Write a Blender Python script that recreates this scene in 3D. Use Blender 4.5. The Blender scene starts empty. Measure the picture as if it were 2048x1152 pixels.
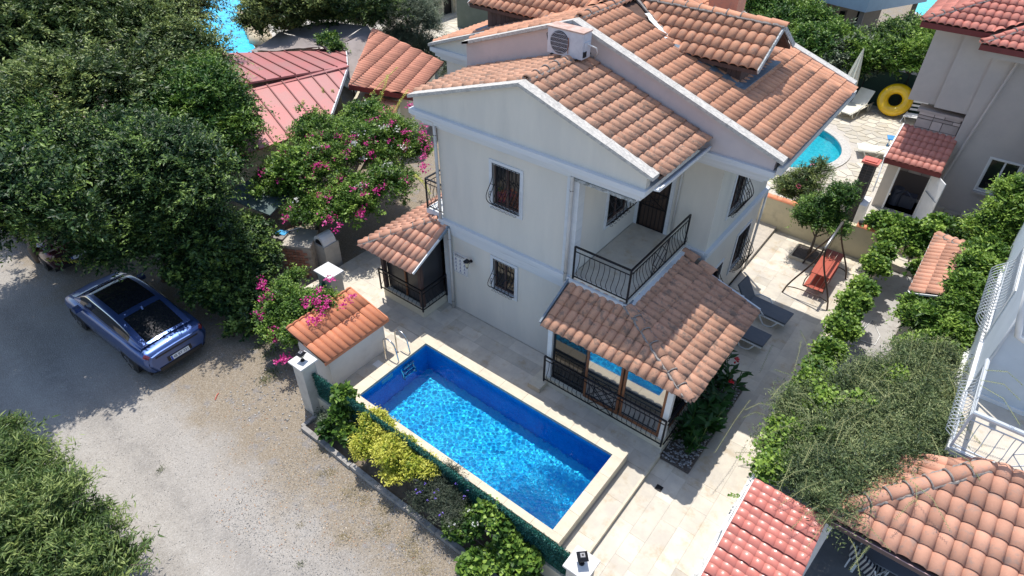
import bpy, bmesh, math, random
import numpy as np
from mathutils import Vector, Matrix

SC = bpy.context.scene
COL = SC.collection
# ------------------------------------------------------------------ camera
FPX = 1271.2                       # focal length in pixels of a 2048 px wide frame
def _rod(r):
    r = np.array(r); th = np.linalg.norm(r); k = r/th
    K = np.array([[0,-k[2],k[1]],[k[2],0,-k[0]],[-k[1],k[0],0]])
    return np.eye(3)+math.sin(th)*K+(1-math.cos(th))*K@K
WC = _rod([2.14458533, 0.74209078, -0.34506127])   # world -> camera (x right, y down, z forward)
CAM = np.array([0.0, 0.0, 13.0])
cd = bpy.data.cameras.new('camera'); cam = bpy.data.objects.new('camera', cd); COL.objects.link(cam)
cd.sensor_width = 36; cd.lens = FPX/2048*36; cd.clip_start = .1; cd.clip_end = 1500
cam.matrix_world = Matrix([[WC[0][0], -WC[1][0], -WC[2][0], CAM[0]],
                           [WC[0][1], -WC[1][1], -WC[2][1], CAM[1]],
                           [WC[0][2], -WC[1][2], -WC[2][2], CAM[2]], [0,0,0,1]])
SC.camera = cam
def P(px, py, z=0.0):
    "point of the place at height z seen at photo pixel (px,py)"
    d = WC.T@np.array([(px-1024)/FPX, (py-576)/FPX, 1.0]); t = (z-CAM[2])/d[2]
    return CAM+t*d
# ------------------------------------------------------------------ light
SUN = Vector((-.242, .188, 1)).normalized()
EL = math.asin(SUN.z)
w = bpy.data.worlds.new('World'); SC.world = w; w.use_nodes = True
sk = w.node_tree.nodes.new('ShaderNodeTexSky'); sk.sky_type = 'NISHITA'; sk.sun_disc = False
sk.sun_elevation = EL; sk.sun_rotation = math.atan2(SUN.x, SUN.y); sk.altitude = 50
bg = w.node_tree.nodes['Background']; bg.inputs[1].default_value = .15
w.node_tree.links.new(sk.outputs[0], bg.inputs[0])
sd = bpy.data.lights.new('sun', 'SUN'); so = bpy.data.objects.new('sun', sd); COL.objects.link(so)
sd.energy = 3.5; sd.angle = math.radians(.53); sd.color = (1, .955, .88)
so.rotation_euler = SUN.to_track_quat('Z', 'Y').to_euler(); so.location = (0, 0, 60)
sd.cycles.is_caustics_light = True
vs = SC.view_settings; vs.view_transform = 'Standard'; vs.look = 'None'; vs.exposure = 0.52; vs.gamma = 1; vs.use_curve_mapping = False

rnd = random.Random(7)
RG = np.random.default_rng(11)

# ------------------------------------------------------------------ materials
def lin(c):
    "srgb 0-255 triple or hex to linear"
    if isinstance(c, str): c = tuple(int(c[i:i+2], 16) for i in (0, 2, 4))
    return tuple((x/255/12.92 if x/255 <= .04045 else ((x/255+.055)/1.055)**2.4) for x in c)
class NT:
    def __init__(s, name):
        s.m = bpy.data.materials.new(name); s.m.use_nodes = True; s.t = s.m.node_tree
        s.p = s.t.nodes['Principled BSDF']; s.out = s.t.nodes['Material Output']
        s.geo = s.t.nodes.new('ShaderNodeNewGeometry')
    def n(s, kind, **kw):
        x = s.t.nodes.new('ShaderNode'+kind)
        for k, v in kw.items(): setattr(x, k, v)
        return x
    def l(s, a, b): s.t.links.new(a, b)
    def noise(s, scale, detail=4, rough=.6, stretch=None):
        x = s.n('TexNoise'); x.inputs['Scale'].default_value = scale; x.inputs['Detail'].default_value = detail; x.inputs['Roughness'].default_value = rough
        if stretch:
            mp = s.n('Mapping'); mp.inputs['Scale'].default_value = stretch; s.l(s.geo.outputs['Position'], mp.inputs[0]); s.l(mp.outputs[0], x.inputs['Vector'])
        else: s.l(s.geo.outputs['Position'], x.inputs['Vector'])
        return x.outputs['Fac']
    def ramp(s, f, a, b):
        x = s.n('MapRange'); x.interpolation_type = 'SMOOTHSTEP'
        x.inputs[1].default_value = a; x.inputs[2].default_value = b; s.l(f, x.inputs[0]); return x.outputs[0]
    def mix(s, f, a, b, blend='MIX'):
        x = s.n('Mix', data_type='RGBA', blend_type=blend)
        for i, v in ((0, f), (6, a), (7, b)):
            if isinstance(v, (int, float)): x.inputs[i].default_value = v
            elif isinstance(v, tuple): x.inputs[i].default_value = (*v[:3], 1)
            else: s.l(v, x.inputs[i])
        return x.outputs[2]
    def rgb(s, c): x = s.n('RGB'); x.outputs[0].default_value = (*c, 1); return x.outputs[0]
    def attr(s, name='rnd'): x = s.n('Attribute', attribute_name=name); return x.outputs['Fac']
    def math(s, op, a, b):
        x = s.n('Math', operation=op)
        for i, v in ((0, a), (1, b)):
            if isinstance(v, (int, float)): x.inputs[i].default_value = v
            else: s.l(v, x.inputs[i])
        return x.outputs[0]
    def bump(s, f, strength=.3, dist=.01):
        x = s.n('Bump'); x.inputs['Strength'].default_value = strength; x.inputs['Distance'].default_value = dist
        s.l(f, x.inputs['Height']); s.l(x.outputs[0], s.p.inputs['Normal']); return x
def mat(name, c, c2=None, scale=3.0, rough=.75, rvar=0, metal=0, bump=0, bscale=60, stain=None, sscale=1.2, sthr=(.5, .7), spec=.4, samt=.8, stretch=None, coat=0):
    s = NT(name); base = s.rgb(c)
    if c2 is not None:
        base = s.mix(s.ramp(s.noise(scale, 6, .65, stretch), .3, .7), base, c2)
    if stain is not None:
        f = s.ramp(s.noise(sscale, 8, .7, stretch), *sthr); f = s.math('MULTIPLY', f, samt); base = s.mix(f, base, stain)
    if rvar:
        v = s.n('MapRange'); v.inputs[3].default_value = 1-rvar; v.inputs[4].default_value = 1+rvar; s.l(s.attr(), v.inputs[0])
        h = s.n('HueSaturation'); s.l(base, h.inputs['Color']); s.l(v.outputs[0], h.inputs['Value']); base = h.outputs[0]
    s.l(base, s.p.inputs['Base Color']); s.p.inputs['Roughness'].default_value = rough; s.p.inputs['Metallic'].default_value = metal
    s.p.inputs['Specular IOR Level'].default_value = spec; s.p.inputs['Coat Weight'].default_value = coat
    s.p.inputs['Coat Roughness'].default_value = .05
    if bump: s.bump(s.noise(bscale, 6, .7, stretch), bump, .01)
    return s.m
def leafmat(name, dark, mid, light, trans=.22, rough=.45):
    s = NT(name); r = s.n('ValToRGB'); e = r.color_ramp.elements
    e[0].position = 0; e[0].color = (*dark, 1); e[1].position = 1; e[1].color = (*light, 1)
    q = e.new(.55); q.color = (*mid, 1)
    s.l(s.attr(), r.inputs[0]); s.l(r.outputs[0], s.p.inputs['Base Color']); s.p.inputs['Roughness'].default_value = rough
    s.p.inputs['Specular IOR Level'].default_value = .35
    t = s.n('BsdfTranslucent'); s.l(r.outputs[0], t.inputs[0]); m = s.n('MixShader'); m.inputs[0].default_value = trans
    s.l(s.p.outputs[0], m.inputs[1]); s.l(t.outputs[0], m.inputs[2]); s.l(m.outputs[0], s.out.inputs[0]); return s.m

WALL = mat('wall_plaster', (.70,.66,.585), (.63,.60,.54), 1.3, .85, bump=.12, bscale=90, stain=(.46,.445,.41), sscale=1.1, sthr=(.54,.8), samt=.55, stretch=(1,1,.22))
PINK = mat('pink_plaster', (.60,.52,.505), (.52,.46,.45), 1.0, .85, bump=.12, bscale=90, stain=(.30,.31,.34), sscale=1.4, sthr=(.56,.8), samt=.5)
TRIM = mat('trim_paint', (.67,.685,.70), (.60,.625,.65), 2, .7, stain=(.33,.36,.38), sscale=2.2, sthr=(.56,.75), samt=.6, stretch=(.3,.3,6))
DIRTY = mat('mossy_trim', (.55,.57,.58), (.30,.32,.31), 9, .9, stain=(.12,.13,.12), sscale=14, sthr=(.5,.6), samt=.7, bump=.4, bscale=60)
MARBLE = mat('coping_stone', (.60,.57,.52), (.40,.385,.36), 16, .8, stain=(.26,.25,.24), sscale=30, sthr=(.5,.62), samt=.6, bump=.2, bscale=80, stretch=(.5,1,1))
TILE = mat('terracotta', (.58,.285,.170), (.50,.245,.15), 5, .85, .17, bump=.3, bscale=70, stain=(.25,.19,.155), sscale=6, sthr=(.52,.68), samt=.6)
TILE_OLD = mat('weathered_terracotta', (.58,.315,.205), (.48,.26,.17), 5, .9, .17, bump=.5, bscale=70, stain=(.20,.15,.12), sscale=5.5, sthr=(.50,.62), samt=.75)
TILE_NEW = mat('new_terracotta', (.66,.25,.125), (.58,.22,.12), 8, .7, .12, bump=.15, bscale=60, stain=(.36,.17,.12), sscale=9, sthr=(.6,.75), samt=.5)
TILE_RED = mat('red_painted_tile', (.60,.16,.115), (.52,.14,.11), 5, .5, .10, bump=.1, bscale=50, stain=(.72,.42,.35), sscale=6, sthr=(.62,.72), samt=.35)
TILE_PINK = mat('pale_terracotta', (.62,.32,.215), (.54,.275,.185), 4, .85, .2, bump=.4, bscale=60, stain=(.34,.26,.22), sscale=6, sthr=(.52,.66), samt=.6)
MORTAR = mat('mortar', (.34,.31,.28), (.20,.18,.17), 18, .95, bump=.8, bscale=40)
DECK = mat('roof_underlay', (.13,.075,.055), (.08,.05,.04), 5, .9)
IRON = mat('black_iron', (.018,.018,.022), None, rough=.45, metal=.4)
GLASS = mat('window_glass', (.016,.018,.02), None, rough=.03, spec=.6)
REFL = mat('reflective_glass', (.02,.03,.04), None, rough=.02, spec=1, coat=1); REFL.node_tree.nodes['Principled BSDF'].inputs['Coat IOR'].default_value = 4.5
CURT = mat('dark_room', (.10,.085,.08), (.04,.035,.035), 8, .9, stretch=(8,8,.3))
WOOD = mat('brown_timber', (.30,.125,.055), (.19,.075,.035), 12, .55, stretch=(1,1,.15))
DWOOD = mat('dark_timber_cladding', (.11,.065,.055), (.07,.045,.04), 8, .8, rvar=.25, stretch=(3,3,.3))
WHITE = mat('white_paint', (.78,.78,.77), (.70,.70,.69), 4, .5)
CREAM = mat('cream_plaster', (.66,.61,.48), (.58,.54,.43), 2, .85, stain=(.36,.34,.28), sscale=1.6, sthr=(.55,.75), samt=.5, bump=.12)
PIPE = mat('pvc_pipe', (.60,.585,.56), (.50,.49,.47), 3, .5)
LEAD = mat('lead_flashing', (.20,.25,.30), (.13,.16,.19), 8, .6)
TRAV = mat('travertine', (.60,.545,.45), (.49,.445,.38), 2.2, .65, .15, bump=.2, bscale=40, stain=(.44,.34,.22), sscale=2.3, sthr=(.50,.70), samt=.75)
TRAVC = mat('travertine_coping', (.62,.55,.42), (.53,.465,.36), 7, .6, .05, bump=.15, bscale=60, stretch=(.6,1,1), stain=(.50,.43,.33), sscale=9, sthr=(.55,.7), samt=.5)
GROUT = mat('grout', (.47,.42,.35), (.38,.34,.29), 6, .95)
STEEL = mat('polished_steel', (.72,.70,.66), None, rough=.18, metal=1)
PLASTIC = mat('white_plastic', (.80,.80,.79), None, rough=.35)
IVORY = mat('ivory_plastic', (.78,.75,.64), (.72,.69,.58), 4, .4)

# ------------------------------------------------------------------ mesh helpers
class MB:
    def __init__(s): s.v = []; s.f = []; s.r = []; s.cur = .5
    def add(s, vs, fs, r=None):
        k = len(s.v); s.v += [tuple(map(float, v)) for v in vs]; s.f += [tuple(i+k for i in f) for f in fs]
        s.r += [s.cur if r is None else r]*len(vs)
    def box(s, x0, x1, y0, y1, z0, z1, r=None):
        s.add([(x,y,z) for x in (x0,x1) for y in (y0,y1) for z in (z0,z1)],
              [(0,1,3,2),(4,6,7,5),(0,4,5,1),(2,3,7,6),(0,2,6,4),(1,5,7,3)], r); return s
    def obox(s, c, X, Y, Z, r=None):
        "box by centre and three half vectors"
        c, X, Y, Z = (np.array(a, float) for a in (c, X, Y, Z))
        s.add([c+a*X+b*Y+d*Z for a in (-1,1) for b in (-1,1) for d in (-1,1)],
              [(0,1,3,2),(4,6,7,5),(0,4,5,1),(2,3,7,6),(0,2,6,4),(1,5,7,3)], r); return s
    def bar(s, a, b, w, h, up=(0,0,1), r=None):
        a, b = np.array(a, float), np.array(b, float); d = b-a; L = np.linalg.norm(d); d = d/L
        u = np.array(up, float); sd_ = np.cross(d, u); n = np.linalg.norm(sd_)
        if n < 1e-6: sd_ = np.cross(d, (1,0,0)); n = np.linalg.norm(sd_)
        sd_ /= n; u = np.cross(sd_, d)
        return s.obox((a+b)/2, d*L/2, sd_*w/2, u*h/2, r)
    def prism(s, poly, off, r=None):
        "polygon extruded by vector off"
        n = len(poly); p = [np.array(q, float) for q in poly]; o = np.array(off, float)
        s.add(p+[q+o for q in p], [tuple(range(n))[::-1], tuple(range(n, 2*n))]+[(i, (i+1) % n, n+(i+1) % n, n+i) for i in range(n)], r); return s
    def tube(s, path, rad, n=6, cap=True, r=None):
        p = [np.array(q, float) for q in path]; m = len(p); rr = rad if isinstance(rad, (list, tuple)) else [rad]*m
        T = []
        for i in range(m):
            d = p[min(i+1, m-1)]-p[max(i-1, 0)]; T.append(d/(np.linalg.norm(d)+1e-9))
        ref = np.array((0,0,1.)) if abs(T[0][2]) < .9 else np.array((1.,0,0)); u = np.cross(T[0], ref); u /= np.linalg.norm(u)
        vs_ = []
        for i in range(m):
            u = u-T[i]*(u@T[i]); u /= (np.linalg.norm(u)+1e-9); v = np.cross(T[i], u)
            vs_ += [p[i]+rr[i]*(math.cos(a)*u+math.sin(a)*v) for a in (2*math.pi*j/n for j in range(n))]
        fs = [(i*n+j, i*n+(j+1) % n, (i+1)*n+(j+1) % n, (i+1)*n+j) for i in range(m-1) for j in range(n)]
        if cap: fs += [tuple(range(n))[::-1], tuple((m-1)*n+j for j in range(n))]
        s.add(vs_, fs, r); return s
    def cyl(s, a, b, r0, r1=None, n=14): return s.tube([a, b], [r0, r0 if r1 is None else r1], n)
    def disc(s, c, rad, n=24, inner=0, z=None):
        c = np.array(c, float)
        o = [c+(rad*math.cos(2*math.pi*k/n), rad*math.sin(2*math.pi*k/n), 0) for k in range(n)]
        if inner:
            i_ = [c+(inner*math.cos(2*math.pi*k/n), inner*math.sin(2*math.pi*k/n), 0) for k in range(n)]
            s.add(o+i_, [(k, (k+1) % n, n+(k+1) % n, n+k) for k in range(n)])
        else: s.add(o, [tuple(range(n))])
        return s
    def mesh(s, name, org=(0,0,0), smooth=False):
        m = bpy.data.meshes.new(name); o = np.array(org, float)
        v = (np.array(s.v)-o).tolist() if s.v else []
        m.from_pydata(v, [], s.f)
        a = m.attributes.new('rnd', 'FLOAT', 'POINT'); a.data.foreach_set('value', s.r)
        if smooth: m.polygons.foreach_set('use_smooth', [True]*len(m.polygons))
        m.update(); return m

ORG = {}
def root_of(o):
    while o.parent: o = o.parent
    return o
def tag(o, label=None, cat=None, group=None, kind=None):
    if label: o['label'] = label
    if cat: o['category'] = cat
    if group: o['group'] = group
    if kind: o['kind'] = kind
    return o
def thing(name, label, cat, loc=(0,0,0), group=None, local=False):
    "an Empty; parts are written in world coordinates unless local"
    e = bpy.data.objects.new(name, None); COL.objects.link(e); e.location = loc; e.empty_display_size = .2
    ORG[e.name] = (0,0,0) if local else tuple(loc)
    return tag(e, label, cat, group)
def part(mb, name, m, parent=None, smooth=False, kind=None, label=None):
    org = ORG[root_of(parent).name] if parent is not None else (0,0,0)
    me = mb if isinstance(mb, bpy.types.Mesh) else mb.mesh(name, org, smooth)
    if len(me.materials) == 0: me.materials.append(m)
    o = bpy.data.objects.new(name, me); COL.objects.link(o)
    if parent is not None: o.parent = parent
    if kind: o['kind'] = kind
    if label: o['label'] = label
    return o
def struct(mb, name, m, smooth=False):
    o = part(mb, name, m, None, smooth); o['kind'] = 'structure'; return o
def children(o): return [c for c in bpy.data.objects if c.parent == o]
def dup(root, loc, rz=0, label=None, group=None):
    r = root.copy(); COL.objects.link(r); r.location = loc; r.rotation_euler = (0,0,rz); ORG[r.name] = (0,0,0)
    if label: r['label'] = label
    if group: r['group'] = group
    for c in children(root):
        d = c.copy(); COL.objects.link(d); d.parent = r
        for g in children(c):
            h = g.copy(); COL.objects.link(h); h.parent = d
    return r
def pieces(name, meshes, mats, parent, xf, limit=300, m=None):
    """many alike pieces: the `limit` nearest the camera as objects, the rest joined as one stuff part.
    xf: list of (Matrix world, mesh index or own mesh)"""
    org = Vector(ORG[root_of(parent).name]) if parent is not None and parent.name and root_of(parent).name in ORG else Vector((0,0,0))
    xf = sorted(xf, key=lambda t: (t[0].translation-Vector(CAM)).length + (t[2] if len(t) > 2 else 0))
    for t in xf[:limit]:
        me = meshes[t[1]] if isinstance(t[1], int) else t[1]
        o = bpy.data.objects.new(name, me); COL.objects.link(o); o.parent = parent
        o.matrix_local = Matrix.Translation(-org)@t[0]
    rest = xf[limit:]
    if rest:
        V = []; F = []; R = []; k = 0; cache = {}
        for t in rest:
            me = meshes[t[1]] if isinstance(t[1], int) else t[1]
            if me.name not in cache:
                v = np.zeros(len(me.vertices)*3); me.vertices.foreach_get('co', v)
                a = np.zeros(len(me.vertices)); me.attributes['rnd'].data.foreach_get('value', a)
                cache[me.name] = (v.reshape(-1,3), [tuple(p.vertices) for p in me.polygons], a)
            v, f, a = cache[me.name]; M = np.array(t[0]); vv = v@M[:3,:3].T+M[:3,3]-np.array(org)
            V.append(vv); F += [tuple(i+k for i in q) for q in f]; R.append(a); k += len(v)
        me = bpy.data.meshes.new(name+'_field'); me.from_pydata(np.concatenate(V).tolist(), [], F)
        a = me.attributes.new('rnd', 'FLOAT', 'POINT'); a.data.foreach_set('value', np.concatenate(R)); me.materials.append(mats)
        if m == 'smooth': me.polygons.foreach_set('use_smooth', [True]*len(me.polygons))
        o = bpy.data.objects.new(name+'_field', me); COL.objects.link(o); o.parent = parent; o['kind'] = 'stuff'

# ------------------------------------------------------------------ roof tiles
TW, TH = .222, .36
PROF = [(0,-.010),(.05,.002),(.17,.034),(.33,.058),(.52,.066),(.70,.058),(.84,.036),(.94,.008),(.985,-.012)]
def tile_mesh(name, m, w=TW, h=TH, r=.5, s=1.0, flat=False):
    s *= .88; mb = MB(); n = len(PROF); L = h*1.14; vs_ = []
    for (y, dz) in ((0, .044*s), (L, .002)):
        for (x, z) in PROF: vs_.append((x*w*1.02-w*.51, y, z*s+dz))
    for (x, z) in PROF: vs_.append((x*w*1.02-w*.51, 0.004, z*s+.044*s-.014))
    f = [(i, i+1, n+i+1, n+i) for i in range(n-1)]+[(2*n+i, 2*n+i+1, i+1, i) for i in range(n-1)]
    mb.add(vs_, f, r); me = mb.mesh(name); me.materials.append(m)
    me.polygons.foreach_set('use_smooth', [i < n-1 for i in range(len(me.polygons))])
    return me
TSETS = {}
def tileset(m, w=TW, h=TH, s=1.0):
    k = (m.name, w, h, s)
    if k not in TSETS: TSETS[k] = [tile_mesh('tile', m, w, h, r=(i+.5)/9, s=s) for i in range(9)]
    return TSETS[k]
def clip_tile(me, M, planes):
    bm = bmesh.new(); bm.from_mesh(me); bmesh.ops.transform(bm, matrix=M, verts=bm.verts)
    for co, no in planes:
        g = bm.verts[:]+bm.edges[:]+bm.faces[:]
        bmesh.ops.bisect_plane(bm, geom=g, plane_co=co, plane_no=no, clear_outer=True)
    if not bm.faces: bm.free(); return None
    bmesh.ops.transform(bm, matrix=M.inverted(), verts=bm.verts)
    out = bpy.data.meshes.new('tile'); bm.to_mesh(out); bm.free(); out.materials.append(me.materials[0]); return out
def tiles(poly, m, w=TW, h=TH, s=1.0, skip=None, jit=.006, far=0, lift=.012):
    """tiles over a planar convex polygon; poly[0]->poly[1] is the eave, seen from outside left to right"""
    p = [Vector(q) for q in poly]; U = (p[1]-p[0]).normalized(); N = Vector((0,0,0))
    for q in p[2:]:
        N = U.cross(q-p[0])
        if N.length > .01: break
    N.normalize()
    if N.z < 0: N = -N
    V = N.cross(U)
    if V.dot(p[2]-p[0]) < 0: V = -V; U = -U
    us = [(q-p[0]).dot(U) for q in p]; vs_ = [(q-p[0]).dot(V) for q in p]
    c = sum(p, Vector())/len(p); pl = []
    for i in range(len(p)):
        a, b = p[i], p[(i+1) % len(p)]; e = b-a
        if i == 0: continue
        no = e.cross(N).normalized()
        if (c-a).dot(no) > 0: no = -no
        pl.append((a, no))
    ts = tileset(m, w, h, s); out = []
    u0, u1 = min(us), max(us); nu = max(1, round((u1-u0)/w)); wu = (u1-u0)/nu; nv = int(max(vs_)/h)+2
    for j in range(nv):
        for i in range(nu):
            uc = u0+(i+.5)*wu; vc = j*h-.05
            c0 = [p[0]+U*(uc+a*wu*.5)+V*(vc+b*h) for a in (-1,1) for b in (0.02,1.1)]
            viol = [k for k in pl if any((q-k[0]).dot(k[1]) > .015 for q in c0)]
            if any(all((q-k[0]).dot(k[1]) > -.01 for q in c0) for k in viol): continue
            o = p[0]+U*uc+V*vc
            if skip and skip(o+V*h*.5): continue
            ang = rnd.gauss(0, jit); Ur = (U*math.cos(ang)+V*math.sin(ang)); Vr = N.cross(Ur)
            o = o+N*(lift+rnd.gauss(0, .0015))+V*rnd.gauss(0, .004)
            M = Matrix([[Ur.x*wu/w, Vr.x, N.x, o.x],[Ur.y*wu/w, Vr.y, N.y, o.y],[Ur.z*wu/w, Vr.z, N.z, o.z],[0,0,0,1]])
            k = min(8, max(0, int(rnd.gauss(4.5, 2.2))))
            if viol:
                me = clip_tile(ts[k], M, viol)
                if me: out.append((M, me, far))
            else: out.append((M, k, far))
    return out, ts
def ridge_mesh(name, m, r=.5, rad=.10, L=.40):
    mb = MB(); n = 8; vs_ = []
    for (y, k, dz) in ((0, 1.12, .012), (L, .95, 0)):
        for i in range(n+1):
            a = math.pi*i/n; vs_.append((-math.cos(a)*rad*k, y, math.sin(a)*rad*k*.8+dz))
    f = [(i, i+1, n+2+i, n+1+i) for i in range(n)]
    for i in range(n+1):
        a = math.pi*i/n; vs_.append((-math.cos(a)*rad*1.0, 0.0, math.sin(a)*rad*.66+.005))
    f += [(2*n+2+i, 2*n+3+i, i+1, i) for i in range(n)]
    mb.add(vs_, f, r); me = mb.mesh(name); me.materials.append(m); me.polygons.foreach_set('use_smooth', [i < n for i in range(len(me.polygons))]); return me
RSETS = {}
def ridge(a, b, m, rad=.10, mortar=None, step=.36, parent=None):
    "ridge tiles from low end a to high end b plus mortar lumps"
    a, b = Vector(a), Vector(b); d = b-a; L = d.length; d.normalize(); n = max(1, round(L/step)); st = L/n
    k = (m.name, rad)
    if k not in RSETS: RSETS[k] = [ridge_mesh('ridge_tile', m, (i+.5)/5, rad) for i in range(5)]
    X = d.cross(Vector((0,0,1))).normalized(); Z = X.cross(d); out = []
    mo = MB()
    for i in range(n):
        o = a+d*(i*st)
        M = Matrix([[X.x, d.x*st/step*1.02, Z.x, o.x],[X.y, d.y*st/step*1.02, Z.y, o.y],[X.z, d.z*st/step*1.02, Z.z, o.z],[0,0,0,1]])
        out.append((M, RSETS[k][rnd.randrange(5)], 0))
    # mortar bed as a lumpy strip on both sides
    nb = int(L/.06)
    for sd_ in (-1, 1):
        pth = [a+d*(L*i/nb)+X*sd_*(rad*1.0+rnd.gauss(0,.012))+Z*(.004+rnd.gauss(0,.006)) for i in range(nb+1)]
        mo.tube([tuple(q) for q in pth], [.022+.014*rnd.random() for _ in pth], 5)
    for i in range(1, n):
        o = a+d*(i*st); pts = [tuple(o+X*(-math.cos(t)*rad*1.13)+Z*(math.sin(t)*rad*.93+.012)) for t in np.linspace(0, math.pi, 8)]
        if rnd.random() < .75: mo.tube(pts, [.008+.012*rnd.random() for _ in pts], 5)
    return out, mo
# ================================================================== ground
def rects_minus(r, holes):
    out = [r]
    for h in holes:
        nx = []
        for (x0,x1,y0,y1) in out:
            a,b,c,d = max(x0,h[0]),min(x1,h[1]),max(y0,h[2]),min(y1,h[3])
            if a >= b or c >= d: nx.append((x0,x1,y0,y1)); continue
            if x0 < a: nx.append((x0,a,y0,y1))
            if b < x1: nx.append((b,x1,y0,y1))
            if y0 < c: nx.append((a,b,y0,c))
            if d < y1: nx.append((a,b,d,y1))
        out = nx
    return out
GZ = -.30
def ground_mat():
    s = NT('gravel_street'); n1 = s.noise(1.1, 8, .65); n2 = s.noise(34, 5, .75); n3 = s.noise(.35, 4, .5)
    v = s.n('TexVoronoi'); v.inputs['Scale'].default_value = 42; s.l(s.geo.outputs['Position'], v.inputs['Vector'])
    sep = s.n('SeparateColor'); s.l(v.outputs['Color'], sep.inputs[0])
    base = s.mix(s.ramp(n1, .3, .7), (.285,.262,.235), (.345,.315,.28))
    base = s.mix(s.math('MULTIPLY', s.ramp(n3, .38, .66), .6), base, (.37,.345,.315))
    # earthy verge near the garden wall, worn wheel tracks along the street
    sx = s.n('SeparateXYZ'); s.l(s.geo.outputs['Position'], sx.inputs[0])
    yw = s.math('ADD', sx.outputs[1], s.math('MULTIPLY', n3, 1.2))
    for yc, col, am in ((2.75, (.235,.218,.20), .55), (1.15, (.235,.218,.20), .45), (1.95, (.42,.395,.36), .5), (.1, (.42,.37,.31), .6)):
        d_ = s.math('ABSOLUTE', s.math('SUBTRACT', yw, yc), 0); base = s.mix(s.math('MULTIPLY', s.math('MULTIPLY', s.ramp(d_, .38, .05), s.ramp(s.noise(3,4,.6), .3, .6)), am), base, col)
    ym = s.math('ADD', sx.outputs[1], s.math('MULTIPLY', n1, 2.6))
    dirt = s.ramp(ym, 4.3, 5.4)
    dc = s.mix(s.ramp(n2, .35, .7), (.19,.15,.105), (.33,.275,.205))
    base = s.mix(s.math('MULTIPLY', dirt, .95), base, dc)
    gm = s.math('MULTIPLY', s.ramp(s.noise(2.3, 6, .7), .52, .66), s.ramp(ym, 4.4, 5.2))
    base = s.mix(s.math('MULTIPLY', gm, .55), base, (.20,.20,.215))
    base = s.mix(s.math('MULTIPLY', s.ramp(sep.outputs[0], .0, 1.), .28), base, s.mix(.5, base, s.mix(s.ramp(sep.outputs[1], .3, .7), (.10,.10,.10), (.75,.72,.68))))
    base = s.mix(s.math('MULTIPLY', s.ramp(n2, .56, .78), .34), base, (.15,.14,.13))
    base = s.mix(s.math('MULTIPLY', s.ramp(s.noise(17, 3, .8), .60, .75), .35), base, (.62,.60,.56))
    s.l(base, s.p.inputs['Base Color']); s.p.inputs['Roughness'].default_value = .92; s.p.inputs['Specular IOR Level'].default_value = .2
    hh = s.math('ADD', s.math('MULTIPLY', v.outputs['Distance'], -.6), n2); s.bump(hh, .55, .02); return s.m
GRAVEL = ground_mat()
POOL = (-10.0, -3.8, 6.48, 8.98)
RP = (-6.95, 29.2, 2.75)                                  # round pool of the neighbour
holes = [(-10.11,-3.69,6.37,9.09), (RP[0]-3, RP[0]+3, RP[1]-3, RP[1]+3)]
g = MB()
for r in rects_minus((-260,260,-90,420), holes):
    g.add([(r[0],r[2],GZ),(r[1],r[2],GZ),(r[1],r[3],GZ),(r[0],r[3],GZ)], [(0,1,2,3)])
struct(g, 'ground', GRAVEL)
# lawn/earth strip beyond (behind the houses)
EARTH = mat('dry_earth', (.23,.19,.14), (.33,.28,.21), 2.2, .95, bump=.6, bscale=30, stain=(.12,.13,.07), sscale=3, sthr=(.5,.7))

# ------------------------------------------------------------------ travertine terrace
def pavers(x0, x1, y0, y1, z, parent, along='y', w=.42, skip=None, th=.03):
    out = []; n = max(1, round((x1-x0)/w)) if along == 'y' else max(1, round((y1-y0)/w))
    lo, hi = (y0, y1) if along == 'y' else (x0, x1); wu = ((x1-x0) if along == 'y' else (y1-y0))/n
    for i in range(n):
        c = lo-rnd.random()*.5
        while c < hi:
            L = rnd.choice((.42,.62,.84,.84,1.2,1.5)); a, b = max(c, lo), min(c+L, hi); c += L
            if b-a < .05: continue
            g_ = .0018
            if along == 'y': bx = (x0+i*wu+g_, x0+(i+1)*wu-g_, a+g_, b-g_)
            else: bx = (a+g_, b-g_, y0+i*wu+g_, y0+(i+1)*wu-g_)
            cx, cy = (bx[0]+bx[1])/2, (bx[2]+bx[3])/2
            if skip and skip(cx, cy): continue
            mb = MB(); hx, hy = (bx[1]-bx[0])/2, (bx[3]-bx[2])/2; zt = rnd.uniform(-.0015,.0015)
            mb.box(-hx, hx, -hy, hy, -th, 0, min(1, max(0, rnd.gauss(.5,.3))))
            me = mb.mesh('paver'); me.materials.append(TRAV)
            out.append((Matrix.Translation((cx, cy, z+zt)), me))
    return out
tb = MB()
for r in rects_minus((-17.5,-3.0,6.2,22.0), [(-10.11,-3.69,6.37,9.09),(-4.4,-3.0,14.0,22.1),(-17.6,-12.4,6.1,8.6),(-17.6,-15.2,8.5,22.1)]): tb.box(r[0],r[1],r[2],r[3],GZ+.01,-.012)
terr = struct(tb, 'terrace_floor', GROUT)
inpool = lambda x,y: (-10.3 < x < -3.52 and 6.3 < y < 9.28)
pv = pavers(-12.4,-10.35,6.3,9.3,0,terr,'x') + pavers(-10.3,-3.0,9.29,11.0,0,terr,'x',.43) + pavers(-15.2,-10.3,9.32,13.0,0,terr,'x') + pavers(-15.2,-12.4,8.62,9.3,0,terr,'x') + \
     pavers(-3.5,-3.02,6.2,9.28,0,terr,'y',.46)
pieces('paver', [], TRAV, terr, pv, 300)
lb = MB(); lb.box(-3.0,-.98,3.2,22.0,GZ+.01,-.162); lb.box(-4.4,-3.0,14.0,22.0,GZ+.012,-.161)
low = struct(lb, 'lower_terrace_floor', GROUT)
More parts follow.
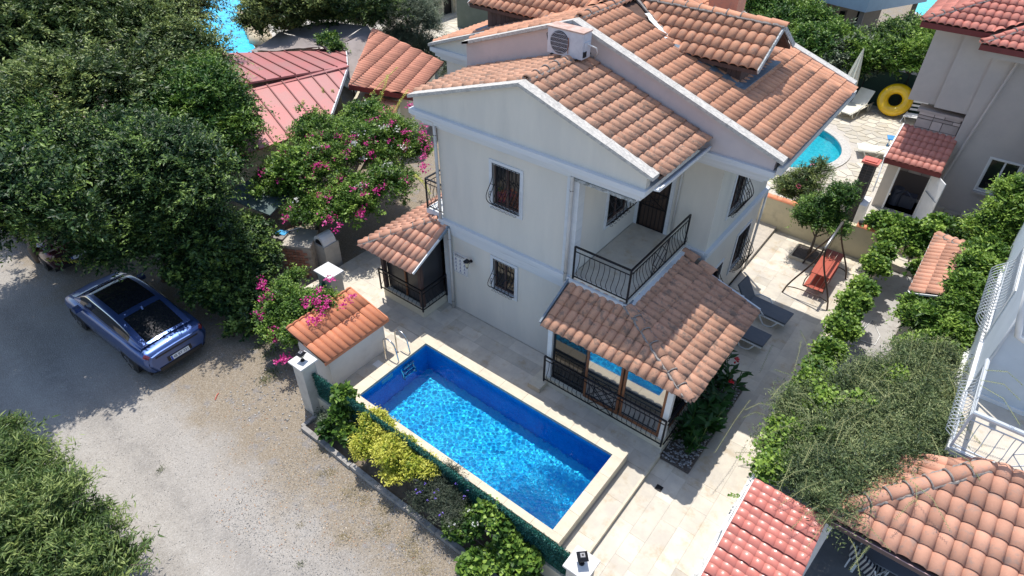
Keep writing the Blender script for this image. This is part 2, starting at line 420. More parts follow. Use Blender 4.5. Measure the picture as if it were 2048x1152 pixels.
pv = pavers(-2.96,-.98,3.2,9.95,-.15,low,'y',.40) + pavers(-2.2,-.98,9.95,13.6,-.15,low,'y',.42) + pavers(-4.36,-.98,13.6,21.9,-.15,low,'y',.47,skip=lambda x,y: abs(x+2.9)<.55 and abs(y-21.0)<.5)
pieces('paver', [], TRAV, low, pv, 300)
mb = MB(); mb.box(-3.02,-2.965,3.2,9.95,-.2,.004); struct(mb, 'terrace_step', TRAVC)

# ------------------------------------------------------------------ swimming pool
def mosaic(name, a, b, c, scale=26):
    s = NT(name); mp = s.n('Vector' 'Math', operation='SNAP'); mp.inputs[1].default_value = (1/scale,)*3
    s.l(s.geo.outputs['Position'], mp.inputs[0]); wn = s.n('TexWhiteNoise', noise_dimensions='3D'); s.l(mp.outputs[0], wn.inputs[0])
    base = s.mix(wn.outputs['Value'], a, b); base = s.mix(s.ramp(s.noise(2, 3), .35, .65), base, s.mix(.35, base, c))
    s.l(base, s.p.inputs['Base Color']); s.p.inputs['Roughness'].default_value = .6; s.p.inputs['Specular IOR Level'].default_value = 0
    return s.m
MOS = mosaic('blue_mosaic', (.03,.56,.88), (.012,.38,.80), (.08,.72,.90))
MOSW = mosaic('blue_mosaic_wall', (.010,.30,.72), (.006,.20,.58), (.02,.38,.78))
pool = thing('swimming_pool', 'rectangular pool of blue water with cream stone rim beside the white house', 'pool', (-6.9,7.7,0))
PD = -1.15; x0,x1,y0,y1 = POOL; WL = .17
o = part(MB().box(x0-.05,x1+.05,y0-.05,y1+.05,PD-.1,PD), 'pool_floor', MOS, pool); o.cycles.is_caustics_receiver = True
for bx in ((x0-.12,x0,y0-.12,y1+.12),(x1,x1+.12,y0-.12,y1+.12),(x0,x1,y0-.12,y0),(x0,x1,y1,y1+.12)):
    o = part(MB().box(*bx,PD,.27), 'pool_wall', MOSW, pool); o.cycles.is_caustics_receiver = True
ox0,ox1,oy0,oy1 = -10.33,-3.52,6.29,9.28
rim = MB()
rim.box(ox1-.03,ox1-.02,oy0+.02,oy1-.02,-.02,.27); rim.box(x1+.12,ox1-.03,oy0+.02,oy1-.02,-.02,.268); rim.box(x0-.12,x1+.12,oy0+.02,y0-.12,GZ,.268)
rim.box(ox0+.03,x0-.12,oy0+.02,oy1-.02,GZ,.268); rim.box(x0-.12,x1+.12,y1+.12,oy1-.02,-.02,.268)
part(rim, 'pool_surround', TRAVC, pool)
def coping(a, b, c, d, ax, n):
    for i in range(n):
        mb = MB(); q = .003
        if ax == 'x': s0 = a+(b-a)*i/n; s1 = a+(b-a)*(i+1)/n; mb.box(s0+q, s1-q, c, d, .27, .35, rnd.random())
        else: s0 = c+(d-c)*i/n; s1 = c+(d-c)*(i+1)/n; mb.box(a, b, s0+q, s1-q, .27, .35, rnd.random())
        part(mb, 'coping_slab', TRAVC, pool)
coping(ox0, ox1, oy0, y0, 'x', 9); coping(ox0, ox1, y1, oy1, 'x', 9); coping(ox0, x0, y0, y1, 'y', 4); coping(x1, ox1, y0, y1, 'y', 4)
# water: a real rippled sheet that refracts the sun onto the floor
def water_sheet(x0,x1,y0,y1,z,nx,ny,amp,lams,seed=3):
    rg = np.random.default_rng(seed); xs = np.linspace(x0,x1,nx); ys = np.linspace(y0,y1,ny)
    X,Y = np.meshgrid(xs,ys,indexing='ij'); Z = np.zeros_like(X)+z
    for k in range(110):
        lam = rg.uniform(*lams); th = rg.uniform(0,6.283)
        Z += amp*lam*np.sin(2*np.pi/lam*(X*np.cos(th)+Y*np.sin(th))+rg.uniform(0,6.283))
    idx = np.arange(nx*ny).reshape(nx,ny)
    f = np.stack([idx[:-1,:-1],idx[1:,:-1],idx[1:,1:],idx[:-1,1:]],-1).reshape(-1,4)
    return np.stack([X,Y,Z],-1).reshape(-1,3), f
def np_mesh(name, v, f, rnda=None, smooth=False):
    me = bpy.data.meshes.new(name); n, k = f.shape
    me.vertices.add(len(v)); me.vertices.foreach_set('co', v.astype(np.float32).ravel())
    me.loops.add(n*k); me.loops.foreach_set('vertex_index', f.astype(np.int32).ravel())
    me.polygons.add(n); me.polygons.foreach_set('loop_start', (np.arange(n)*k).astype(np.int32)); me.polygons.foreach_set('loop_total', np.full(n, k, np.int32))
    if smooth: me.polygons.foreach_set('use_smooth', np.ones(n, bool))
    if rnda is not None:
        a = me.attributes.new('rnd', 'FLOAT', 'POINT'); a.data.foreach_set('value', rnda.astype(np.float32))
    me.update(); me.validate(); return me
def water_mat(name, c):
    s = NT(name); s.p.inputs['Base Color'].default_value = (*c, 1); s.p.inputs['Roughness'].default_value = 0.0
    s.p.inputs['IOR'].default_value = 1.33; s.p.inputs['Transmission Weight'].default_value = 1
    return s.m
WATER = water_mat('pool_water', (.80,.95,1.0))
v, f = water_sheet(x0+.001,x1-.001,y0+.001,y1-.001,WL,760,310,.00078,(.05,.21))
rgw = np.random.default_rng(17)          # breeze-roughened patches that glitter
gw = .9*np.exp(-(((v[:,0]+5.0)/1.0)**2+((v[:,1]-7.25)/.75)**2))+.9*np.exp(-(((v[:,0]+4.75)/.75)**2+((v[:,1]-8.5)/.28)**2))
dz = 0
for k in range(26):
    lam = rgw.uniform(.045,.11); th = rgw.uniform(0,6.283); dz = dz+.0042*lam*np.sin(2*np.pi/lam*(v[:,0]*np.cos(th)+v[:,1]*np.sin(th))+rgw.uniform(0,6.283))
v[:,2] += dz*gw
v -= np.array(ORG[pool.name])
me = np_mesh('water', v, f, smooth=True); o = part(me, 'water', WATER, pool); o.cycles.is_caustics_caster = True
# ladder
ld = thing('pool_ladder', 'polished steel ladder with two hooped rails at the far corner of the pool', 'ladder', (-9.9,8.2,.35))
for y in (7.98, 8.42):
    pts = []
    xa = -10.34; base = (-10.55, y, 0)
    for t in np.linspace(0,1,5): pts.append((-10.62, y, .0+.78*t))
    for a in np.linspace(math.pi, 0, 9): pts.append((-10.62+.24+.24*math.cos(a), y, .80+.20*math.sin(a)))
    for t in np.linspace(0,1,6)[1:]: pts.append((-10.14+.22*t, y, .80-1.35*t))
    part(MB().tube(pts, .021, 8), 'hand_rail', STEEL, ld, True)
    part(MB().cyl((-10.62,y,0),(-10.62,y,.03),.045), 'foot_flange', STEEL, ld)
for z in (.12,-.14,-.40): part(MB().box(-9.99,-9.90,8.0,8.40,z-.02,z+.01), 'step', STEEL, ld)
sk_ = MB().box(x0+.001,x0+.006,7.25,7.65,.03,.22); part(sk_, 'skimmer_cover', mat('skimmer', (.25,.45,.55), None, rough=.4), pool)
mb = MB().box(-10.85,-10.62,7.65,7.88,.001,.016); tag(part(mb, 'drain_cover', WHITE), 'small square white drain cover on the paving beside the pool', 'drain cover')
mb = MB().box(-2.66,-2.50,9.10,9.26,-.149,-.136); tag(part(mb, 'floor_drain', IRON), 'small dark square floor drain in the pale terrace', 'drain cover')

# ================================================================== the house
H = thing('house', 'two storey white house with terracotta roofs beside the blue pool', 'house', (-8,13.5,0))
def wall(ax, pos, th, a0, a1, z0, z1, holes=(), m=WALL, parent=H, name='wall'):
    "wall whose outer face lies on ax=pos; thickness th signed away from the viewer"
    cut = sorted({a0,a1,*[h for q in holes for h in q[:2]]}); mb = MB()
    for i in range(len(cut)-1):
        u, w_ = cut[i], cut[i+1]; mid = (u+w_)/2; segs = [(z0,z1)]
        for (p,q,r,s_) in holes:
            if p < mid < q:
                nx = []
                for (c,d) in segs:
                    if r > c: nx.append((c,min(d,r)))
                    if s_ < d: nx.append((max(c,s_),d))
                segs = nx
        for (c,d) in segs:
            if ax == 'y': mb.box(u,w_,min(pos,pos+th),max(pos,pos+th),c,d)
            else: mb.box(min(pos,pos+th),max(pos,pos+th),u,w_,c,d)
    return part(mb, name, m, parent)
def merged_box_frame(ax, pos, out, a0,a1,z0,z1,wd,mb,d=.03):
    "surround: four strips proud of the wall"
    lo, hi = sorted((pos+out*d, pos-out*.02))
    for (p,q,r,s_) in ((a0-wd,a0,z0-wd,z1+wd),(a1,a1+wd,z0-wd,z1+wd),(a0,a1,z1,z1+wd),(a0,a1,z0-wd,z0)):
        if ax == 'y': mb.box(p,q,lo,hi,r,s_)
        else: mb.box(lo,hi,p,q,r,s_)
def window(ax, pos, out, a0,a1,z0,z1, parent=H, grille=True, bulge=.26, nb=7, surround=.11, panes=2, framemat=DWOOD, gm=IRON, name='window', back=CURT):
    "window in a wall; out=+1/-1 is the side of the street. window > pane, grille"
    def pt(a, d, z): return (a, pos+out*d, z) if ax == 'y' else (pos+out*d, a, z)
    def bxx(mb, a,b,d0,d1,z,zz):
        lo, hi = sorted((pos+out*d0, pos+out*d1))
        if ax == 'y': mb.box(a,b,lo,hi,z,zz)
        else: mb.box(lo,hi,a,b,z,zz)
    fr = MB(); merged_box_frame(ax,pos,out,a0,a1,z0,z1,surround,fr)
    win = part(fr, name, TRIM if parent is H else framemat, parent)
    sash = MB(); f_ = .045
    for (p,q,r,s_) in ((a0,a0+f_,z0,z1),(a1-f_,a1,z0,z1),(a0+f_,a1-f_,z1-f_,z1),(a0+f_,a1-f_,z0,z0+f_)): bxx(sash,p,q,-.10,-.05,r,s_)
    for k in range(1,panes):
        c = a0+(a1-a0)*k/panes; bxx(sash,c-.03,c+.03,-.102,-.048,z0+f_,z1-f_)
    part(sash, 'sash', framemat, win)
    for k in range(panes):
        mb = MB(); a_ = a0+(a1-a0)*k/panes; b_ = a0+(a1-a0)*(k+1)/panes; bxx(mb,a_+.02,b_-.02,-.085,-.075,z0+.02,z1-.02); part(mb,'pane',GLASS,win)
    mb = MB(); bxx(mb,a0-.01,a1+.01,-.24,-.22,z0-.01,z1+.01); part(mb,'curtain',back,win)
    if grille:
        g_ = MB(); Hh = z1-z0
        def prof(t): return .03+bulge*max(0, math.sin(math.pi*min(1,(1-t)/.62)))**1.3 if t > .38 else .03+bulge*max(0,math.sin(math.pi*min(1,(1-t)/.62)))**1.3*1.0 if t > .38 else .03+bulge*(math.sin(math.pi*(t/.76)) if t < .38 else 1)
        def prof(t):          # t=0 bottom .. 1 top: belly in the lower third
            if t < .30: return .03+bulge*math.sin(math.pi/2*t/.30)
            if t < .70: return .03+bulge*(.5+.5*math.cos(math.pi*(t-.30)/.40))
            return .03
        for k in range(nb):
            a_ = a0+(a1-a0)*(k+.0)/(nb-1)
            g_.tube([pt(a_, prof(t), z0-.02+(Hh+.04)*t) for t in np.linspace(0,1,13)], .012, 4)
        for t in (0,.55,1): g_.tube([pt(a0-.01,prof(t),z0-.02+(Hh+.04)*t), pt(a1+.01,prof(t),z0-.02+(Hh+.04)*t)], .011, 4)
        for a_ in (a0, a1):    # scroll in the side cheeks
            c = (prof(.3)*.5, z0+Hh*.28); g_.tube([pt(a_, c[0]+.06*k*math.cos(k*9), c[1]+.13*k*math.sin(k*9)) for k in np.linspace(.1,1,12)], .008, 4)
        for k in range(nb-1):
            a_ = a0+(a1-a0)*(k+.5)/(nb-1); g_.tube([pt(a_, prof(.08)*.9, z0+Hh*.03+.03*math.sin(q)) if False else pt(a_+.05*math.cos(q), prof(.05)+.03+.035*math.sin(q), z0-.02) for q in np.linspace(0,2*math.pi,8)], .006, 4)
        part(g_, 'grille', gm, win, True)
    return win
# --- walls
wall('y',11.05,.22,-11.0,-6.6,-.02,6.0,[(-9.14,-8.28,4.33,5.50),(-9.14,-8.40,1.56,2.55)])
wall('x',-11.0,.22,11.27,14.9,-.02,6.0)
wall('x',-6.6,-.22,11.27,14.2,3.2,6.0,[(12.55,13.62,3.95,5.15)])
wall('y',14.2,.22,-6.6,-4.4,-.02,6.0,[(-6.48,-5.68,3.16,5.16)])
wall('x',-4.4,-.22,14.42,18.64,-.2,6.0,[(15.35,16.25,3.72,5.05),(17.0,17.95,.85,2.15),(15.2,16.0,.55,1.75)])
wall('y',18.64,-.22,-14.2,-4.62,-.02,6.0); wall('y',14.9,.22,-14.2,-11.0,-.02,6.0); wall('x',-14.2,.22,15.12,18.42,-.02,6.0)
window('y',11.05,-1,-9.14,-8.28,4.33,5.50,nb=8); window('y',11.05,-1,-9.14,-8.40,1.56,2.55,nb=7)
window('x',-6.6,1,12.55,13.62,3.95,5.15,nb=7)
window('x',-4.4,1,15.35,16.25,3.72,5.05,nb=7); window('x',-4.4,1,17.0,17.95,.85,2.15,nb=8,bulge=.32); window('x',-4.4,1,15.2,16.0,.55,1.75,nb=7)
part(MB().box(-10.7,-6.9,11.5,18.3,-.0,.05), 'ground_slab', WALL, H)
# interior blockers (floors)
part(MB().box(-14.0,-4.7,14.45,18.4,3.0,3.15).box(-10.77,-6.83,11.28,14.45,3.0,3.15), 'floor_slab', WALL, H)
# --- string course at first floor
def course(segs, z0, z1, z2, d1, d2, name, m=TRIM):
    """stepped moulding: upper band proud by d2, lower by d1"""
    mb = MB()
    for (ax,pos,out,a0,a1) in segs:
        for (p,q,d) in ((z0,z1,d1),(z1,z2,d2)):
            lo, hi = sorted((pos, pos+out*d))
            if ax == 'y': mb.box(a0-(.0 if a0<-12 else 0),a1,lo,hi,p,q)
            else: mb.box(lo,hi,a0,a1,p,q)
    return part(mb, name, m, H)
course([('y',11.05,-1,-11.1,-6.5)], 2.86,3.06,3.18,.06,.11,'string_course')
course([('y',11.05,-1,-11.07,-6.53)], 2.70,2.76,2.86,.02,.035,'string_course')
course([('x',-4.4,1,14.14,18.74)], 2.86,3.04,3.14,.06,.11,'string_course')
course([('y',14.2,-1,-5.0,-4.402)], 2.86,3.04,3.14,.06,.11,'string_course')
# corner boards
mb = MB().box(-11.03,-10.75,11.02,11.05,.0,2.70).box(-6.9,-6.565,11.02,11.05,3.18,5.96).box(-6.6,-6.568,11.021,11.3,3.2,5.96); part(mb,'corner_board',TRIM,H)
# --- eaves
def eave(x0,x1,y0,y1,name='eave_cornice'):
    mb = MB(); mb.box(x0+.24,x1-.24,y0+.20,y1,5.93,6.04); mb.box(x0+.12,x1-.12,y0+.10,y1,6.04,6.16); mb.box(x0+.05,x1-.05,y0+.04,y1,6.16,6.20); mb.box(x0,x1,y0,y1,6.20,6.33)
    return part(mb,name,TRIM,H)
eave(-11.75,-4.86,10.80,13.52); eave(-12.02,-3.05,13.33,18.95); eave(-14.68,-12.025,14.66,18.95)
# moss-stained lip along the canopy
mb = MB()
for i in range(44):
    xx = -6.75+i*.037; mb.box(xx, xx+.030, 10.965, 10.999, 5.90-rnd.random()*.02, 5.965)
part(mb,'drip_edge',DIRTY,H)
# --- gables
SA, SB = (7.74-6.62)/(8.22-4.78), (8.50-6.60)/(8.50-2.95)
rx = -8.22
def zA(x): return 7.80-abs(x-rx)*SA
def zB(x): return 8.52-abs(x+8.5)*SB
part(MB().prism([(-11.68,10.93,6.33),(-4.92,10.93,6.33),(-4.92,10.93,zA(-4.92)-.07),(rx,10.93,zA(rx)-.07),(-11.68,10.93,zA(-11.68)-.07)],(0,.2,0)), 'gable_wall', WALL, H)
part(MB().prism([(-12.0,13.42,6.33),(-3.12,13.42,6.33),(-3.12,13.42,zB(-3.12)-.07),(-8.5,13.42,zB(-8.5)-.07),(-12.0,13.42,zB(-12.0)-.07)],(0,.2,0)), 'gable_wall', PINK, H)
part(MB().prism([(-14.60,14.76,6.33),(-12.02,14.76,6.33),(-12.02,14.76,zB(-12.0)-.07),(-14.60,14.76,zB(-14.6)-.07)],(0,.2,0)), 'gable_wall', WALL, H)
part(MB().prism([(-12.0,13.62,6.33),(-12.0,14.76,6.33),(-12.0,14.76,zB(-12)-.07),(-12.0,13.62,zB(-12)-.07)],(.15,0,0)), 'gable_wall', WALL, H)
part(MB().prism([(-14.60,18.75,6.33),(-3.12,18.75,6.33),(-3.12,18.75,zB(-3.12)-.07),(-8.5,18.75,zB(-8.5)-.07),(-14.6,18.75,zB(-14.6)-.07)],(0,-.2,0)), 'gable_wall', WALL, H)
def rake(x0,z0,x1,z1,y0,y1,n,nm='rake_stone'):
    for i in range(n):
        a, b = i/n, (i+1)/n; xa,xb = x0+(x1-x0)*a, x0+(x1-x0)*b; za,zb = z0+(z1-z0)*a, z0+(z1-z0)*b
        g_ = .003*(1 if x1 > x0 else -1)
        part(MB().prism([(xa+g_,y0,za-.05),(xb-g_,y0,zb-.05),(xb-g_,y0,zb+.035),(xa+g_,y0,za+.035)],(0,y1-y0,0)), nm, MARBLE, H)
rake(-11.78,zA(-11.78),rx,zA(rx),10.82,11.12,3); rake(rx,zA(rx),-4.74,zA(-4.74),10.82,11.12,3)
rake(-12.08,zB(-12.08),-8.5,zB(-8.5),13.30,13.58,3); rake(-8.5,zB(-8.5),-2.93,zB(-2.93),13.30,13.58,4)
rake(-14.74,zB(-14.74),-12.1,zB(-12.1),14.64,14.90,2)
rake(-14.74,zB(-14.74)+.05,-8.5,zB(-8.5)+.05,18.80,19.08,4); rake(-8.5,zB(-8.5)+.05,-2.98,zB(-2.98)+.05,18.80,19.08,4)
part(MB().prism([(-12.08,13.3,zB(-12.0)-.05),(-11.84,13.3,zB(-11.84)-.05),(-11.84,13.3,zB(-11.84)+.036),(-12.08,13.3,zB(-12.08)+.036)],(0,1.6,0)),'rake_stone',MARBLE,H)
# --- roofs
roof = part(MB().prism([(-11.72,11.1,zA(-11.72)-.10),(rx,11.1,zA(rx)-.10),(-4.70,11.1,zA(-4.70)-.10),(-4.70,11.1,zA(-4.70)-.03),(rx,11.1,zA(rx)-.03),(-11.72,11.1,zA(-11.72)-.03)],(0,2.3,0)), 'roof', DECK, H)
X = []
q, ts = tiles([(-4.66,11.10,zA(-4.66)),(-4.66,13.40,zA(-4.66)),(rx,13.40,zA(rx)),(rx,11.10,zA(rx))], TILE_OLD); X += q
q, _ = tiles([(-11.78,13.40,zA(-11.78)),(-11.78,11.10,zA(-11.78)),(rx,11.10,zA(rx)),(rx,13.40,zA(rx))], TILE_OLD, far=1.5); X += q
pieces('tile', ts, TILE_OLD, roof, X, 250)
rt, mo = ridge((rx,11.12,zA(rx)+.03),(rx,13.38,zA(rx)+.03),TILE_OLD); pieces('ridge_tile',[],TILE_OLD,roof,rt); part(mo,'mortar',MORTAR,roof)
roof2 = part(MB().prism([(-12.0,13.6,zB(-12.0)-.10),(-8.5,13.6,zB(-8.5)-.10),(-2.99,13.6,zB(-2.99)-.10),(-2.99,13.6,zB(-2.99)-.03),(-8.5,13.6,zB(-8.5)-.03),(-12.0,13.6,zB(-12.0)-.03)],(0,5.2,0)).prism([(-14.66,14.86,zB(-14.66)-.10),(-12.0,14.86,zB(-12)-.10),(-12.0,14.86,zB(-12)-.03),(-14.66,14.86,zB(-14.66)-.03)],(0,3.9,0)), 'roof', DECK, H)
DR = (-4.45,16.2,8.50,15.0,7.80)      # right end x, ridge y/z, eave y/z
def under_dormer(p): return 15.35 < p.y < 17.05 and (-8.3 < p.x < -5.05)
X = []
q, ts = tiles([(-2.93,13.58,zB(-2.93)),(-2.93,18.80,zB(-2.93)),(-8.5,18.80,zB(-8.5)),(-8.5,13.58,zB(-8.5))], TILE, s=.85, skip=under_dormer); X += q
q, _ = tiles([(-14.72,14.9,zB(-14.72)),(-14.72,18.8,zB(-14.72)),(-12.0,18.8,zB(-12.0)),(-12.0,14.9,zB(-12.0))], TILE, far=2); X += q
q, _ = tiles([(-12.0,18.8,zB(-12.0)),(-12.0,13.58,zB(-12.0)),(-8.5,13.58,zB(-8.5)),(-8.5,18.8,zB(-8.5))], TILE, far=1, skip=lambda p: 15.35 < p.y < 17.05 and p.x < -8.7); X += q
pieces('tile', ts, TILE, roof2, X, 290)
rt, mo = ridge((-8.5,13.6,zB(-8.5)+.03),(-8.5,18.8,zB(-8.5)+.03),TILE); pieces('ridge_tile',[],TILE,roof2,rt); part(mo,'mortar',MORTAR,roof2)
# far rake shadow gap fill
# --- dormers
def dormer(sgn):
    xr = lambda x: -8.5+sgn*(x+8.5) if False else (-8.5+sgn*x)
    E_, W_ = (4.05, 3.6) if sgn > 0 else (4.75, 4.25)                   # roof end and wall end, from the ridge line
    zr, ze = 8.50, 7.80; yr, ye = 16.2, 15.0; yb = 17.4
    zl = lambda d: 8.52-d*SB
    d = part(MB().prism([(xr(W_),15.27,zl(W_)-.1),(xr(W_),17.13,zl(W_)-.1),(xr(W_),17.13,7.88),(xr(W_),16.2,8.38),(xr(W_),15.27,7.88)],(-.06*sgn,0,0)), 'dormer', DWOOD, H)
    n = 14
    for i in range(n):                    # cladding boards of the two cheeks
        a, b = 1.9+(W_-1.9)*i/n, 1.9+(W_-1.9)*(i+1)/n
        for (y0_,y1_) in ((15.25,15.28),(17.12,17.15)):
            mb = MB(); lo, hi = sorted((xr(a+.004),xr(b-.004))); zz = zl(b)-.03
            if zz > 7.86 or (i == 0 and 0): continue
            mb.box(lo,hi,y0_,y1_,zz,7.88,rnd.random()); part(mb,'cladding_board',DWOOD,d)
    fl = MB(); fl.bar((xr(1.9),15.10,zl(1.9)+.07),(xr(W_+.14),15.10,zl(W_+.14)+.07),.26,.02); fl.bar((xr(W_+.14),14.98,zl(W_+.14)+.075),(xr(W_+.14),17.4,zl(W_+.14)+.075),.26,.02)
    part(fl,'flashing',LEAD,d)
    s0 = (ze-zr)/(ye-yr)
    ld_ = 8.52-8.50; xin = (8.52-ze)/SB-.1
    # deck
    dk = MB(); dk.prism([(xr(E_-.04),ye+.05,ze-.05),(xr(E_-.04),yr,zr-.03),(xr(E_-.04),yb-.05,ze-.05),(xr(E_-.04),yb-.05,ze-.12),(xr(E_-.04),yr,zr-.10),(xr(E_-.04),ye+.05,ze-.12)],(-sgn*(E_-1.95),0,0))
    rf = part(dk,'dormer_roof',DECK,d)
    pa = [(xr(xin),ye,ze),(xr(E_),ye,ze),(xr(E_),yr,zr),(xr(.15),yr,zr)]
    pb = [(xr(xin),yb,ze),(xr(E_),yb,ze),(xr(E_),yr,zr),(xr(.15),yr,zr)]
    if sgn < 0: pa = [pa[1],pa[0],pa[3],pa[2]]; pb = [pb[1],pb[0],pb[3],pb[2]]
    fb = MB(); fb.bar((xr(E_+.01),ye-.02,ze-.03),(xr(E_+.01),yr,zr-.01),.035,.12); fb.bar((xr(E_+.01),yb+.02,ze-.03),(xr(E_+.01),yr,zr-.01),.035,.12); part(fb,'barge_board',DIRTY,d)
    eb = MB(); eb.bar((xr(xin+.1),ye+.03,ze-.07),(xr(E_),ye+.03,ze-.07),.03,.09); part(eb,'eave_board',DWOOD,d)
    return d, pa, pb
dm, pa, pb = dormer(1)
# dormer tiles are pieces of the house roof just above the cheeks
droof = [c for c in children(dm) if c.name.startswith('dormer_roof')][0]
droof.parent = H; droof.name = 'dormer_roof'
X = tiles(pa, TILE, w=.232)[0]; ts = tiles(pa[:3]+pa[3:], TILE, w=.232)[1]
X += tiles([pb[1],pb[0],pb[3],pb[2]], TILE, w=.232, far=3)[0]
pieces('tile', ts, TILE, droof, X, 120)
rt, mo = ridge((-8.4,16.2,8.55),(-4.42,16.2,8.53),TILE,rad=.11); pieces('ridge_tile',[],TILE,droof,rt); part(mo,'mortar',MORTAR,droof)
dm2, pa2, pb2 = dormer(-1)
droof2 = [c for c in children(dm2) if c.name.startswith('dormer_roof')][0]; droof2.parent = H
X = tiles(pa2, TILE, w=.232)[0]+tiles([pb2[1],pb2[0],pb2[3],pb2[2]], TILE, w=.232, far=3)[0]
pieces('tile', ts, TILE, droof2, X, 100)
rt, mo = ridge((-13.2,16.2,8.53),(-8.6,16.2,8.55),TILE,rad=.11); pieces('ridge_tile',[],TILE,droof2,rt); part(mo,'mortar',MORTAR,droof2)
# valley mortar and torn white membrane beside the right dormer
mb = MB(); pth = [(-6.4-.42*k, 15.02+.235*k+rnd.gauss(0,.01), 7.83+.145*k) for k in np.linspace(0,4.6,18)]
pth2 = pth[4:13]
mb.tube(pth,[.03+.02*rnd.random() for _ in pth],5); part(mb,'valley_mortar',MORTAR,H)
mb = MB(); vs_ = []
for i,(a,b,c) in enumerate(pth2): vs_ += [(a+.02,b-.05-.02*rnd.random(),c+.035),(a-.05,b-.15-.05*rnd.random(),c+.03)]
mb.add(vs_, [(2*i,2*i+1,2*i+3,2*i+2) for i in range(len(vs_)//2-1)]); mb2 = MB().prism(vs_[:2]+vs_[3:1:-1],(0,0,.004)) if False else mb
part(mb,'torn_membrane',WHITE,H)
# chimney
ch = MB().box(-7.05,-6.25,17.85,18.45,7.4,9.6); chm = part(ch,'chimney',TILE_PINK,H)
mb = MB().bar((-7.3,17.6,7.95),(-6.1,17.6,7.72),.25,.03); part(mb,'flashing',mat('red_flashing',(.20,.03,.035),None,rough=.6),chm)
# --- gutter + down pipes
gt = MB(); gt.prism([(-4.72,10.9,6.38),(-4.58,10.9,6.40),(-4.56,10.9,6.50),(-4.60,10.9,6.50),(-4.62,10.9,6.43),(-4.72,10.9,6.42)],(0,2.45,0)); part(gt,'gutter',TRIM,H)
gt = MB(); gt.box(-3.02,-2.90,13.3,19.0,6.33,6.50); part(gt,'gutter',PIPE,H)
for (x,y,z0,z1,top) in ((-11.0,10.94,3.2,6.1,(-11.6,10.9,6.2)),(-10.72,10.95,.02,2.95,(-11.0,10.94,3.05)),(-6.72,10.94,3.05,6.0,(-6.72,10.94,6.02)),(-6.70,10.95,2.3,2.85,(-6.72,10.94,3.0))):
    part(MB().tube([top,(x,y,z1),(x,y,(z0+z1)/2),(x,y,z0)],.045,8), 'downpipe', PIPE, H, True)
    cl = MB(); 
    for zz in (z0+.25,z1-.35): cl.tube([(x-.055,y,zz),(x,y-.055,zz),(x+.055,y,zz)],.008,4)
    part(cl,'pipe_bracket',IRON,H)
part(MB().tube([(-6.72,10.94,3.03),(-6.45,10.93,3.0),(-6.2,10.97,2.97)],.045,8),'downpipe',PIPE,H,True)
part(MB().tube([(-4.33,18.68,.0),(-4.33,18.68,3.0)],.04,8),'downpipe',PIPE,H,True)
# --- balcony
bal = part(MB().box(-6.58,-4.98,11.06,14.19,3.02,3.2).box(-6.58,-4.9,10.98,11.06,3.0,3.24).box(-4.98,-4.9,11.06,14.19,3.0,3.24), 'balcony', WALL, H)
part(MB().box(-6.58,-4.98,11.07,14.18,3.2,3.212),'floor_tile',TRAV,bal)
part(MB().box(-6.58,-4.86,10.90,10.98,3.06,3.16).box(-4.9,-4.80,10.90,14.19,3.06,3.16),'slab_edge',TRIM,bal)
def railing(a, b, z, h, out, parent, nb, name='railing', m=IRON, bulge=.11, cross=None, post0=True, post1=True):
    a = np.array(a, float); b = np.array(b, float); L = np.linalg.norm(b-a); d = (b-a)/L; o = np.array(out, float)
    g_ = MB()
    for (zz,w_,t_) in ((z+h,.045,.035),(z+h-.14,.022,.018),(z+.06,.03,.02)): g_.bar((*a,zz),(*b,zz),w_,t_)
    for k,f in ((0,post0),(1,post1)):
        if f: q = a+(b-a)*k; g_.bar((*q,z-.02),(*q,z+h),.04,.04,(1,0,0))
    for i in range(1,nb):
        q = a+(b-a)*i/nb
        if cross and cross[0] < i/nb < cross[1]: continue
        pts = []
        for t in np.linspace(0,1,9):
            bl = bulge*math.sin(math.pi*min(1,t/.62))**2 if t < .62 else -.02*math.sin(math.pi*(t-.62)/.38)
            r_ = q+o*(bl+.0); pts.append((r_[0],r_[1],z+.06+(h-.20)*t))
        g_.tube(pts,.0085,4)
    if cross:
        p0, p1 = a+(b-a)*cross[0], a+(b-a)*cross[1]; z0_, z1_ = z+.06, z+h-.14; pm = (p0+p1)/2; zm = (z0_+z1_)/2
        for (u,w_) in (((*p0,z0_),(*p1,z1_)),((*p0,z1_),(*p1,z0_)),((*p0,z0_),(*p0,z1_)),((*p1,z0_),(*p1,z1_)),((*pm,z1_),(*p1,zm)),((*p1,zm),(*pm,z0_)),((*pm,z0_),(*p0,zm)),((*p0,zm),(*pm,z1_))): g_.bar(u,w_,.016,.016)
    return part(g_,name,m,parent,False)
railing((-6.50,10.96),(-4.95,10.96),3.22,.95,(0,-1),bal,11)
railing((-4.95,10.99),(-4.95,14.05),3.22,.95,(1,0),bal,20,cross=(.38,.62),post0=False)
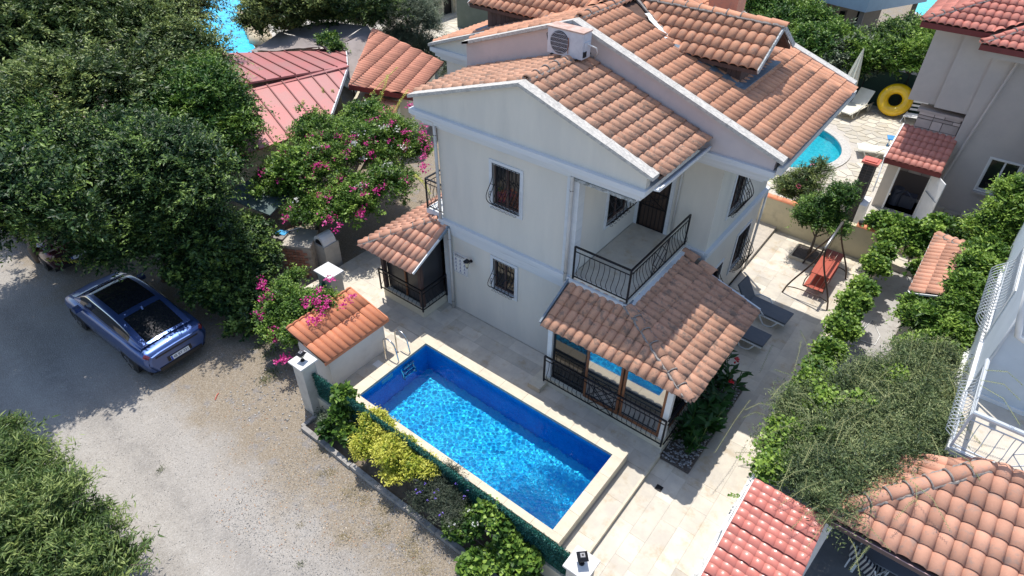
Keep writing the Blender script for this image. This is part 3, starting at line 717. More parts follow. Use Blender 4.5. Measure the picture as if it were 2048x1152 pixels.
# balcony door with iron screen
dr = part(MB().box(-6.50,-6.46,14.17,14.25,3.2,5.18).box(-5.70,-5.66,14.17,14.25,3.2,5.18).box(-6.46,-5.70,14.17,14.25,5.14,5.18), 'door', IRON, H)
part(MB().box(-6.46,-5.70,14.23,14.28,3.2,5.14),'door_panel',mat('door_panel',(.07,.045,.035),None,rough=.4),dr)
s_ = MB()
for i in range(7): xx = -6.43+i*.118; s_.bar((xx,14.19,3.22),(xx,14.19,5.12),.012,.012,(1,0,0))
for zz in (3.22,3.9,4.35,5.1): s_.bar((-6.46,14.185,zz),(-5.70,14.185,zz),.02,.02)
for (a,b) in ((( -6.46,3.9),(-5.70,4.35)),((-6.46,4.35),(-5.70,3.9))): s_.bar((a[0],14.18,a[1]),(b[0],14.18,b[1]),.014,.014)
s_.tube([(-6.08+.12*math.cos(q),14.18,4.12+.12*math.sin(q)) for q in np.linspace(0,6.283,14)],.007,4)
part(s_,'screen',IRON,dr)
mb = MB(); merged_box_frame('y',14.2,-1,-6.5,-5.66,3.2,5.18,.10,mb); part(mb,'door_surround',TRIM,H)
part(MB().tube([(-5.42,14.12,3.4),(-5.42,14.12,5.9)],.03,6),'downpipe',PIPE,H,True)
# side balcony on the left wall
b2 = part(MB().box(-11.72,-11.0,11.1,13.2,3.04,3.2),'balcony',TRIM,H)
railing((-11.68,11.12),(-11.68,13.2),3.22,.95,(-1,0),b2,12); railing((-11.66,11.12),(-11.03,11.12),3.22,.95,(0,-1),b2,5,post0=False)
part(MB().tube([(-11.2,11.02,3.02),(-10.8,10.98,2.95)],.045,8),'waste_pipe',PIPE,b2,True)

# --- sun room
sun = part(MB().box(-6.62,-3.03,10.10,10.24,-.02,.30).box(-3.17,-3.03,10.24,14.18,-.2,.30).box(-6.62,-6.5,10.24,11.05,-.02,.12), 'sun_room', CREAM, H)
for (x,y) in ((-6.53,10.2),(-3.12,10.2),(-3.12,12.2),(-3.12,13.95)):
    part(MB().box(x-.07,x+.07,y-.07,y+.07,.0 if x < -4 else .3,2.42), 'post', WHITE, sun)
def pane(x0_,x1_,y,z0_,z1_,fm=WOOD,f_=.06,par=sun):
    fr = MB().box(x0_,x0_+f_,y,y+.05,z0_,z1_).box(x1_-f_,x1_,y,y+.05,z0_,z1_).box(x0_+f_,x1_-f_,y,y+.05,z1_-f_,z1_).box(x0_+f_,x1_-f_,y,y+.05,z0_,z0_+f_*1.4)
    w_ = part(fr,'glazed_door',fm,par); part(MB().box(x0_+f_-.01,x1_-f_+.01,y+.02,y+.028,z0_+f_,z1_-f_),'pane',GLASS if fm is IRON else REFL,w_)
pane(-5.40,-4.37,10.13,.31,2.40); pane(-4.33,-3.20,10.145,.31,2.40)
pane(-6.44,-5.42,10.19,.31,2.40,IRON,.04)
for (a,b) in ((10.34,12.1),(12.3,13.85)):
    fr = MB()
    for (p,q,r,s2) in ((a,a+.06,.3,2.4),(b-.06,b,.3,2.4),(a+.06,b-.06,2.34,2.4),(a+.06,b-.06,.3,.38)): fr.box(-3.16,-3.11,p,q,r,s2)
    w_ = part(fr,'glazed_door',WOOD,sun); part(MB().box(-3.14,-3.13,a+.05,b-.05,.36,2.36),'pane',GLASS,w_)
part(MB().box(-6.4,-3.3,10.5,14.1,.05,.10),'inner_floor',mat('tile_floor',(.28,.24,.20),None,rough=.4),sun)
part(MB().box(-5.6,-3.4,13.0,13.8,.10,.55).box(-5.6,-3.4,13.6,13.9,.55,.95),'sofa',mat('sofa_fabric',(.35,.32,.28),None,rough=.9),sun)
railing((-6.58,10.02),(-3.04,10.02),.22,.92,(0,-1),sun,26,bulge=.09,cross=(.40,.60))
railing((-3.0,10.05),(-3.0,13.9),.22,.92,(1,0),sun,28,bulge=.16,cross=(.42,.58),post0=False)
part(MB().box(-6.9,-6.5,9.72,10.35,0,.16),'plinth',TRAVC,sun)
# sun-room roof: front slope, right slope, hip between
A_,B_,C_,D_ = (-6.55,9.72,2.47),(-2.52,9.72,2.47),(-5.0,11.04,3.10),(-6.55,11.04,3.10)
E1,F1 = (-2.52,13.55,2.47),(-5.0,13.75,3.10)
sr = part(MB().prism([(A_[0],A_[1]+.06,A_[2]-.10),(B_[0]-.08,B_[1]+.06,B_[2]-.10),(C_[0],C_[1],C_[2]-.08),(D_[0],D_[1],D_[2]-.08)],(0,0,.05)).prism([(B_[0]-.08,B_[1]+.06,B_[2]-.10),(E1[0]-.08,E1[1],E1[2]-.10),(F1[0],F1[1],F1[2]-.08),(C_[0],C_[1],C_[2]-.08)],(0,0,.05)), 'roof', DECK, H)
X, ts = tiles([A_,B_,C_,D_], TILE_OLD, w=.218, h=.37); X2,_ = tiles([B_,E1,F1,C_], TILE_OLD, w=.235, h=.44)
ts2 = tileset(TILE_OLD,.235,.44)
pieces('tile', ts, TILE_OLD, sr, X, 160); pieces('tile', ts2, TILE_OLD, sr, X2, 130)
rt, mo = ridge((B_[0]-.02,B_[1]+.02,B_[2]+.03),(C_[0]+.1,C_[1]-.06,C_[2]+.02),TILE_OLD,rad=.115,step=.42); pieces('ridge_tile',[],TILE_OLD,sr,rt); part(mo,'mortar',MORTAR,sr)
rt, mo = ridge((-3.9,13.78,2.90),(-5.0,13.95,3.14),TILE_OLD,rad=.13,step=.5); pieces('ridge_tile',[],TILE_OLD,sr,rt)
part(MB().prism([(-6.5,11.04,3.14),(-4.86,11.04,3.14),(-4.86,11.16,3.2),(-6.5,11.16,3.2)],(0,-.14,-.03)).prism([(-5.04,11.0,3.13),(-4.78,11.0,3.06),(-4.78,13.7,3.06),(-5.04,13.7,3.13)],(0,0,.02)),'flashing',LEAD,sr)
part(MB().bar((-6.6,9.74,2.50),(-6.6,11.04,3.14),.05,.10),'barge_board',LEAD,sr)
part(MB().bar((-2.5,13.62,2.50),(-4.35,13.72,2.97),.05,.06),'barge_board',TRIM,sr)
part(MB().bar((-2.64,9.9,2.36),(-2.64,13.55,2.36),.03,.14),'fascia',TRIM,sr); part(MB().bar((-6.5,9.86,2.36),(-2.66,9.86,2.36),.03,.12),'fascia',WOOD,sr)
mb = MB()
for i in range(26):
    t = rnd.random(); c = np.array(C_)+(np.array(B_)-np.array(C_))*t*.25+np.array((rnd.gauss(0,.07),rnd.gauss(0,.05),.07+rnd.gauss(0,.01)))
    mb.obox(c,(.03+.03*rnd.random(),.01,0),(0,.03+.03*rnd.random(),0),(0,0,.02))
part(mb,'mortar',MORTAR,sr)

# --- bay on the left with its own roof
bay = part(MB().box(-12.85,-11.09,10.02,10.16,-.02,.36).box(-12.85,-12.71,10.16,14.9,-.02,.36).box(-11.23,-11.09,10.16,11.06,-.02,.36), 'bay', CREAM, H)
for (x,y) in ((-11.18,10.10),(-12.78,10.10)): part(MB().box(x-.06,x+.06,y-.06,y+.06,.36,2.3),'post',DWOOD,bay)
part(MB().box(-12.7,-11.26,10.2,10.21,.36,2.3).box(-11.20,-11.19,10.2,11.05,.36,2.3).box(-12.76,-12.75,10.2,14.8,.36,2.3),'screen_panel',mat('dark_screen',(.035,.035,.04),None,rough=.3),bay)
part(MB().box(-11.30,-11.27,10.15,10.19,.4,2.3).box(-11.95,-11.90,10.15,10.19,.4,2.3),'mullion',WOOD,bay)
part(MB().bar((-12.9,10.0,2.24),(-11.0,10.0,2.24),.06,.10),'lintel',WOOD,bay)
railing((-12.87,9.94),(-11.03,9.94),.34,.80,(0,-1),bay,11,bulge=.13); railing((-11.02,9.96),(-11.02,10.99),.34,.80,(1,0),bay,7,bulge=.13,post0=False)
A_,B_,C_,D_ = (-13.02,9.46,2.2),(-10.78,9.46,2.2),(-10.78,11.03,2.98),(-11.45,11.03,2.98)
L1,L2 = (-13.02,14.8,2.2),(-11.02,14.8,3.0)
br = part(MB().prism([(A_[0]+.06,A_[1]+.06,2.12),(B_[0],B_[1]+.06,2.12),(C_[0],C_[1],2.90),(D_[0],D_[1],2.90)],(0,0,.05)).prism([(A_[0]+.06,A_[1]+.06,2.12),(D_[0],D_[1],2.9),(-11.02,11.03,2.93),(-11.02,14.8,2.93),(L1[0]+.06,14.8,2.12)],(0,0,.05)), 'roof', DECK, H)
X, ts = tiles([A_,B_,C_,D_], TILE_PINK, w=.225, h=.42); X2,_ = tiles([(L1[0],L1[1],L1[2]),A_,D_,(-11.02,11.35,3.0),L2], TILE_PINK, w=.225, h=.42, far=1)
pieces('tile', ts, TILE_PINK, br, X+X2, 260)
rt, mo = ridge((A_[0]+.02,A_[1]+.02,2.25),(-11.3,11.06,3.02),TILE_PINK,rad=.10); pieces('ridge_tile',[],TILE_PINK,br,rt); part(mo,'mortar',MORTAR,br)
part(MB().bar((-10.74,9.44,2.22),(-10.74,10.55,2.77),.035,.07),'gutter',WHITE,br); part(MB().bar((-10.74,10.55,2.77),(-10.74,11.0,3.0),.05,.08),'gutter',LEAD,br)
# ================================================================== small things on and round the house
def PY(px, py, y):
    d = WC.T@np.array([(px-1024)/FPX, (py-576)/FPX, 1.0]); return CAM+(y-CAM[1])/d[1]*d
# air conditioner on the pink gable
ac = thing('air_conditioner', 'boxy outdoor air conditioner with rusty top mounted on the pink gable wall', 'air conditioner', (-8.35,13.0,7.85))
ACM = mat('ac_paint', (.60,.61,.66), (.50,.51,.56), 5, .45, stain=(.35,.22,.15), sscale=14, sthr=(.68,.78), samt=.8)
part(MB().box(-8.85,-7.86,12.80,13.16,7.87,8.46),'casing',ACM,ac)
part(MB().box(-8.87,-7.84,12.78,13.18,8.46,8.49),'top_panel',mat('rusty_lid', (.42,.25,.19), (.55,.42,.36), 5, .7),ac)
c_ = MB().cyl((-8.50,12.80,8.16),(-8.50,12.785,8.16),.265,.262,28); part(c_,'fan_opening',mat('fan_dark',(.05,.05,.065),None,rough=.6),ac)
gr = MB()
for k in range(1,8): gr.tube([(-8.50+k*.035*math.cos(a),12.778,8.16+k*.035*math.sin(a)) for a in np.linspace(0,6.283,24)],.0025,3)
for k in range(-2,3): gr.box(-8.50-math.sqrt(max(.0,.26**2-(k*.1)**2)),-8.50+math.sqrt(max(.0,.26**2-(k*.1)**2)),12.77,12.775,8.155+k*.1,8.163+k*.1)
part(gr,'fan_grille',ACM,ac)
part(MB().box(-7.862,-7.84,12.86,13.1,7.95,8.25),'valve_cover',ACM,ac); part(MB().box(-7.86,-7.83,12.84,12.95,7.92,8.05),'valve',IRON,ac)
part(MB().bar((-8.7,13.4,7.86),(-8.7,12.74,7.86),.04,.03).bar((-8.0,13.4,7.86),(-8.0,12.74,7.86),.04,.03),'bracket',IRON,ac)
part(MB().tube([(-8.86,12.95,8.35),(-9.05,13.05,8.2),(-9.12,13.2,8.0),(-9.0,13.3,7.8),(-8.7,13.3,7.72)],.012,5),'cable',IRON,ac,True)
part(MB().tube([(-7.84,13.0,8.2),(-7.70,13.15,8.1),(-7.74,13.3,7.95),(-7.9,13.38,7.75)],.018,5),'insulated_pipe',PLASTIC,ac,True)
part(MB().box(-8.25,-8.235,12.772,12.776,7.95,8.32),'rusty_strip',mat('rust',(.33,.13,.07),None),ac)
# wall lamp
wl = thing('wall_lamp', 'small black lantern fixed to the house wall above the notice board', 'lamp', (-9.98,10.9,2.1))
LG = mat('lamp_glass', (.55,.52,.40), None, rough=.25)
part(MB().cyl((-9.98,11.04,2.10),(-9.98,11.02,2.10),.05).tube([(-9.98,11.03,2.10),(-9.98,10.95,2.05),(-9.98,10.88,2.16),(-9.98,10.84,2.24)],.012,5),'arm',IRON,wl)
part(MB().cyl((-9.98,10.84,2.01),(-9.98,10.84,2.19),.05,.08,6),'lantern_glass',LG,wl); part(MB().cyl((-9.98,10.84,2.19),(-9.98,10.84,2.28),.11,.02,6),'cap',IRON,wl)
part(MB().cyl((-9.98,10.84,1.93),(-9.98,10.84,2.01),.01,.05,6),'finial',IRON,wl)
# notice board with rules
nb_ = thing('notice_board', 'white notice board with black border, heading and small pictograms on the wall', 'notice board', (-10.4,11.03,1.8))
part(MB().box(-10.70,-10.13,11.028,11.046,1.42,2.14),'panel',WHITE,nb_)
INK = mat('print_ink',(.05,.055,.10),None,rough=.6)
bd = MB()
for (a,b,c,d) in ((-10.675,-10.668,1.445,2.115),(-10.162,-10.155,1.445,2.115),(-10.668,-10.162,2.108,2.115),(-10.668,-10.162,1.445,1.452)): bd.box(a,b,11.025,11.029,c,d)
part(bd,'border',INK,nb_)
hd = MB()
for j,(z,n,h) in enumerate(((2.06,16,.026),(2.015,13,.014))):
    xx = -10.62
    for i in range(n):
        w_ = rnd.uniform(.012,.024); hd.box(xx,xx+w_,11.025,11.029,z,z+h); xx += w_+.006
part(hd,'heading',INK,nb_)
pc = MB(); gm_ = mat('pictogram',(.10,.12,.28),None)
for i in range(3):
    for j in range(4):
        cx, cz = -10.58+i*.165, 1.93-j*.125; pc.cyl((cx,11.029,cz+.02),(cx,11.025,cz+.02),.014,None,8); pc.box(cx-.012-.012*rnd.random(),cx+.02,11.025,11.029,cz-.025,cz+.004)
        for q in range(2): pc.box(cx-.045,cx+.03+.02*rnd.random(),11.025,11.029,cz-.045-.014*q,cz-.040-.014*q)
part(pc,'pictogram',gm_,nb_,kind='stuff')

# storage box
sb = thing('storage_hut', 'low white storage hut with new orange tile roof at the end of the pool', 'storage hut', (-11.7,7.4,0))
part(MB().box(-12.3,-11.0,6.42,8.36,-.02,1.03),'wall',mat('white_plaster',(.70,.69,.66),(.62,.61,.59),1.5,.85,bump=.1,stain=(.45,.42,.37),sscale=1.5,sthr=(.55,.8),samt=.4),sb)
q0,q1,q2,q3 = (-10.93,6.28,1.10),(-10.93,8.50,1.10),(-12.45,8.50,1.46),(-12.45,6.28,1.46)
sr_ = part(MB().prism([(a[0],a[1],a[2]-.06) for a in (q0,q1,q2,q3)],(0,0,.045)),'roof',DECK,sb)
X, ts = tiles([q0,q1,q2,q3],TILE_NEW,w=.20,h=.78,s=.75); pieces('tile',ts,TILE_NEW,sr_,X)
part(MB().bar((-10.92,6.26,1.06),(-10.92,8.52,1.06),.03,.09).bar((-10.95,8.51,1.10),(-12.45,8.51,1.46),.03,.08),'fascia',TILE_NEW,sb)

# gate pillars
def pillar(x,y,hx,hy,zb,zt,label,lamp=True,capw=.06):
    t = thing('gate_pillar',label,'pillar',(x,y,zb),'pillars of the garden fence')
    part(MB().box(x-hx,x+hx,y-hy,y+hy,zb,zt),'shaft',CREAM if zt < 0 else mat('pillar_plaster',(.58,.55,.49),(.50,.47,.42),2,.85,bump=.15,stain=(.34,.31,.27),sscale=2,sthr=(.5,.75),samt=.6),t)
    part(MB().box(x-hx-capw,x+hx+capw,y-hy-capw,y+hy+capw,zt,zt+.05),'cap_stone',mat('marble_cap',(.66,.65,.63),(.56,.55,.54),6,.5,stain=(.45,.44,.42),sscale=8,sthr=(.55,.7),samt=.5),t)
    return t
pillar(-11.08,5.78,.20,.20,GZ-.02,1.45,'tall plastered pillar with black lamp at the corner by the storage hut',)
pillar(-2.66,5.72,.20,.20,GZ-.02,1.35,'pillar with black square lamp at the bottom edge beside the terrace step')
p2 = P(658,545,1.35); pillar(p2[0],p2[1],.30,.22,GZ-.02,1.38,'lampless pillar with a worn white top behind the small bougainvillea')
def post_lamp(x,y,z,label,rot):
    t = thing('post_lamp',label,'lamp',(x,y,z),'post lamps on the pillars')
    part(MB().cyl((x,y,z),(x,y,z+.03),.06,.05,12).cyl((x,y,z+.03),(x,y,z+.12),.022,.03,8),'base',IRON,t)
    c,s_ = math.cos(rot),math.sin(rot)
    def fr(zz,r): return [(x+r*(c*a-s_*b),y+r*(s_*a+c*b),zz) for a,b in ((-1,-1),(1,-1),(1,1),(-1,1))]
    def frustum(z0_,r0_,z1_,r1_,nm,m):
        a,b = fr(z0_,r0_),fr(z1_,r1_); part(MB().add(a+b,[(3,2,1,0),(4,5,6,7),(0,1,5,4),(1,2,6,5),(2,3,7,6),(3,0,4,7)]) or (lambda mb:(mb.add(a+b,[(3,2,1,0),(4,5,6,7),(0,1,5,4),(1,2,6,5),(2,3,7,6),(3,0,4,7)]),mb)[1])(MB()),nm,m,t)
    frustum(z+.12,.045,z+.24,.075,'lantern_glass',LG); frustum(z+.24,.105,z+.29,.05,'hood',IRON); frustum(z+.291,.045,z+.30,.04,'top_plate',mat('grey_plate',(.25,.25,.27),None,rough=.4)); frustum(z+.3005,.022,z+.305,.02,'emblem',IRON)
    return t
post_lamp(-11.08,5.78,1.50,'black lamp on the pillar at the corner by the storage hut',.2)
post_lamp(-2.66,5.72,1.40,'black square lamp on the pillar at the bottom edge of the terrace',.75)
# fence: low wall, wire posts, green artificial-hedge mesh
fn = thing('mesh_fence','green artificial hedge mesh fence on a low cream wall beside the pool','fence',(-7,5.9,GZ))
part(MB().box(-10.88,-2.86,5.80,5.97,GZ-.02,.24),'base_wall',CREAM,fn)
part(MB().box(-10.88,-2.86,5.855,5.875,.24,1.10),'backing_mesh',mat('green_net',(.008,.06,.045),(.01,.09,.06),30,.9,bump=.5,bscale=120),fn)
for i in range(5): x = -10.7+i*1.93; part(MB().cyl((x,5.90,.2),(x,5.90,1.12),.02,None,6),'post',IRON,fn)
for i,(x,) in enumerate(((-8.65,),(-6.1,))): part(MB().box(x-.06,x+.06,5.98,6.30,.34,.36),'bracket_plate',LEAD,fn)

# kerb of the planting strip
kb = MB()
kr = thing('garden_kerb','old grey concrete kerb edging the planting strip along the street','kerb',(-8,5.1,GZ))
xx = -10.75
while xx < -3.6:
    L = .95; mb = MB().bar((xx+.008,5.12+rnd.gauss(0,.01),GZ+.05),(xx+L-.008,5.12+rnd.gauss(0,.012),GZ+.05+rnd.gauss(0,.008)),.12,.16,r=rnd.random()); part(mb,'kerb_stone',mat('old_concrete',(.36,.34,.32),(.27,.255,.24),5,.9,.15,bump=.5,stain=(.15,.14,.12),sscale=6,sthr=(.5,.65)) if xx < -10 else bpy.data.materials['old_concrete'],kr); xx += L
part(MB().bar((-10.77,5.12,GZ+.05),(-10.77,5.62,GZ+.05),.11,.15),'kerb_stone',bpy.data.materials['old_concrete'],kr)
struct(MB().box(-10.7,-2.9,5.19,5.80,GZ-.02,GZ+.05),'planting_soil',mat('soil',(.12,.09,.065),(.20,.16,.12),6,.95,bump=.8,bscale=30))

# canna bed beside the sun room
struct(MB().box(-2.995,-2.22,9.98,13.6,-.17,-.10),'planting_bed',mat('bed_soil',(.07,.06,.05),(.12,.10,.09),8,.95,bump=.8,bscale=40))
def pebbles(name,n,reg,z,m,s0,s1,seed):
    rg = np.random.default_rng(seed); oct_ = np.array([(1,0,0),(-1,0,0),(0,1,0),(0,-1,0),(0,0,1),(0,0,-1)],float); of = np.array([(0,2,4),(2,1,4),(1,3,4),(3,0,4),(2,0,5),(1,2,5),(3,1,5),(0,3,5)])
    c = np.stack([rg.uniform(reg[0],reg[1],n),rg.uniform(reg[2],reg[3],n),np.full(n,z)],-1); s_ = rg.uniform(s0,s1,n)
    th = rg.uniform(0,6.28,n); R = np.stack([np.stack([np.cos(th),-np.sin(th),0*th],-1),np.stack([np.sin(th),np.cos(th),0*th],-1),np.stack([0*th,0*th,1+0*th],-1)],1)
    sc_ = np.stack([s_*rg.uniform(.8,1.3,n),s_*rg.uniform(.7,1.1,n),s_*rg.uniform(.45,.75,n)],-1)
    v = np.einsum('nij,nkj->nki',R,oct_[None]*sc_[:,None,:]*rg.uniform(.8,1.2,(n,6,1)))+c[:,None,:]
    f = (of[None]+6*np.arange(n)[:,None,None]).reshape(-1,3)
    me = np_mesh(name,v.reshape(-1,3),f,np.repeat(rg.uniform(0,1,n),6)); me.materials.append(m)
    o = bpy.data.objects.new(name,me); COL.objects.link(o); return tag(o,kind='stuff')
PEB = mat('pebble',(.34,.33,.33),(.22,.22,.23),9,.6,.5)
pebbles('bed_pebbles',900,(-2.98,-2.24,10.0,13.5),-.09,PEB,.022,.045,5)
GRV = mat('loose_gravel',(.42,.40,.37),(.28,.27,.26),20,.9,.55)
pebbles('loose_gravel',9000,(-10.5,-2.0,2.2,5.1),GZ+.004,GRV,.006,.017,6); pebbles('street_gravel',5000,(-16,-9,1.0,6.0),GZ+.004,GRV,.005,.013,9)
pebbles('verge_rubble',260,(-13.4,-10.6,4.3,6.4),GZ+.004,GRV,.012,.04,8)

# back wall with red cap
bw = thing('garden_wall','cream garden wall capped with red half-round tiles behind the terrace','wall',(-2.5,22,0))
part(MB().box(-5.6,-1.0,21.95,22.15,-.2,1.02),'wall_panel',mat('yellow_plaster',(.62,.55,.38),(.55,.49,.34),1.5,.9,stain=(.30,.27,.20),sscale=1.5,sthr=(.52,.72),samt=.6),bw)
part(MB().box(-.5,1.4,22.9,23.1,-.3,.9),'wall_panel',bpy.data.materials['yellow_plaster'],bw); part(MB().box(-.5,1.4,22.88,23.12,.9,.96),'coping',IVORY,bw)
for a,b in ((-5.5,-2.9),(-1.9,-1.05)):
    rt,mo = ridge((a,22.05,1.03),(b,22.05,1.03),TILE_NEW,rad=.12,step=.33); pieces('cap_tile',[],TILE_NEW,bw,rt)
# swing
sw = thing('garden_swing','brown metal swing frame with a red slatted bench on the terrace','swing',(-2.2,19.4,-.15))
BR = mat('brown_metal',(.09,.065,.055),None,rough=.4,metal=.6); RED = mat('red_slat',(.42,.095,.06),(.36,.08,.05),5,.55)
for y,y2 in ((18.4,18.55),(20.45,20.3)):
    for sx in (-1,1):
        pts = []
        for t in np.linspace(0,1,11):
            a = t*math.pi/2; pts.append((-2.17+sx*(.72*(1-math.sin(a)**1.3*.96)), y+(y2-y)*t, -.15+2.02*math.sin(a)**1.0*(1-.0*t)*(.5+.5*t) if False else -.15+2.05*(t**.85)))
        part(MB().tube(pts,.028,7),'leg',BR,sw,True)
    part(MB().tube([(-2.17-.62*math.cos(a),y,.12+.10*math.sin(a)) for a in np.linspace(0,math.pi,9)],.018,6),'brace',BR,sw,True)
part(MB().tube([(-2.17,18.5,1.88),(-2.17,20.35,1.88)],.04,8),'ridge_bar',mat('grey_bar',(.35,.34,.33),None,rough=.35,metal=.8),sw,True)
for i in range(3): x = -2.36+i*.20; part(MB().box(x,x+.19,18.95,20.62,.60,.625),'backrest_slat',RED,sw)
for i in range(4): x = -2.40+i*.16; part(MB().box(x,x+.14,18.72,20.4,.18,.20),'seat_slat',RED,sw)
part(MB().tube([(-2.36,18.95,.6),(-2.42,18.74,.4),(-2.42,18.72,.18)],.018,5).tube([(-1.76,18.95,.6),(-1.78,18.74,.4),(-1.78,18.72,.18)],.018,5).tube([(-2.42,18.72,.17),(-1.76,18.72,.17)],.018,5),'bench_frame',BR,sw,True)
part(MB().tube([(-2.17,18.72,1.88),(-2.36,18.97,.62)],.007,4).tube([(-2.17,20.3,1.88),(-2.3,20.6,.62)],.007,4),'chain',IRON,sw)
for i,(x,c) in enumerate(((-1.80,'earth brown'),(-1.52,'rusty red'))):
    t = thing('flower_pot',('small dark pot on top of the garden wall nearest the swing' if i == 0 else 'small reddish pot on the garden wall beside the vine'),'pot',(x,22.05,1.02)); part(MB().cyl((x,22.05,1.02),(x,22.05,1.20),.07,.10,12),'pot',BR if i == 0 else TILE_RED,t); part(MB().cyl((x,22.05,1.195),(x,22.05,1.205),.092,.092,12),'soil',IRON,t)
# tree planter
pl = thing('tree_planter','square dark earth planter in the paving round the small citrus tree','planter',(-2.9,21.0,-.15))
pm = MB()
for (a,b,c,d) in ((-3.42,-2.38,20.48,20.54),(-3.42,-2.38,21.46,21.52),(-3.42,-3.36,20.54,21.46),(-2.44,-2.38,20.54,21.46)): pm.box(a,b,c,d,-.17,-.06)
part(pm,'stone_edge',TRAVC,pl); part(MB().box(-3.36,-2.44,20.54,21.46,-.17,-.11),'soil',bpy.data.materials['bed_soil'],pl)
# barbecue chimney
bq = thing('barbecue_chimney','slim black brick barbecue chimney with red cap beyond the garden wall','barbecue',(-2.4,24.1,0))
BKB = mat('black_brick',(.035,.035,.04),(.05,.05,.055),8,.5,.3); part(MB().box(-2.62,-2.22,23.9,24.26,0,2.45),'core',MORTAR,bq)
for k in range(24):
    for j in range(2):
        z = .02+k*.10; o_ = .1 if k % 2 else 0
        part(MB().box(-2.63+j*.2+(.0 if not o_ else .0),-2.44+j*.2,23.885,23.9,z,z+.085,rnd.random()),'brick',BKB,bq)
    part(MB().box(-2.22,-2.205,23.9,24.26,.02+k*.10,.105+k*.10,rnd.random()),'brick',BKB,bq)
part(MB().box(-2.7,-2.14,23.82,24.34,2.45,2.52).box(-2.62,-2.22,23.9,24.26,2.52,2.56),'cap',TILE_RED,bq)
part(MB().box(-2.9,-2.62,23.7,24.5,0,1.15).box(-2.22,-1.98,23.7,24.5,0,.95),'side_wall',WHITE,bq)

# loungers
def lounger(name,label,loc,rz,cush,frame,group,back=.75,length=1.95):
    t = thing(name,label,'sun lounger',(0,0,0),group,local=True)
    W = .62; 
    for s_ in (-1,1):
        part(MB().tube([(-.95,s_*W/2,.30),(.30,s_*W/2,.30),(.95,s_*W/2,.32)],.028,6).tube([(-.75,s_*W/2,.30),(-.62,s_*W/2,.06),(-.50,s_*W/2,0),(-.35,s_*W/2,.0),(-.15,s_*W/2,.28)],.026,6).tube([(.55,s_*W/2,.30),(.62,s_*W/2,.0),(.75,s_*W/2,0),(.85,s_*W/2,.30)],.026,6),'side_rail',frame,t,True)
        part(MB().tube([(.42,s_*(W/2+.04),.34),(.15,s_*(W/2+.06),.50),(-.15,s_*(W/2+.06),.50),(-.32,s_*(W/2+.03),.32)],.022,6),'armrest',frame,t,True)
    part(MB().box(-.95,.32,-W/2+.02,W/2-.02,.30,.34),'seat',frame,t)
    c,s2 = math.cos(back),math.sin(back)
    part(MB().prism([(.32,-W/2+.02,.31),(.32+.72*c,-W/2+.02,.31+.72*s2),(.32+.72*c-.03*s2,-W/2+.02,.31+.72*s2+.03*c),(.30,-W/2+.02,.34)],(0,W-.04,0)),'backrest',frame,t)
    if cush is not None:
        part(MB().box(-.97,.33,-W/2-.01,W/2+.01,.342,.40),'cushion',cush,t)
        part(MB().prism([(.30,-W/2-.01,.345),(.32+.76*c,-W/2-.01,.34+.76*s2),(.32+.76*c-.06*s2,-W/2-.01,.34+.76*s2+.06*c),(.30,-W/2-.01,.405)],(0,W+.02,0)),'back_cushion',cush,t)
    t.location = loc; t.rotation_euler = (0,0,rz); return t
GREY = mat('grey_cushion',(.105,.118,.14),(.125,.135,.155),9,.85,bump=.2,bscale=90)
lounger('sun_lounger','white lounger with dark grey cushion and raised back beside the house wall',(-3.14,16.78,-.15),math.radians(176),GREY,PLASTIC,None,back=1.0)
lounger('sun_lounger','white lounger with dark grey cushion half hidden under the sun room roof edge',(-3.32,15.38,-.15),math.radians(177),GREY,PLASTIC,None,back=1.0)

# ================================================================== flagstone terrace of the neighbour
def voronoi_cells(x0,x1,y0,y1,cell,seed):
    rg = np.random.default_rng(seed); nx,ny = int((x1-x0)/cell),int((y1-y0)/cell); pts = {}
    for i in range(-2,nx+3):
        for j in range(-2,ny+3): pts[i,j] = np.array((x0+(i+.5+rg.uniform(-.36,.36))*cell, y0+(j+.5+rg.uniform(-.36,.36))*cell))
    for i in range(nx):
        for j in range(ny):
            c = pts[i,j]; poly = [c+np.array(q)*cell*1.6 for q in ((-1,-1),(1,-1),(1,1),(-1,1))]
            for di in (-2,-1,0,1,2):
                for dj in (-2,-1,0,1,2):
                    if not di and not dj: continue
                    o = pts.get((i+di,j+dj)); 
                    if o is None: continue
                    n = o-c; d = np.linalg.norm(n); n = n/d; lim = d/2-.022; out = []
                    for k in range(len(poly)):
                        a,b = poly[k],poly[(k+1)%len(poly)]; da,db = (a-c)@n-lim,(b-c)@n-lim
                        if da <= 0: out.append(a)
                        if da*db < 0: out.append(a+(b-a)*da/(da-db))
                    poly = out
                    if len(poly) < 3: break
                if len(poly) < 3: break
            if len(poly) >= 3: yield c,poly
FLAG = mat('flagstone',(.56,.50,.39),(.50,.47,.41),2.2,.8,.17,stain=(.40,.34,.24),sscale=3,sthr=(.5,.7),samt=.5,bump=.25,bscale=40)
FGROUT = mat('flag_grout',(.52,.48,.42),(.42,.39,.35),5,.95)
fl = MB()
def donut_sheet(mb,rect,c,r,z,n=48):
    "rectangle with a round hole"
    cx,cy = c; ring = [(cx+r*math.cos(2*math.pi*k/n),cy+r*math.sin(2*math.pi*k/n),z) for k in range(n)]
    out = []
    for k in range(n):
        a = 2*math.pi*k/n; dx,dy = math.cos(a),math.sin(a)
        t = min([(rect[1]-cx)/dx if dx > 1e-6 else 1e9,(rect[0]-cx)/dx if dx < -1e-6 else 1e9,(rect[3]-cy)/dy if dy > 1e-6 else 1e9,(rect[2]-cy)/dy if dy < -1e-6 else 1e9])
        out.append((cx+dx*t,cy+dy*t,z))
    mb.add(ring+out,[(k,n+k,n+(k+1)%n,(k+1)%n) for k in range(n)])
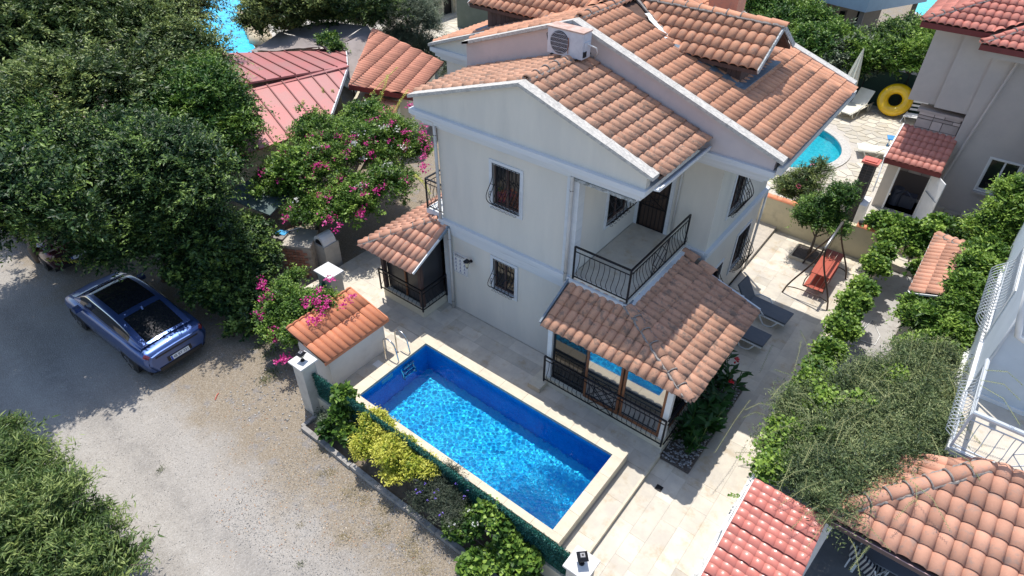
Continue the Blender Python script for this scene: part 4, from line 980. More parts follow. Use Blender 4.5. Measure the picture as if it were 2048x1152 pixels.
R0 = (RP[0]-3.2,RP[0]+3.2,RP[1]-3.2,RP[1]+3.2)
donut_sheet(fl,R0,RP[:2],RP[2]+.02,.0)
for r in rects_minus((-16,2.2,22.15,37.2),[R0]): fl.add([(r[0],r[2],0),(r[1],r[2],0),(r[1],r[3],0),(r[0],r[3],0)],[(0,1,2,3)])
fl.box(-5.7,2.2,22.13,22.15,-.3,0)
fo = struct(fl,'flagstone_terrace',FGROUT)
X = []
for c,poly in voronoi_cells(-9,.4,22.2,36.6,.47,4):
    if math.hypot(c[0]-RP[0],c[1]-RP[1]) < RP[2]+.75: continue
    if c[0] > -2.2 and c[1] > 25.7: continue
    if c[0] < -5.6 and c[1] < 25: continue
    mb = MB(); h = rnd.uniform(.012,.02); mb.prism([(q[0]-c[0],q[1]-c[1],0) for q in poly],(0,0,h),rnd.random()); me = mb.mesh('flagstone'); me.materials.append(FLAG)
    X.append((Matrix.Translation((c[0],c[1],.002)),me))
pieces('flagstone',[],FLAG,fo,X,300)
far_ = MB(); far_.box(-40,-16.2,22,45,-.25,-.02); fo2 = struct(far_,'far_flagstone_path',FGROUT)
X = []
for c,poly in voronoi_cells(-34,-19,21,37,.75,5):
    mb = MB(); mb.prism([(q[0]-c[0],q[1]-c[1],0) for q in poly],(0,0,.015),rnd.random()); me = mb.mesh('flagstone'); me.materials.append(FLAG); X.append((Matrix.Translation((c[0],c[1],-.018)),me))
pieces('flagstone',[],FLAG,fo2,X,250)
# round pool
MOT = mosaic('turquoise_mosaic',(.05,.55,.62),(.03,.44,.55),(.10,.62,.66),20)
rp = thing('round_pool','turquoise round pool with pale stone rim on the flagstone terrace','pool',(RP[0],RP[1],0))
n = 56
cyl_ = MB(); ring = [(RP[0]+RP[2]*math.cos(2*math.pi*k/n),RP[1]+RP[2]*math.sin(2*math.pi*k/n)) for k in range(n)]
cyl_.add([(x,y,-.7) for x,y in ring]+[(x,y,.05) for x,y in ring],[((k+1)%n,k,n+k,n+(k+1)%n) for k in range(n)]+[tuple(range(n))]); o = part(cyl_,'pool_shell',MOT,rp); o.cycles.is_caustics_receiver = True
rr0,rr1 = RP[2]-.02,RP[2]+.38; rm = MB(); q4 = []
for (rad,z) in ((rr0,-.01),(rr0,.055),(rr1,.055),(rr1,-.01)): q4 += [(RP[0]+rad*math.cos(2*math.pi*k/n),RP[1]+rad*math.sin(2*math.pi*k/n),z) for k in range(n)]
rm.add(q4,[(a*n+k,a*n+(k+1)%n,(a+1)*n+(k+1)%n,(a+1)*n+k) for a in range(3) for k in range(n)]); part(rm,'rim',MARBLE,rp)
v,f = water_sheet(RP[0]-rr0,RP[0]+rr0,RP[1]-rr0,RP[1]+rr0,-.04,160,160,.0008,(.12,.4),8)
keep = np.hypot(v[f].mean(1)[:,0]-RP[0],v[f].mean(1)[:,1]-RP[1]) < rr0-.0; v -= np.array(ORG[rp.name])
me = np_mesh('water',v,f[keep],smooth=True); o = part(me,'water',WATER,rp); o.cycles.is_caustics_caster = True
# white loungers, umbrella, ring, chair
lounger('sun_lounger','ivory lounger facing the pool in front of the green fence screen',(-5.15,34.6,.02),math.radians(78),None,IVORY,None,back=.85).scale = (1.25,1.25,1.15)
lounger('sun_lounger','ivory flat lounger beside the small tiled shed',(-2.75,30.4,.02),math.radians(20),None,IVORY,None,back=.12).scale = (1.15,1.15,1.1)
lounger('sun_lounger','pale lounger half hidden behind the roof edge near the umbrella',(-6.5,34.0,.02),math.radians(84),None,mat('pale_blue_plastic',(.55,.60,.66),None,rough=.5),None,back=.9)
um = thing('parasol','closed cream parasol leaning in a grey base by the green fence','parasol',(-5.75,34.7,.02))
part(MB().cyl((-5.75,34.7,.02),(-5.75,34.7,.16),.32,.28,20),'base',mat('grey_base',(.55,.55,.56),None,rough=.3),um,True); part(MB().cyl((-5.75,34.7,.16),(-5.70,35.05,2.9),.022,None,7),'pole',WHITE,um)
fold = MB(); nn = 16; vs_ = []
for (z,r) in ((.95,.30),(1.3,.34),(1.8,.26),(2.5,.13),(3.0,.02)):
    for k in range(nn): a = 2*math.pi*k/nn; q = r*(1 if k%2 else .68); t=(z)/2.9; vs_.append((-5.75+.05*t+q*math.cos(a),34.7+.35*t+q*math.sin(a),z))
fold.add(vs_,[(a*nn+k,a*nn+(k+1)%nn,(a+1)*nn+(k+1)%nn,(a+1)*nn+k) for a in range(4) for k in range(nn)]+[tuple(range(nn))[::-1]]); part(fold,'canopy',mat('cream_canvas',(.68,.65,.53),None,rough=.9),um)
# inflatable ring
rg_ = thing('inflatable_ring','big glossy yellow swim ring leaning against the green fence','swim ring',(-3.6,35.6,.0))
tor = MB(); R_,r_ = .54,.25; cx,cy,cz = -3.62,35.55,.80; tl = math.radians(62); nu_,nv_ = 40,16; vs_ = []
for i in range(nu_):
    a = 2*math.pi*i/nu_
    for j in range(nv_):
        b = 2*math.pi*j/nv_; px,py,pz = (R_+r_*math.cos(b))*math.cos(a),(R_+r_*math.cos(b))*math.sin(a),r_*math.sin(b)*.85
        vs_.append((cx+px,cy+py*math.cos(tl)-pz*math.sin(tl)*1,cz+py*math.sin(tl)+pz*math.cos(tl)))
tor.add(vs_,[(i*nv_+j,((i+1)%nu_)*nv_+j,((i+1)%nu_)*nv_+(j+1)%nv_,i*nv_+(j+1)%nv_) for i in range(nu_) for j in range(nv_)])
part(tor,'tube',mat('yellow_vinyl',(.85,.55,.01),(.80,.48,.01),4,.22,coat=.6),rg_,True)
part(MB().cyl((cx+.2,cy-.5,cz-.2),(cx+.2,cy-.53,cz-.22),.03),'air_valve',mat('clear_valve',(.7,.6,.2),None,rough=.3),rg_)
# slatted garden chair
gc = thing('garden_chair','white slatted plastic chair tipped back beside the stone clad wall','chair',(-2.6,35.0,.02))
for i in range(5): part(MB().bar((-2.95+i*.02,34.75+i*.13,.42+.0*i),(-2.35+i*.02,34.9+i*.13,.42),.09,.02),'seat_slat',PLASTIC,gc)
for i in range(3): part(MB().bar((-2.85,35.45+i*.07,.58+i*.17),(-2.2,35.6+i*.07,.58+i*.17),.02,.10),'back_slat',PLASTIC,gc)
for (a,b) in ((( -2.92,34.8),(-2.8,35.2)),((-2.35,34.9),(-2.25,35.4)),((-2.9,35.4),(-3.0,34.9)),((-2.25,35.5),(-2.3,35.1))): part(MB().tube([(*a,.45),(*b,.02)],.02,5),'leg',PLASTIC,gc)
tag(part(MB().bar((-2.95,31.75,.42),(-2.1,32.0,.42),.5,.03).box(-2.85,-2.8,31.6,31.65,.02,.42).box(-2.25,-2.2,31.8,31.85,.02,.42),'towel',mat('blue_towel',(.04,.20,.48),(.10,.32,.62),9,.9)),'bright blue towel spread on a low rest beyond the tiled shed','towel')
# green fence screen
gf = thing('screen_fence','dark green netting fence behind the loungers','fence',(-5,36.6,0))
fy = lambda x: 37.0-.25*(x+8)*.2
pts = [(-12,37.8),(-8.2,37.4),(-5.4,36.4),(-3.5,36.3),(-1.5,36.2),(2,36.2)]
for i in range(len(pts)-1):
    a,b = pts[i],pts[i+1]; part(MB().bar((*a,.95),(*b,.95),.02,1.9),'netting',mat('dark_green_net',(.012,.035,.028),(.02,.05,.04),14,.85) if i==0 else bpy.data.materials['dark_green_net'],gf)
    part(MB().cyl((*a,0),(*a,2.0),.03),'post',IRON,gf)

# ================================================================== shed and beige house
sh = thing('pool_shed','small tiled shed with an open white door and dark inside','shed',(-1,26.5,0))
BEI = mat('beige_plaster',(.50,.455,.42),(.45,.41,.385),1.2,.9,bump=.1,stain=(.38,.345,.32),sscale=.8,sthr=(.55,.8),samt=.5)
SHW = mat('shed_plaster',(.55,.49,.42),(.50,.45,.39),2,.9)
part(MB().box(-2.03,-1.62,25.82,25.98,-.02,2.15).box(-.55,-.3,25.82,25.98,-.02,2.15).box(-1.62,-.55,25.82,25.98,2.0,2.15).box(-2.03,-1.9,25.98,27.2,-.02,2.3),'wall',SHW,sh)
part(MB().box(-1.66,-1.60,25.78,25.99,0,2.04).box(-.57,-.51,25.78,25.99,0,2.04).box(-1.60,-.57,25.78,25.99,1.98,2.04),'door_frame',WHITE,sh)
d_ = part(MB().bar((-.50,25.72,1.02),(-.02,24.98,1.02),.035,1.96),'door',WHITE,sh); part(MB().bar((-.52,25.67,1.25),(-.06,24.96,1.25),.01,.03),'door_rail',LEAD,d_)
part(MB().box(-1.95,-.3,26.0,27.15,-.02,.0),'floor',MORTAR,sh); part(MB().box(-1.2,-.7,26.4,26.8,0,.5).cyl((-1.4,26.5,0),(-1.4,26.5,.7),.2).tube([(-1.4,26.3,.5),(-1.1,26.2,.8),(-.8,26.3,.5)],.03,6),'pool_filter',mat('filter_dark',(.05,.06,.09),None,rough=.4),sh)
A_,B_,C_,D_ = (-2.18,25.35,2.18),(-.30,25.35,2.18),(-.30,27.45,2.75),(-2.18,27.45,2.75)
so_ = part(MB().prism([(a[0],a[1],a[2]-.09) for a in (A_,B_,C_,D_)],(0,0,.06)),'roof',DECK,sh)
SHT = mat('dusty_red_tile',(.52,.20,.15),(.45,.17,.13),5,.6,.12,stain=(.34,.16,.12),sscale=6,sthr=(.55,.7),samt=.6); X,ts = tiles([A_,B_,C_,D_],SHT,w=.21,h=.36,s=.6); pieces('tile',ts,SHT,so_,X)
part(MB().bar((-2.18,25.33,2.10),(-.28,25.33,2.10),.03,.18),'fascia',mat('maroon_board',(.16,.03,.03),None,rough=.5),sh); part(MB().bar((-2.21,25.33,2.2),(-2.21,27.45,2.78),.05,.07),'edge_trim',WHITE,sh)
part(MB().tube([(-2.2,25.5,2.15),(-2.12,25.2,1.3),(-2.1,25.1,.9)],.025,5),'downpipe',PLASTIC,sh,True)
nh = thing('beige_house','tall beige house with red tiled roof at the right edge','house',(1,30,0))
wall('y',27.2,.25,-.42,9,-.3,6.6,[(.92,1.86,1.18,2.42)],m=BEI,parent=nh); part(MB().box(-.42,-.17,27.45,38,-.3,6.6),'wall',BEI,nh)
window('y',27.2,-1,.92,1.86,1.18,2.42,parent=nh,grille=False,surround=.06,panes=2,framemat=WHITE,back=CURT)
part(MB().box(.86,1.95,27.08,27.2,1.04,1.11),'sill',BEI,nh)
part(MB().prism([(-2.40,27.45,3.72),(-.42,27.5,3.72),(-.42,34,3.72),(-2.40,34,3.72)],(0,0,2.9)),'wall',BEI,nh); part(MB().box(-1.48,-.42,27.28,27.46,3.70,6.6),'wall',BEI,nh)
part(MB().box(-1.70,-.42,28.0,33,0,3.72),'wall',BEI,nh)
part(MB().tube([(.42,27.1,6.5),(.30,27.08,5.8),(-.22,27.08,1.2),(-.20,27.06,.5),(-.32,26.98,.1)],.05,7),'downpipe',BEI,nh,True)
# stone cladding
STN = mat('clad_stone',(.50,.43,.39),(.42,.36,.33),3,.85,.22,bump=.3); st = part(MB().box(-1.86,-.43,27.41,27.99,0,3.4),'stone_wall',mat('dark_joint',(.16,.13,.12),None,rough=.95),nh)
z = 1.0
while z < 3.35:
    h = rnd.choice((.13,.18,.26,.34)); x = -1.86
    while x < -.46:
        w_ = min(rnd.uniform(.25,.7),-.44-x)
        if w_ < .06: break
        mb = MB(); j = lambda: rnd.uniform(-.015,.015)
        mb.prism([(x+.012,27.375,z+.012+abs(j())),(x+w_-.012,27.375,z+.012+abs(j())),(x+w_-.012+j()*.4,27.375,z+h-.012+j()*.3),(x+.012,27.375,z+h-.012+j()*.4)],(0,.05,0),rnd.random()); part(mb,'stone',STN,st); x += w_
    z += h
part(MB().box(-1.95,-.43,27.36,28.0,3.4,3.5),'ledge',STN,nh)
x = -.15
while x < 3.0: w_ = rnd.uniform(.35,.6); part(MB().box(x+.01,x+w_-.01,27.0+rnd.uniform(-.03,.03),27.19,-.28,.12+rnd.uniform(-.05,.05),rnd.random()),'plinth_stone',FLAG,nh); x += w_
NT_ = TILE_RED2 = mat('reddish_terracotta',(.55,.20,.15),(.46,.17,.13),5,.8,.2,stain=(.28,.14,.11),sscale=6,sthr=(.52,.68),samt=.6)
def slope_roof(parent,poly,m,w_=.24,h_=.40,deck=.09,limit=120,fascia=None):
    r = part(MB().prism([(a[0],a[1],a[2]-deck) for a in poly],(0,0,deck-.03)),'roof',DECK,parent)
    X,ts = tiles(poly,m,w=w_,h=h_); pieces('tile',ts,m,r,X,limit)
    if fascia: a,b = poly[0],poly[1]; part(MB().bar((a[0],a[1],a[2]-.1),(b[0],b[1],b[2]-.1),.04,.18),'fascia',fascia,r)
    return r
MB_ = bpy.data.materials['maroon_board']
e1 = P(1863,18,6.7); e2 = P(1985,58,6.7)
r1 = slope_roof(nh,[(e1[0],26.75,6.6),(-.75,26.75,6.6),(1.2,28.7,7.35),(e1[0]+1.9,28.7,7.35)],TILE_RED2,fascia=MB_)
slope_roof(nh,[(e1[0],36,6.6),(e1[0],26.75,6.6),(e1[0]+1.9,28.7,7.35),(e1[0]+1.9,36,7.35)],TILE_RED2,limit=60)
e3 = P(1963,86,6.35)
slope_roof(nh,[(e3[0],e3[1]-.1,6.35),(9,e3[1]-.1,6.35),(9,e3[1]+3,7.4),(e3[0]+2.6,e3[1]+3,7.4)],TILE_RED2,fascia=MB_)
slope_roof(nh,[(e3[0],e3[1]+3.2,6.35),(e3[0],e3[1]-.1,6.35),(e3[0]+2.6,e3[1]+3,7.4),(e3[0]+2.6,e3[1]+3.2,7.4)],TILE_RED2,limit=60)
rt,mo = ridge((e3[0],e3[1]-.08,6.4),(e3[0]+2.6,e3[1]+2.95,7.45),TILE_RED2); rr = [c for c in children(nh) if c.name.startswith('roof')][-1]; pieces('ridge_tile',[],TILE_RED2,rr,rt); part(mo,'mortar',MORTAR,rr)
rt,mo = ridge((e1[0],26.77,6.65),(e1[0]+1.9,28.65,7.40),TILE_RED2); pieces('ridge_tile',[],TILE_RED2,rr,rt); part(mo,'mortar',MORTAR,rr)
part(MB().box(e3[0]+.25,9,e3[1]+.2,27.2,5.9,6.28),'wall',BEI,nh); part(MB().box(e1[0]+.2,-.42,27.0,27.45,6.4,6.58),'eave_soffit',WHITE,nh)
# ================================================================== right side: hut, red roof, pergola roof, white house
hut = thing('garden_hut','small hut with a pink tiled hip roof and white fascia among the creepers','hut',(1,19.5,0))
part(MB().box(.55,2.2,18.1,21.1,GZ,1.85),'wall',CREAM,hut)
a,b,c,d = (.38,17.75,1.92),(.38,21.4,1.92),(1.9,19.9,2.45),(1.9,17.75,2.45)
hr = part(MB().prism([(q[0],q[1],q[2]-.09) for q in (a,b,c,d)],(0,0,.06)),'roof',DECK,hut); X,ts = tiles([a,b,c,d],TILE_PINK,w=.21,h=.40); pieces('tile',ts,TILE_PINK,hr,X)
X,ts = tiles([(.38,21.4,1.92),(2.6,21.4,1.92),(1.9,19.9,2.45)],TILE_PINK,w=.21,h=.40); pieces('tile',ts,TILE_PINK,hr,X,60); rt,mo = ridge((.40,21.38,1.96),(1.85,19.95,2.48),TILE_PINK,rad=.11); pieces('ridge_tile',[],TILE_PINK,hr,rt); part(mo,'mortar',MORTAR,hr)
part(MB().bar((.33,17.7,1.86),(.33,21.4,1.86),.05,.16),'fascia',WHITE,hut); part(MB().bar((.3,17.70,1.88),(1.9,17.70,2.40),.03,.05),'edge_trim',WHITE,hut)
# boundary wall
bo = thing('boundary_wall','low white boundary wall between the terrace and the neighbour plot','wall',(-.9,12,-.15))
part(MB().box(-.97,-.82,3.0,21.95,GZ,.02),'wall_panel',WHITE,bo); part(MB().box(-.99,-.80,3.0,21.95,.02,.06),'coping',mat('white_cap',(.72,.72,.71),(.55,.55,.54),9,.7,stain=(.3,.3,.28),sscale=9,sthr=(.5,.65)),bo)
lt = MB()
for i in range(22): y = 8.2+i*.62; lt.bar((-.86,y,.06),(-.86,y,1.15),.03,.03,(1,0,0))
lt.bar((-.86,8.2,1.15),(-.86,21.8,1.15),.03,.03); lt.bar((-.86,8.2,.6),(-.86,21.8,.6),.02,.02); part(lt,'trellis',PLASTIC,bo)
struct(MB().box(-.80,2.3,11,22.9,GZ-.05,-.24),'concrete_path',mat('concrete',(.40,.385,.37),(.33,.315,.30),1.6,.9,stain=(.20,.18,.16),sscale=2,sthr=(.5,.68),samt=.7,bump=.3))
hp = [P(a,b,-.22) for a,b in ((1668,668),(1690,664),(1715,668),(1735,650),(1745,640),(1760,672),(1750,690),(1715,678),(1700,655),(1712,640),(1728,632))]
tag(part(MB().tube(hp,.012,5),'garden_hose',PLASTIC,None,True),'thin white garden hose looped on the grey concrete path','hose')
# red sheet roof
r1_ = thing('red_canopy','glossy red tile-patterned roof sheet above the neighbour carport','canopy',(0,6.5,0))
poly = [(.66,4.2,2.28),(-.70,4.2,2.28),(-.70,8.58,2.52),(.66,8.58,2.52)][::1]
poly = [(-.70,4.2,2.28),(.66,4.2,2.28),(.66,8.58,2.52),(-.70,8.58,2.52)]
part(MB().prism([(q[0],q[1],q[2]-.10) for q in poly],(0,0,.06)),'deck',DECK,r1_)
rf = part(MB().bar((-.72,4.2,2.24),(-.72,8.6,2.48),.03,.10).bar((-.7,8.6,2.46),(.66,8.6,2.46),.03,.10),'edge_trim',WHITE,r1_)
GLR = mat('glossy_red_sheet',(.60,.20,.15),(.53,.17,.13),3,.36,.08,coat=.3,stain=(.62,.30,.24),sscale=3,sthr=(.5,.7),samt=.35)
X = []
for k in range(8):
    y0_ = 4.2+k*.56; z0_ = 2.28+(y0_-4.2)*.0548
    for j in range(3):
        pp = [(-.70,y0_+j*.187,z0_+j*.187*.0548+.012-(j*.004)),(.66,y0_+j*.187,z0_+j*.187*.0548+.012-j*.004),(.66,y0_+j*.187+.184,z0_+(j+1)*.187*.0548+.012-j*.004),(-.70,y0_+j*.187+.184,z0_+(j+1)*.187*.0548+.012-j*.004)]
        q,ts = tiles(pp,GLR,w=.2,h=.184,s=.28 if j else .45,jit=0,lift=.004+(.012 if j == 0 else 0)); X += [(t[0],ts[t[1]] if isinstance(t[1],int) else t[1],0) for t in q[:7]]
X = [t for t in X if t[0].translation.y > 5.2]
pieces('roof_tile',[],GLR,r1_,X,200)
for (x,y) in ((-.66,8.5),(.6,8.5),(.6,6.2)): part(MB().box(x-.04,x+.04,y-.04,y+.04,GZ,2.4),'post',WHITE,r1_)
# terracotta pergola roof
pr = thing('pergola_roof','large terracotta hip roof over a shaded terrace at the bottom right','roofed terrace',(3,10,0))
A_,B_,C_,D_ = (.62,8.68,2.60),(7.0,8.68,2.60),(7.0,11.15,3.28),(2.75,11.15,3.28)
ro = part(MB().prism([(q[0],q[1],q[2]-.10) for q in (A_,B_,C_,D_)],(0,0,.06)).prism([(.62,8.70,2.5),(2.75,11.15,3.18),(2.75,11.2,3.18),(.62,10.5,2.5)],(0,0,.06)),'roof',DECK,pr)
X,ts = tiles([A_,B_,C_,D_],TILE_PINK,w=.235,h=.385,s=.92); pieces('tile',ts,TILE_PINK,ro,X,240)
X,ts = tiles([(.62,10.4,2.60),A_,D_],TILE_PINK,w=.235,h=.385,s=.92); pieces('tile',ts,TILE_PINK,ro,X,50)
rt,mo = ridge((.60,8.66,2.64),(2.6,10.98,3.27),TILE_PINK,rad=.125,step=.40); pieces('ridge_tile',[],TILE_PINK,ro,rt); part(mo,'mortar',MORTAR,ro)
part(MB().bar((.6,8.64,2.50),(7,8.64,2.50),.06,.13),'gutter',mat('brown_gutter',(.14,.09,.08),None,rough=.4),pr); part(MB().bar((.6,8.60,2.56),(7,8.60,2.56),.012,.012),'gutter_lip',mat('pink_lip',(.55,.36,.36),None),pr)
for x in (.75,3.4): part(MB().box(x-.06,x+.06,8.75,8.87,GZ,2.5),'post',WHITE,pr)
part(MB().bar((2.9,8.9,2.3),(2.9,11,2.9),.08,.12),'rafter',WHITE,pr)
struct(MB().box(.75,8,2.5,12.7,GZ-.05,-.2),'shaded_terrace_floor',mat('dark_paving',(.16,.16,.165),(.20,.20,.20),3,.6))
# striped chair and table in the shade
sc_ = thing('striped_chair','garden chair with a black and white striped cushion under the pergola roof','chair',(0,0,0),None,True)
STR = NT('striped_fabric'); wv = STR.n('TexWave'); wv.inputs['Scale'].default_value = 4.5; STR.l(STR.geo.outputs['Position'],wv.inputs[0]); STR.l(STR.mix(STR.ramp(wv.outputs['Fac'],.45,.55),(.03,.03,.05),(.6,.6,.58)),STR.p.inputs[0])
part(MB().box(-.28,.28,-.28,.28,.42,.50),'seat_cushion',STR.m,sc_)
part(MB().prism([(-.28,.26,.48),(-.28,.48,1.12),(-.28,.55,1.10),(-.28,.33,.46)],(.56,0,0)),'back_cushion',STR.m,sc_)
for x in (-.26,.26):
    for y in (-.26,.26): part(MB().tube([(x,y,0),(x,y,.42)],.018,6),'leg',PLASTIC,sc_)
    part(MB().tube([(x*1.12,-.26,.42),(x*1.15,-.2,.66),(x*1.15,.3,.66),(x*1.1,.4,.9)],.018,6),'armrest',PLASTIC,sc_,True)
q = P(1748,1120,.5); sc_.location = (q[0],q[1]+.1,-.2); sc_.rotation_euler = (0,0,math.radians(150))
tb_ = thing('garden_table','grey rectangular garden table in the shade under the pergola roof','table',(0,0,0),None,True)
part(MB().box(-.75,.75,-.42,.42,.70,.73),'tabletop',mat('grey_top',(.22,.24,.28),None,rough=.4),tb_)
for x in (-.68,.68):
    for y in (-.36,.36): part(MB().box(x-.025,x+.025,y-.025,y+.025,0,.70),'leg',PLASTIC,tb_)
q = P(1830,1128,.6); tb_.location = (q[0]-.2,q[1],-.2)
# white house with balcony
wh = thing('white_house','bluish white house with a railed balcony at the right edge','house',(4,18,0))
BW = mat('bluish_plaster',(.56,.62,.68),(.50,.56,.62),1.4,.8,stain=(.38,.42,.46),sscale=1.3,sthr=(.55,.75),samt=.5)
part(MB().box(2.05,9,12.9,26,GZ,5.9),'wall',BW,wh); part(MB().box(2.6,9,11.2,12.9,GZ,2.98),'wall',mat('maroon_wall',(.14,.035,.05),None,rough=.7),wh)
bb = part(MB().box(1.96,9,11.12,12.9,2.98,3.14),'balcony',WHITE,wh); part(MB().box(2.02,9,11.2,12.9,3.14,3.152),'floor_tile',TRAV,bb)
part(MB().box(2.04,9,12.88,12.899,3.15,3.25),'skirting',WHITE,wh)
WR = mat('white_rail',(.52,.55,.58),None,rough=.4)
part(MB().tube([(2.0,12.85,4.12),(2.0,11.16,4.12),(9,11.16,4.12)],.045,8),'hand_rail',WR,bb)
railing((2.0,12.85),(2.0,11.16),3.16,.92,(-1,0),bb,15,m=WR,bulge=.22); railing((2.0,11.16),(4.4,11.16),3.16,.92,(0,-1),bb,13,m=WR,bulge=.05,cross=(.35,.66),post0=False); 
window('x',2.05,-1,15.0,17.2,3.3,4.5,parent=wh,grille=True,bulge=.34,nb=16,gm=WR,framemat=WHITE)
part(MB().box(1.98,2.05,12.95,26,3.0,3.12).box(1.95,2.05,12.95,26,2.0,2.06),'string_course',WHITE,wh)
part(MB().tube([PY(2062,560,12.7),PY(2040,640,12.7),PY(2036,672,12.7),PY(2062,690,12.7)],.06,8),'downpipe',WHITE,wh,True)
part(MB().tube([(2.02,12.84,5.8),(2.02,12.84,3.2)],.03,6),'downpipe',WR,wh,True)

# ================================================================== left side buildings
rm_ = thing('metal_roofed_building','building with faded red metal roof and raised seams behind the trees','building',(-22,14,0))
RM = mat('red_metal_roof',(.47,.165,.155),(.42,.17,.16),.8,.5,stain=(.36,.19,.175),sscale=.7,sthr=(.42,.6),samt=.7,metal=.15)
ridgeA,ridgeB = P(694,132,3.45),P(440,198,3.45); upA,upB = P(692,100,3.0),P(395,108,3.0); loA,loB = P(655,250,2.7),P(415,335,2.7)
def clip_poly(poly, pt, n):
    out = []
    for i in range(len(poly)):
        p,q = poly[i],poly[(i+1)%len(poly)]; a,b = (p-pt)@n,(q-pt)@n
        if a <= 0: out.append(p)
        if a*b < 0: out.append(p+(q-p)*a/(a-b))
    return out
def metal_slope(e0,e1,r1,r0,nm,sdir):
    e0,e1,r0,r1 = map(np.array,(e0,e1,r0,r1)); n_ = np.cross(e1-e0,r0-e0); n_ /= np.linalg.norm(n_); n_ = n_ if n_[2] > 0 else -n_
    poly = [e0,e1,r1,r0]; r1 = r1-n_*((r1-e0)@n_); poly[2] = r1
    o = part(MB().prism([tuple(e0),tuple(e1),tuple(r1),tuple(r0)],tuple(-n_*.06)),nm,RM,rm_)
    sd_ = np.array(sdir); sd_ = sd_-n_*(sd_@n_); sd_ /= np.linalg.norm(sd_); ac_ = np.cross(n_,sd_); ts_ = [(p-e0)@ac_ for p in poly]; t = min(ts_); st = .62
    if 'dark_seam' not in bpy.data.materials: mat('dark_seam',(.24,.085,.08),None,rough=.6)
    while t < max(ts_):
        q = clip_poly(clip_poly(poly,e0+ac_*t,-ac_),e0+ac_*(t+st),ac_)
        if len(q) >= 3:
            part(MB().prism([tuple(p+n_*.004) for p in q],tuple(n_*.004)),'roof_panel',RM,o)
            on = sorted([p for p in q if abs((p-e0)@ac_-t) < 1e-4],key=lambda p:p@sd_)
            if len(on) >= 2 and np.linalg.norm(on[-1]-on[0]) > .1: part(MB().bar(on[0]+n_*.03,on[-1]+n_*.03,.045,.06,n_),'seam',bpy.data.materials['dark_seam'],o)
        t += st
    return o
SD_ = P(545,167,3.4)-P(457,105,3.0)
metal_slope(upA,upB,ridgeB,ridgeA,'roof',SD_); metal_slope(loA,loB,ridgeB,ridgeA,'roof',P(620,310,2.75)-P(510,190,3.4))
part(MB().bar(ridgeA+np.array((0,0,.03)),ridgeB+np.array((0,0,.03)),.36,.05),'ridge_cap',RM,rm_); part(MB().bar(ridgeA+np.array((0.02,0,-.1)),loA+np.array((0.02,0,-.06)),.05,.16).bar(ridgeA+np.array((0.02,0,-.1)),upA+np.array((0.02,0,-.06)),.05,.16),'barge_board',WHITE,rm_)
cen = (ridgeA+ridgeB+upA+upB+loA+loB)/6
wl_ = [P(680,105,2.9),P(400,115,2.9),P(425,320,2.6),P(640,248,2.6)]; base_ = [(cen[0]+(q[0]-cen[0])*.9,cen[1]+(q[1]-cen[1])*.9,GZ) for q in wl_]
part(MB().prism(base_,(0,0,2.8)),'wall',CREAM,rm_)
# fabric canopy
cv = thing('canvas_canopy','faded brown canvas canopy sagging between the metal roof and the tiled roof','canopy',(-27,19,0))
CP = [P(498,104,2.5),P(560,62,2.7),P(640,45,3.0),P(735,52,3.1),P(748,66,3.1),P(705,165,2.7),P(690,150,2.6),P(692,96,2.6)]
cc = P(650,95,3.25); mb = MB(); V_ = []; F_ = []
for i in range(len(CP)):
    a,b = CP[i],CP[(i+1)%len(CP)]
    for k in range(6):
        for j in range(6):
            def pt_(u,v): e = a+(b-a)*v; p = cc+(e-cc)*u; return (p[0],p[1],p[2]-.18*math.sin(math.pi*u)*math.sin(math.pi*v)+.05*math.sin(9*u+i*2+v*3))
            mb.add([pt_(k/6,j/6),pt_((k+1)/6,j/6),pt_((k+1)/6,(j+1)/6),pt_(k/6,(j+1)/6)],[(0,1,2,3)])
part(mb,'canvas',mat('brown_canvas',(.31,.265,.25),(.26,.225,.21),1.5,.9,stain=(.12,.10,.095),sscale=1.2,sthr=(.55,.75)),cv)
for q in (CP[0],CP[2],CP[5]): part(MB().cyl((q[0],q[1],GZ),(q[0],q[1],q[2]),.04),'post',IRON,cv)
# tiled annexe
an = thing('tiled_annexe','annexe with a single slope of orange tiles speckled with tree shade','building',(-22,19,0))
A_,B_,C_,D_ = P(828,192,2.4),P(886,126,2.4),P(745,58,3.35),P(697,168,3.1)
slope_roof(an,[tuple(q) for q in (A_,B_,C_,D_)],TILE_NEW2 if 'TILE_NEW2' in globals() else mat('orange_terracotta',(.57,.255,.165),(.49,.215,.145),5,.85,.15,stain=(.36,.17,.12),sscale=5,sthr=(.55,.7),samt=.5),w_=.23,h_=.62,limit=240)
part(MB().bar(D_-np.array((0,0,.12)),A_-np.array((0,0,.12)),.05,.2),'fascia',MB_,an)
b_ = [P(700,185,2.6),P(818,196,2.2),P(868,130,2.2),P(760,75,2.6)]; part(MB().prism([(q[0],q[1],GZ) for q in b_],(0,0,2.45)),'wall',CREAM,an)
A2,B2,C2,D2 = P(785,245,2.0),P(797,205,2.0),P(730,190,2.35),P(715,225,2.35)
slope_roof(an,[tuple(q) for q in (A2,B2,C2,D2)],bpy.data.materials['orange_terracotta'],w_=.23,h_=.62,limit=40); part(MB().bar(A2,B2,.06,.08),'gutter',WHITE,an)
b_ = [P(735,225,2.0),P(790,232,2.0),P(800,205,2.0),P(750,195,2.0)]; part(MB().prism([(q[0],q[1],GZ) for q in b_],(0,0,2.2)),'wall',CREAM,an)
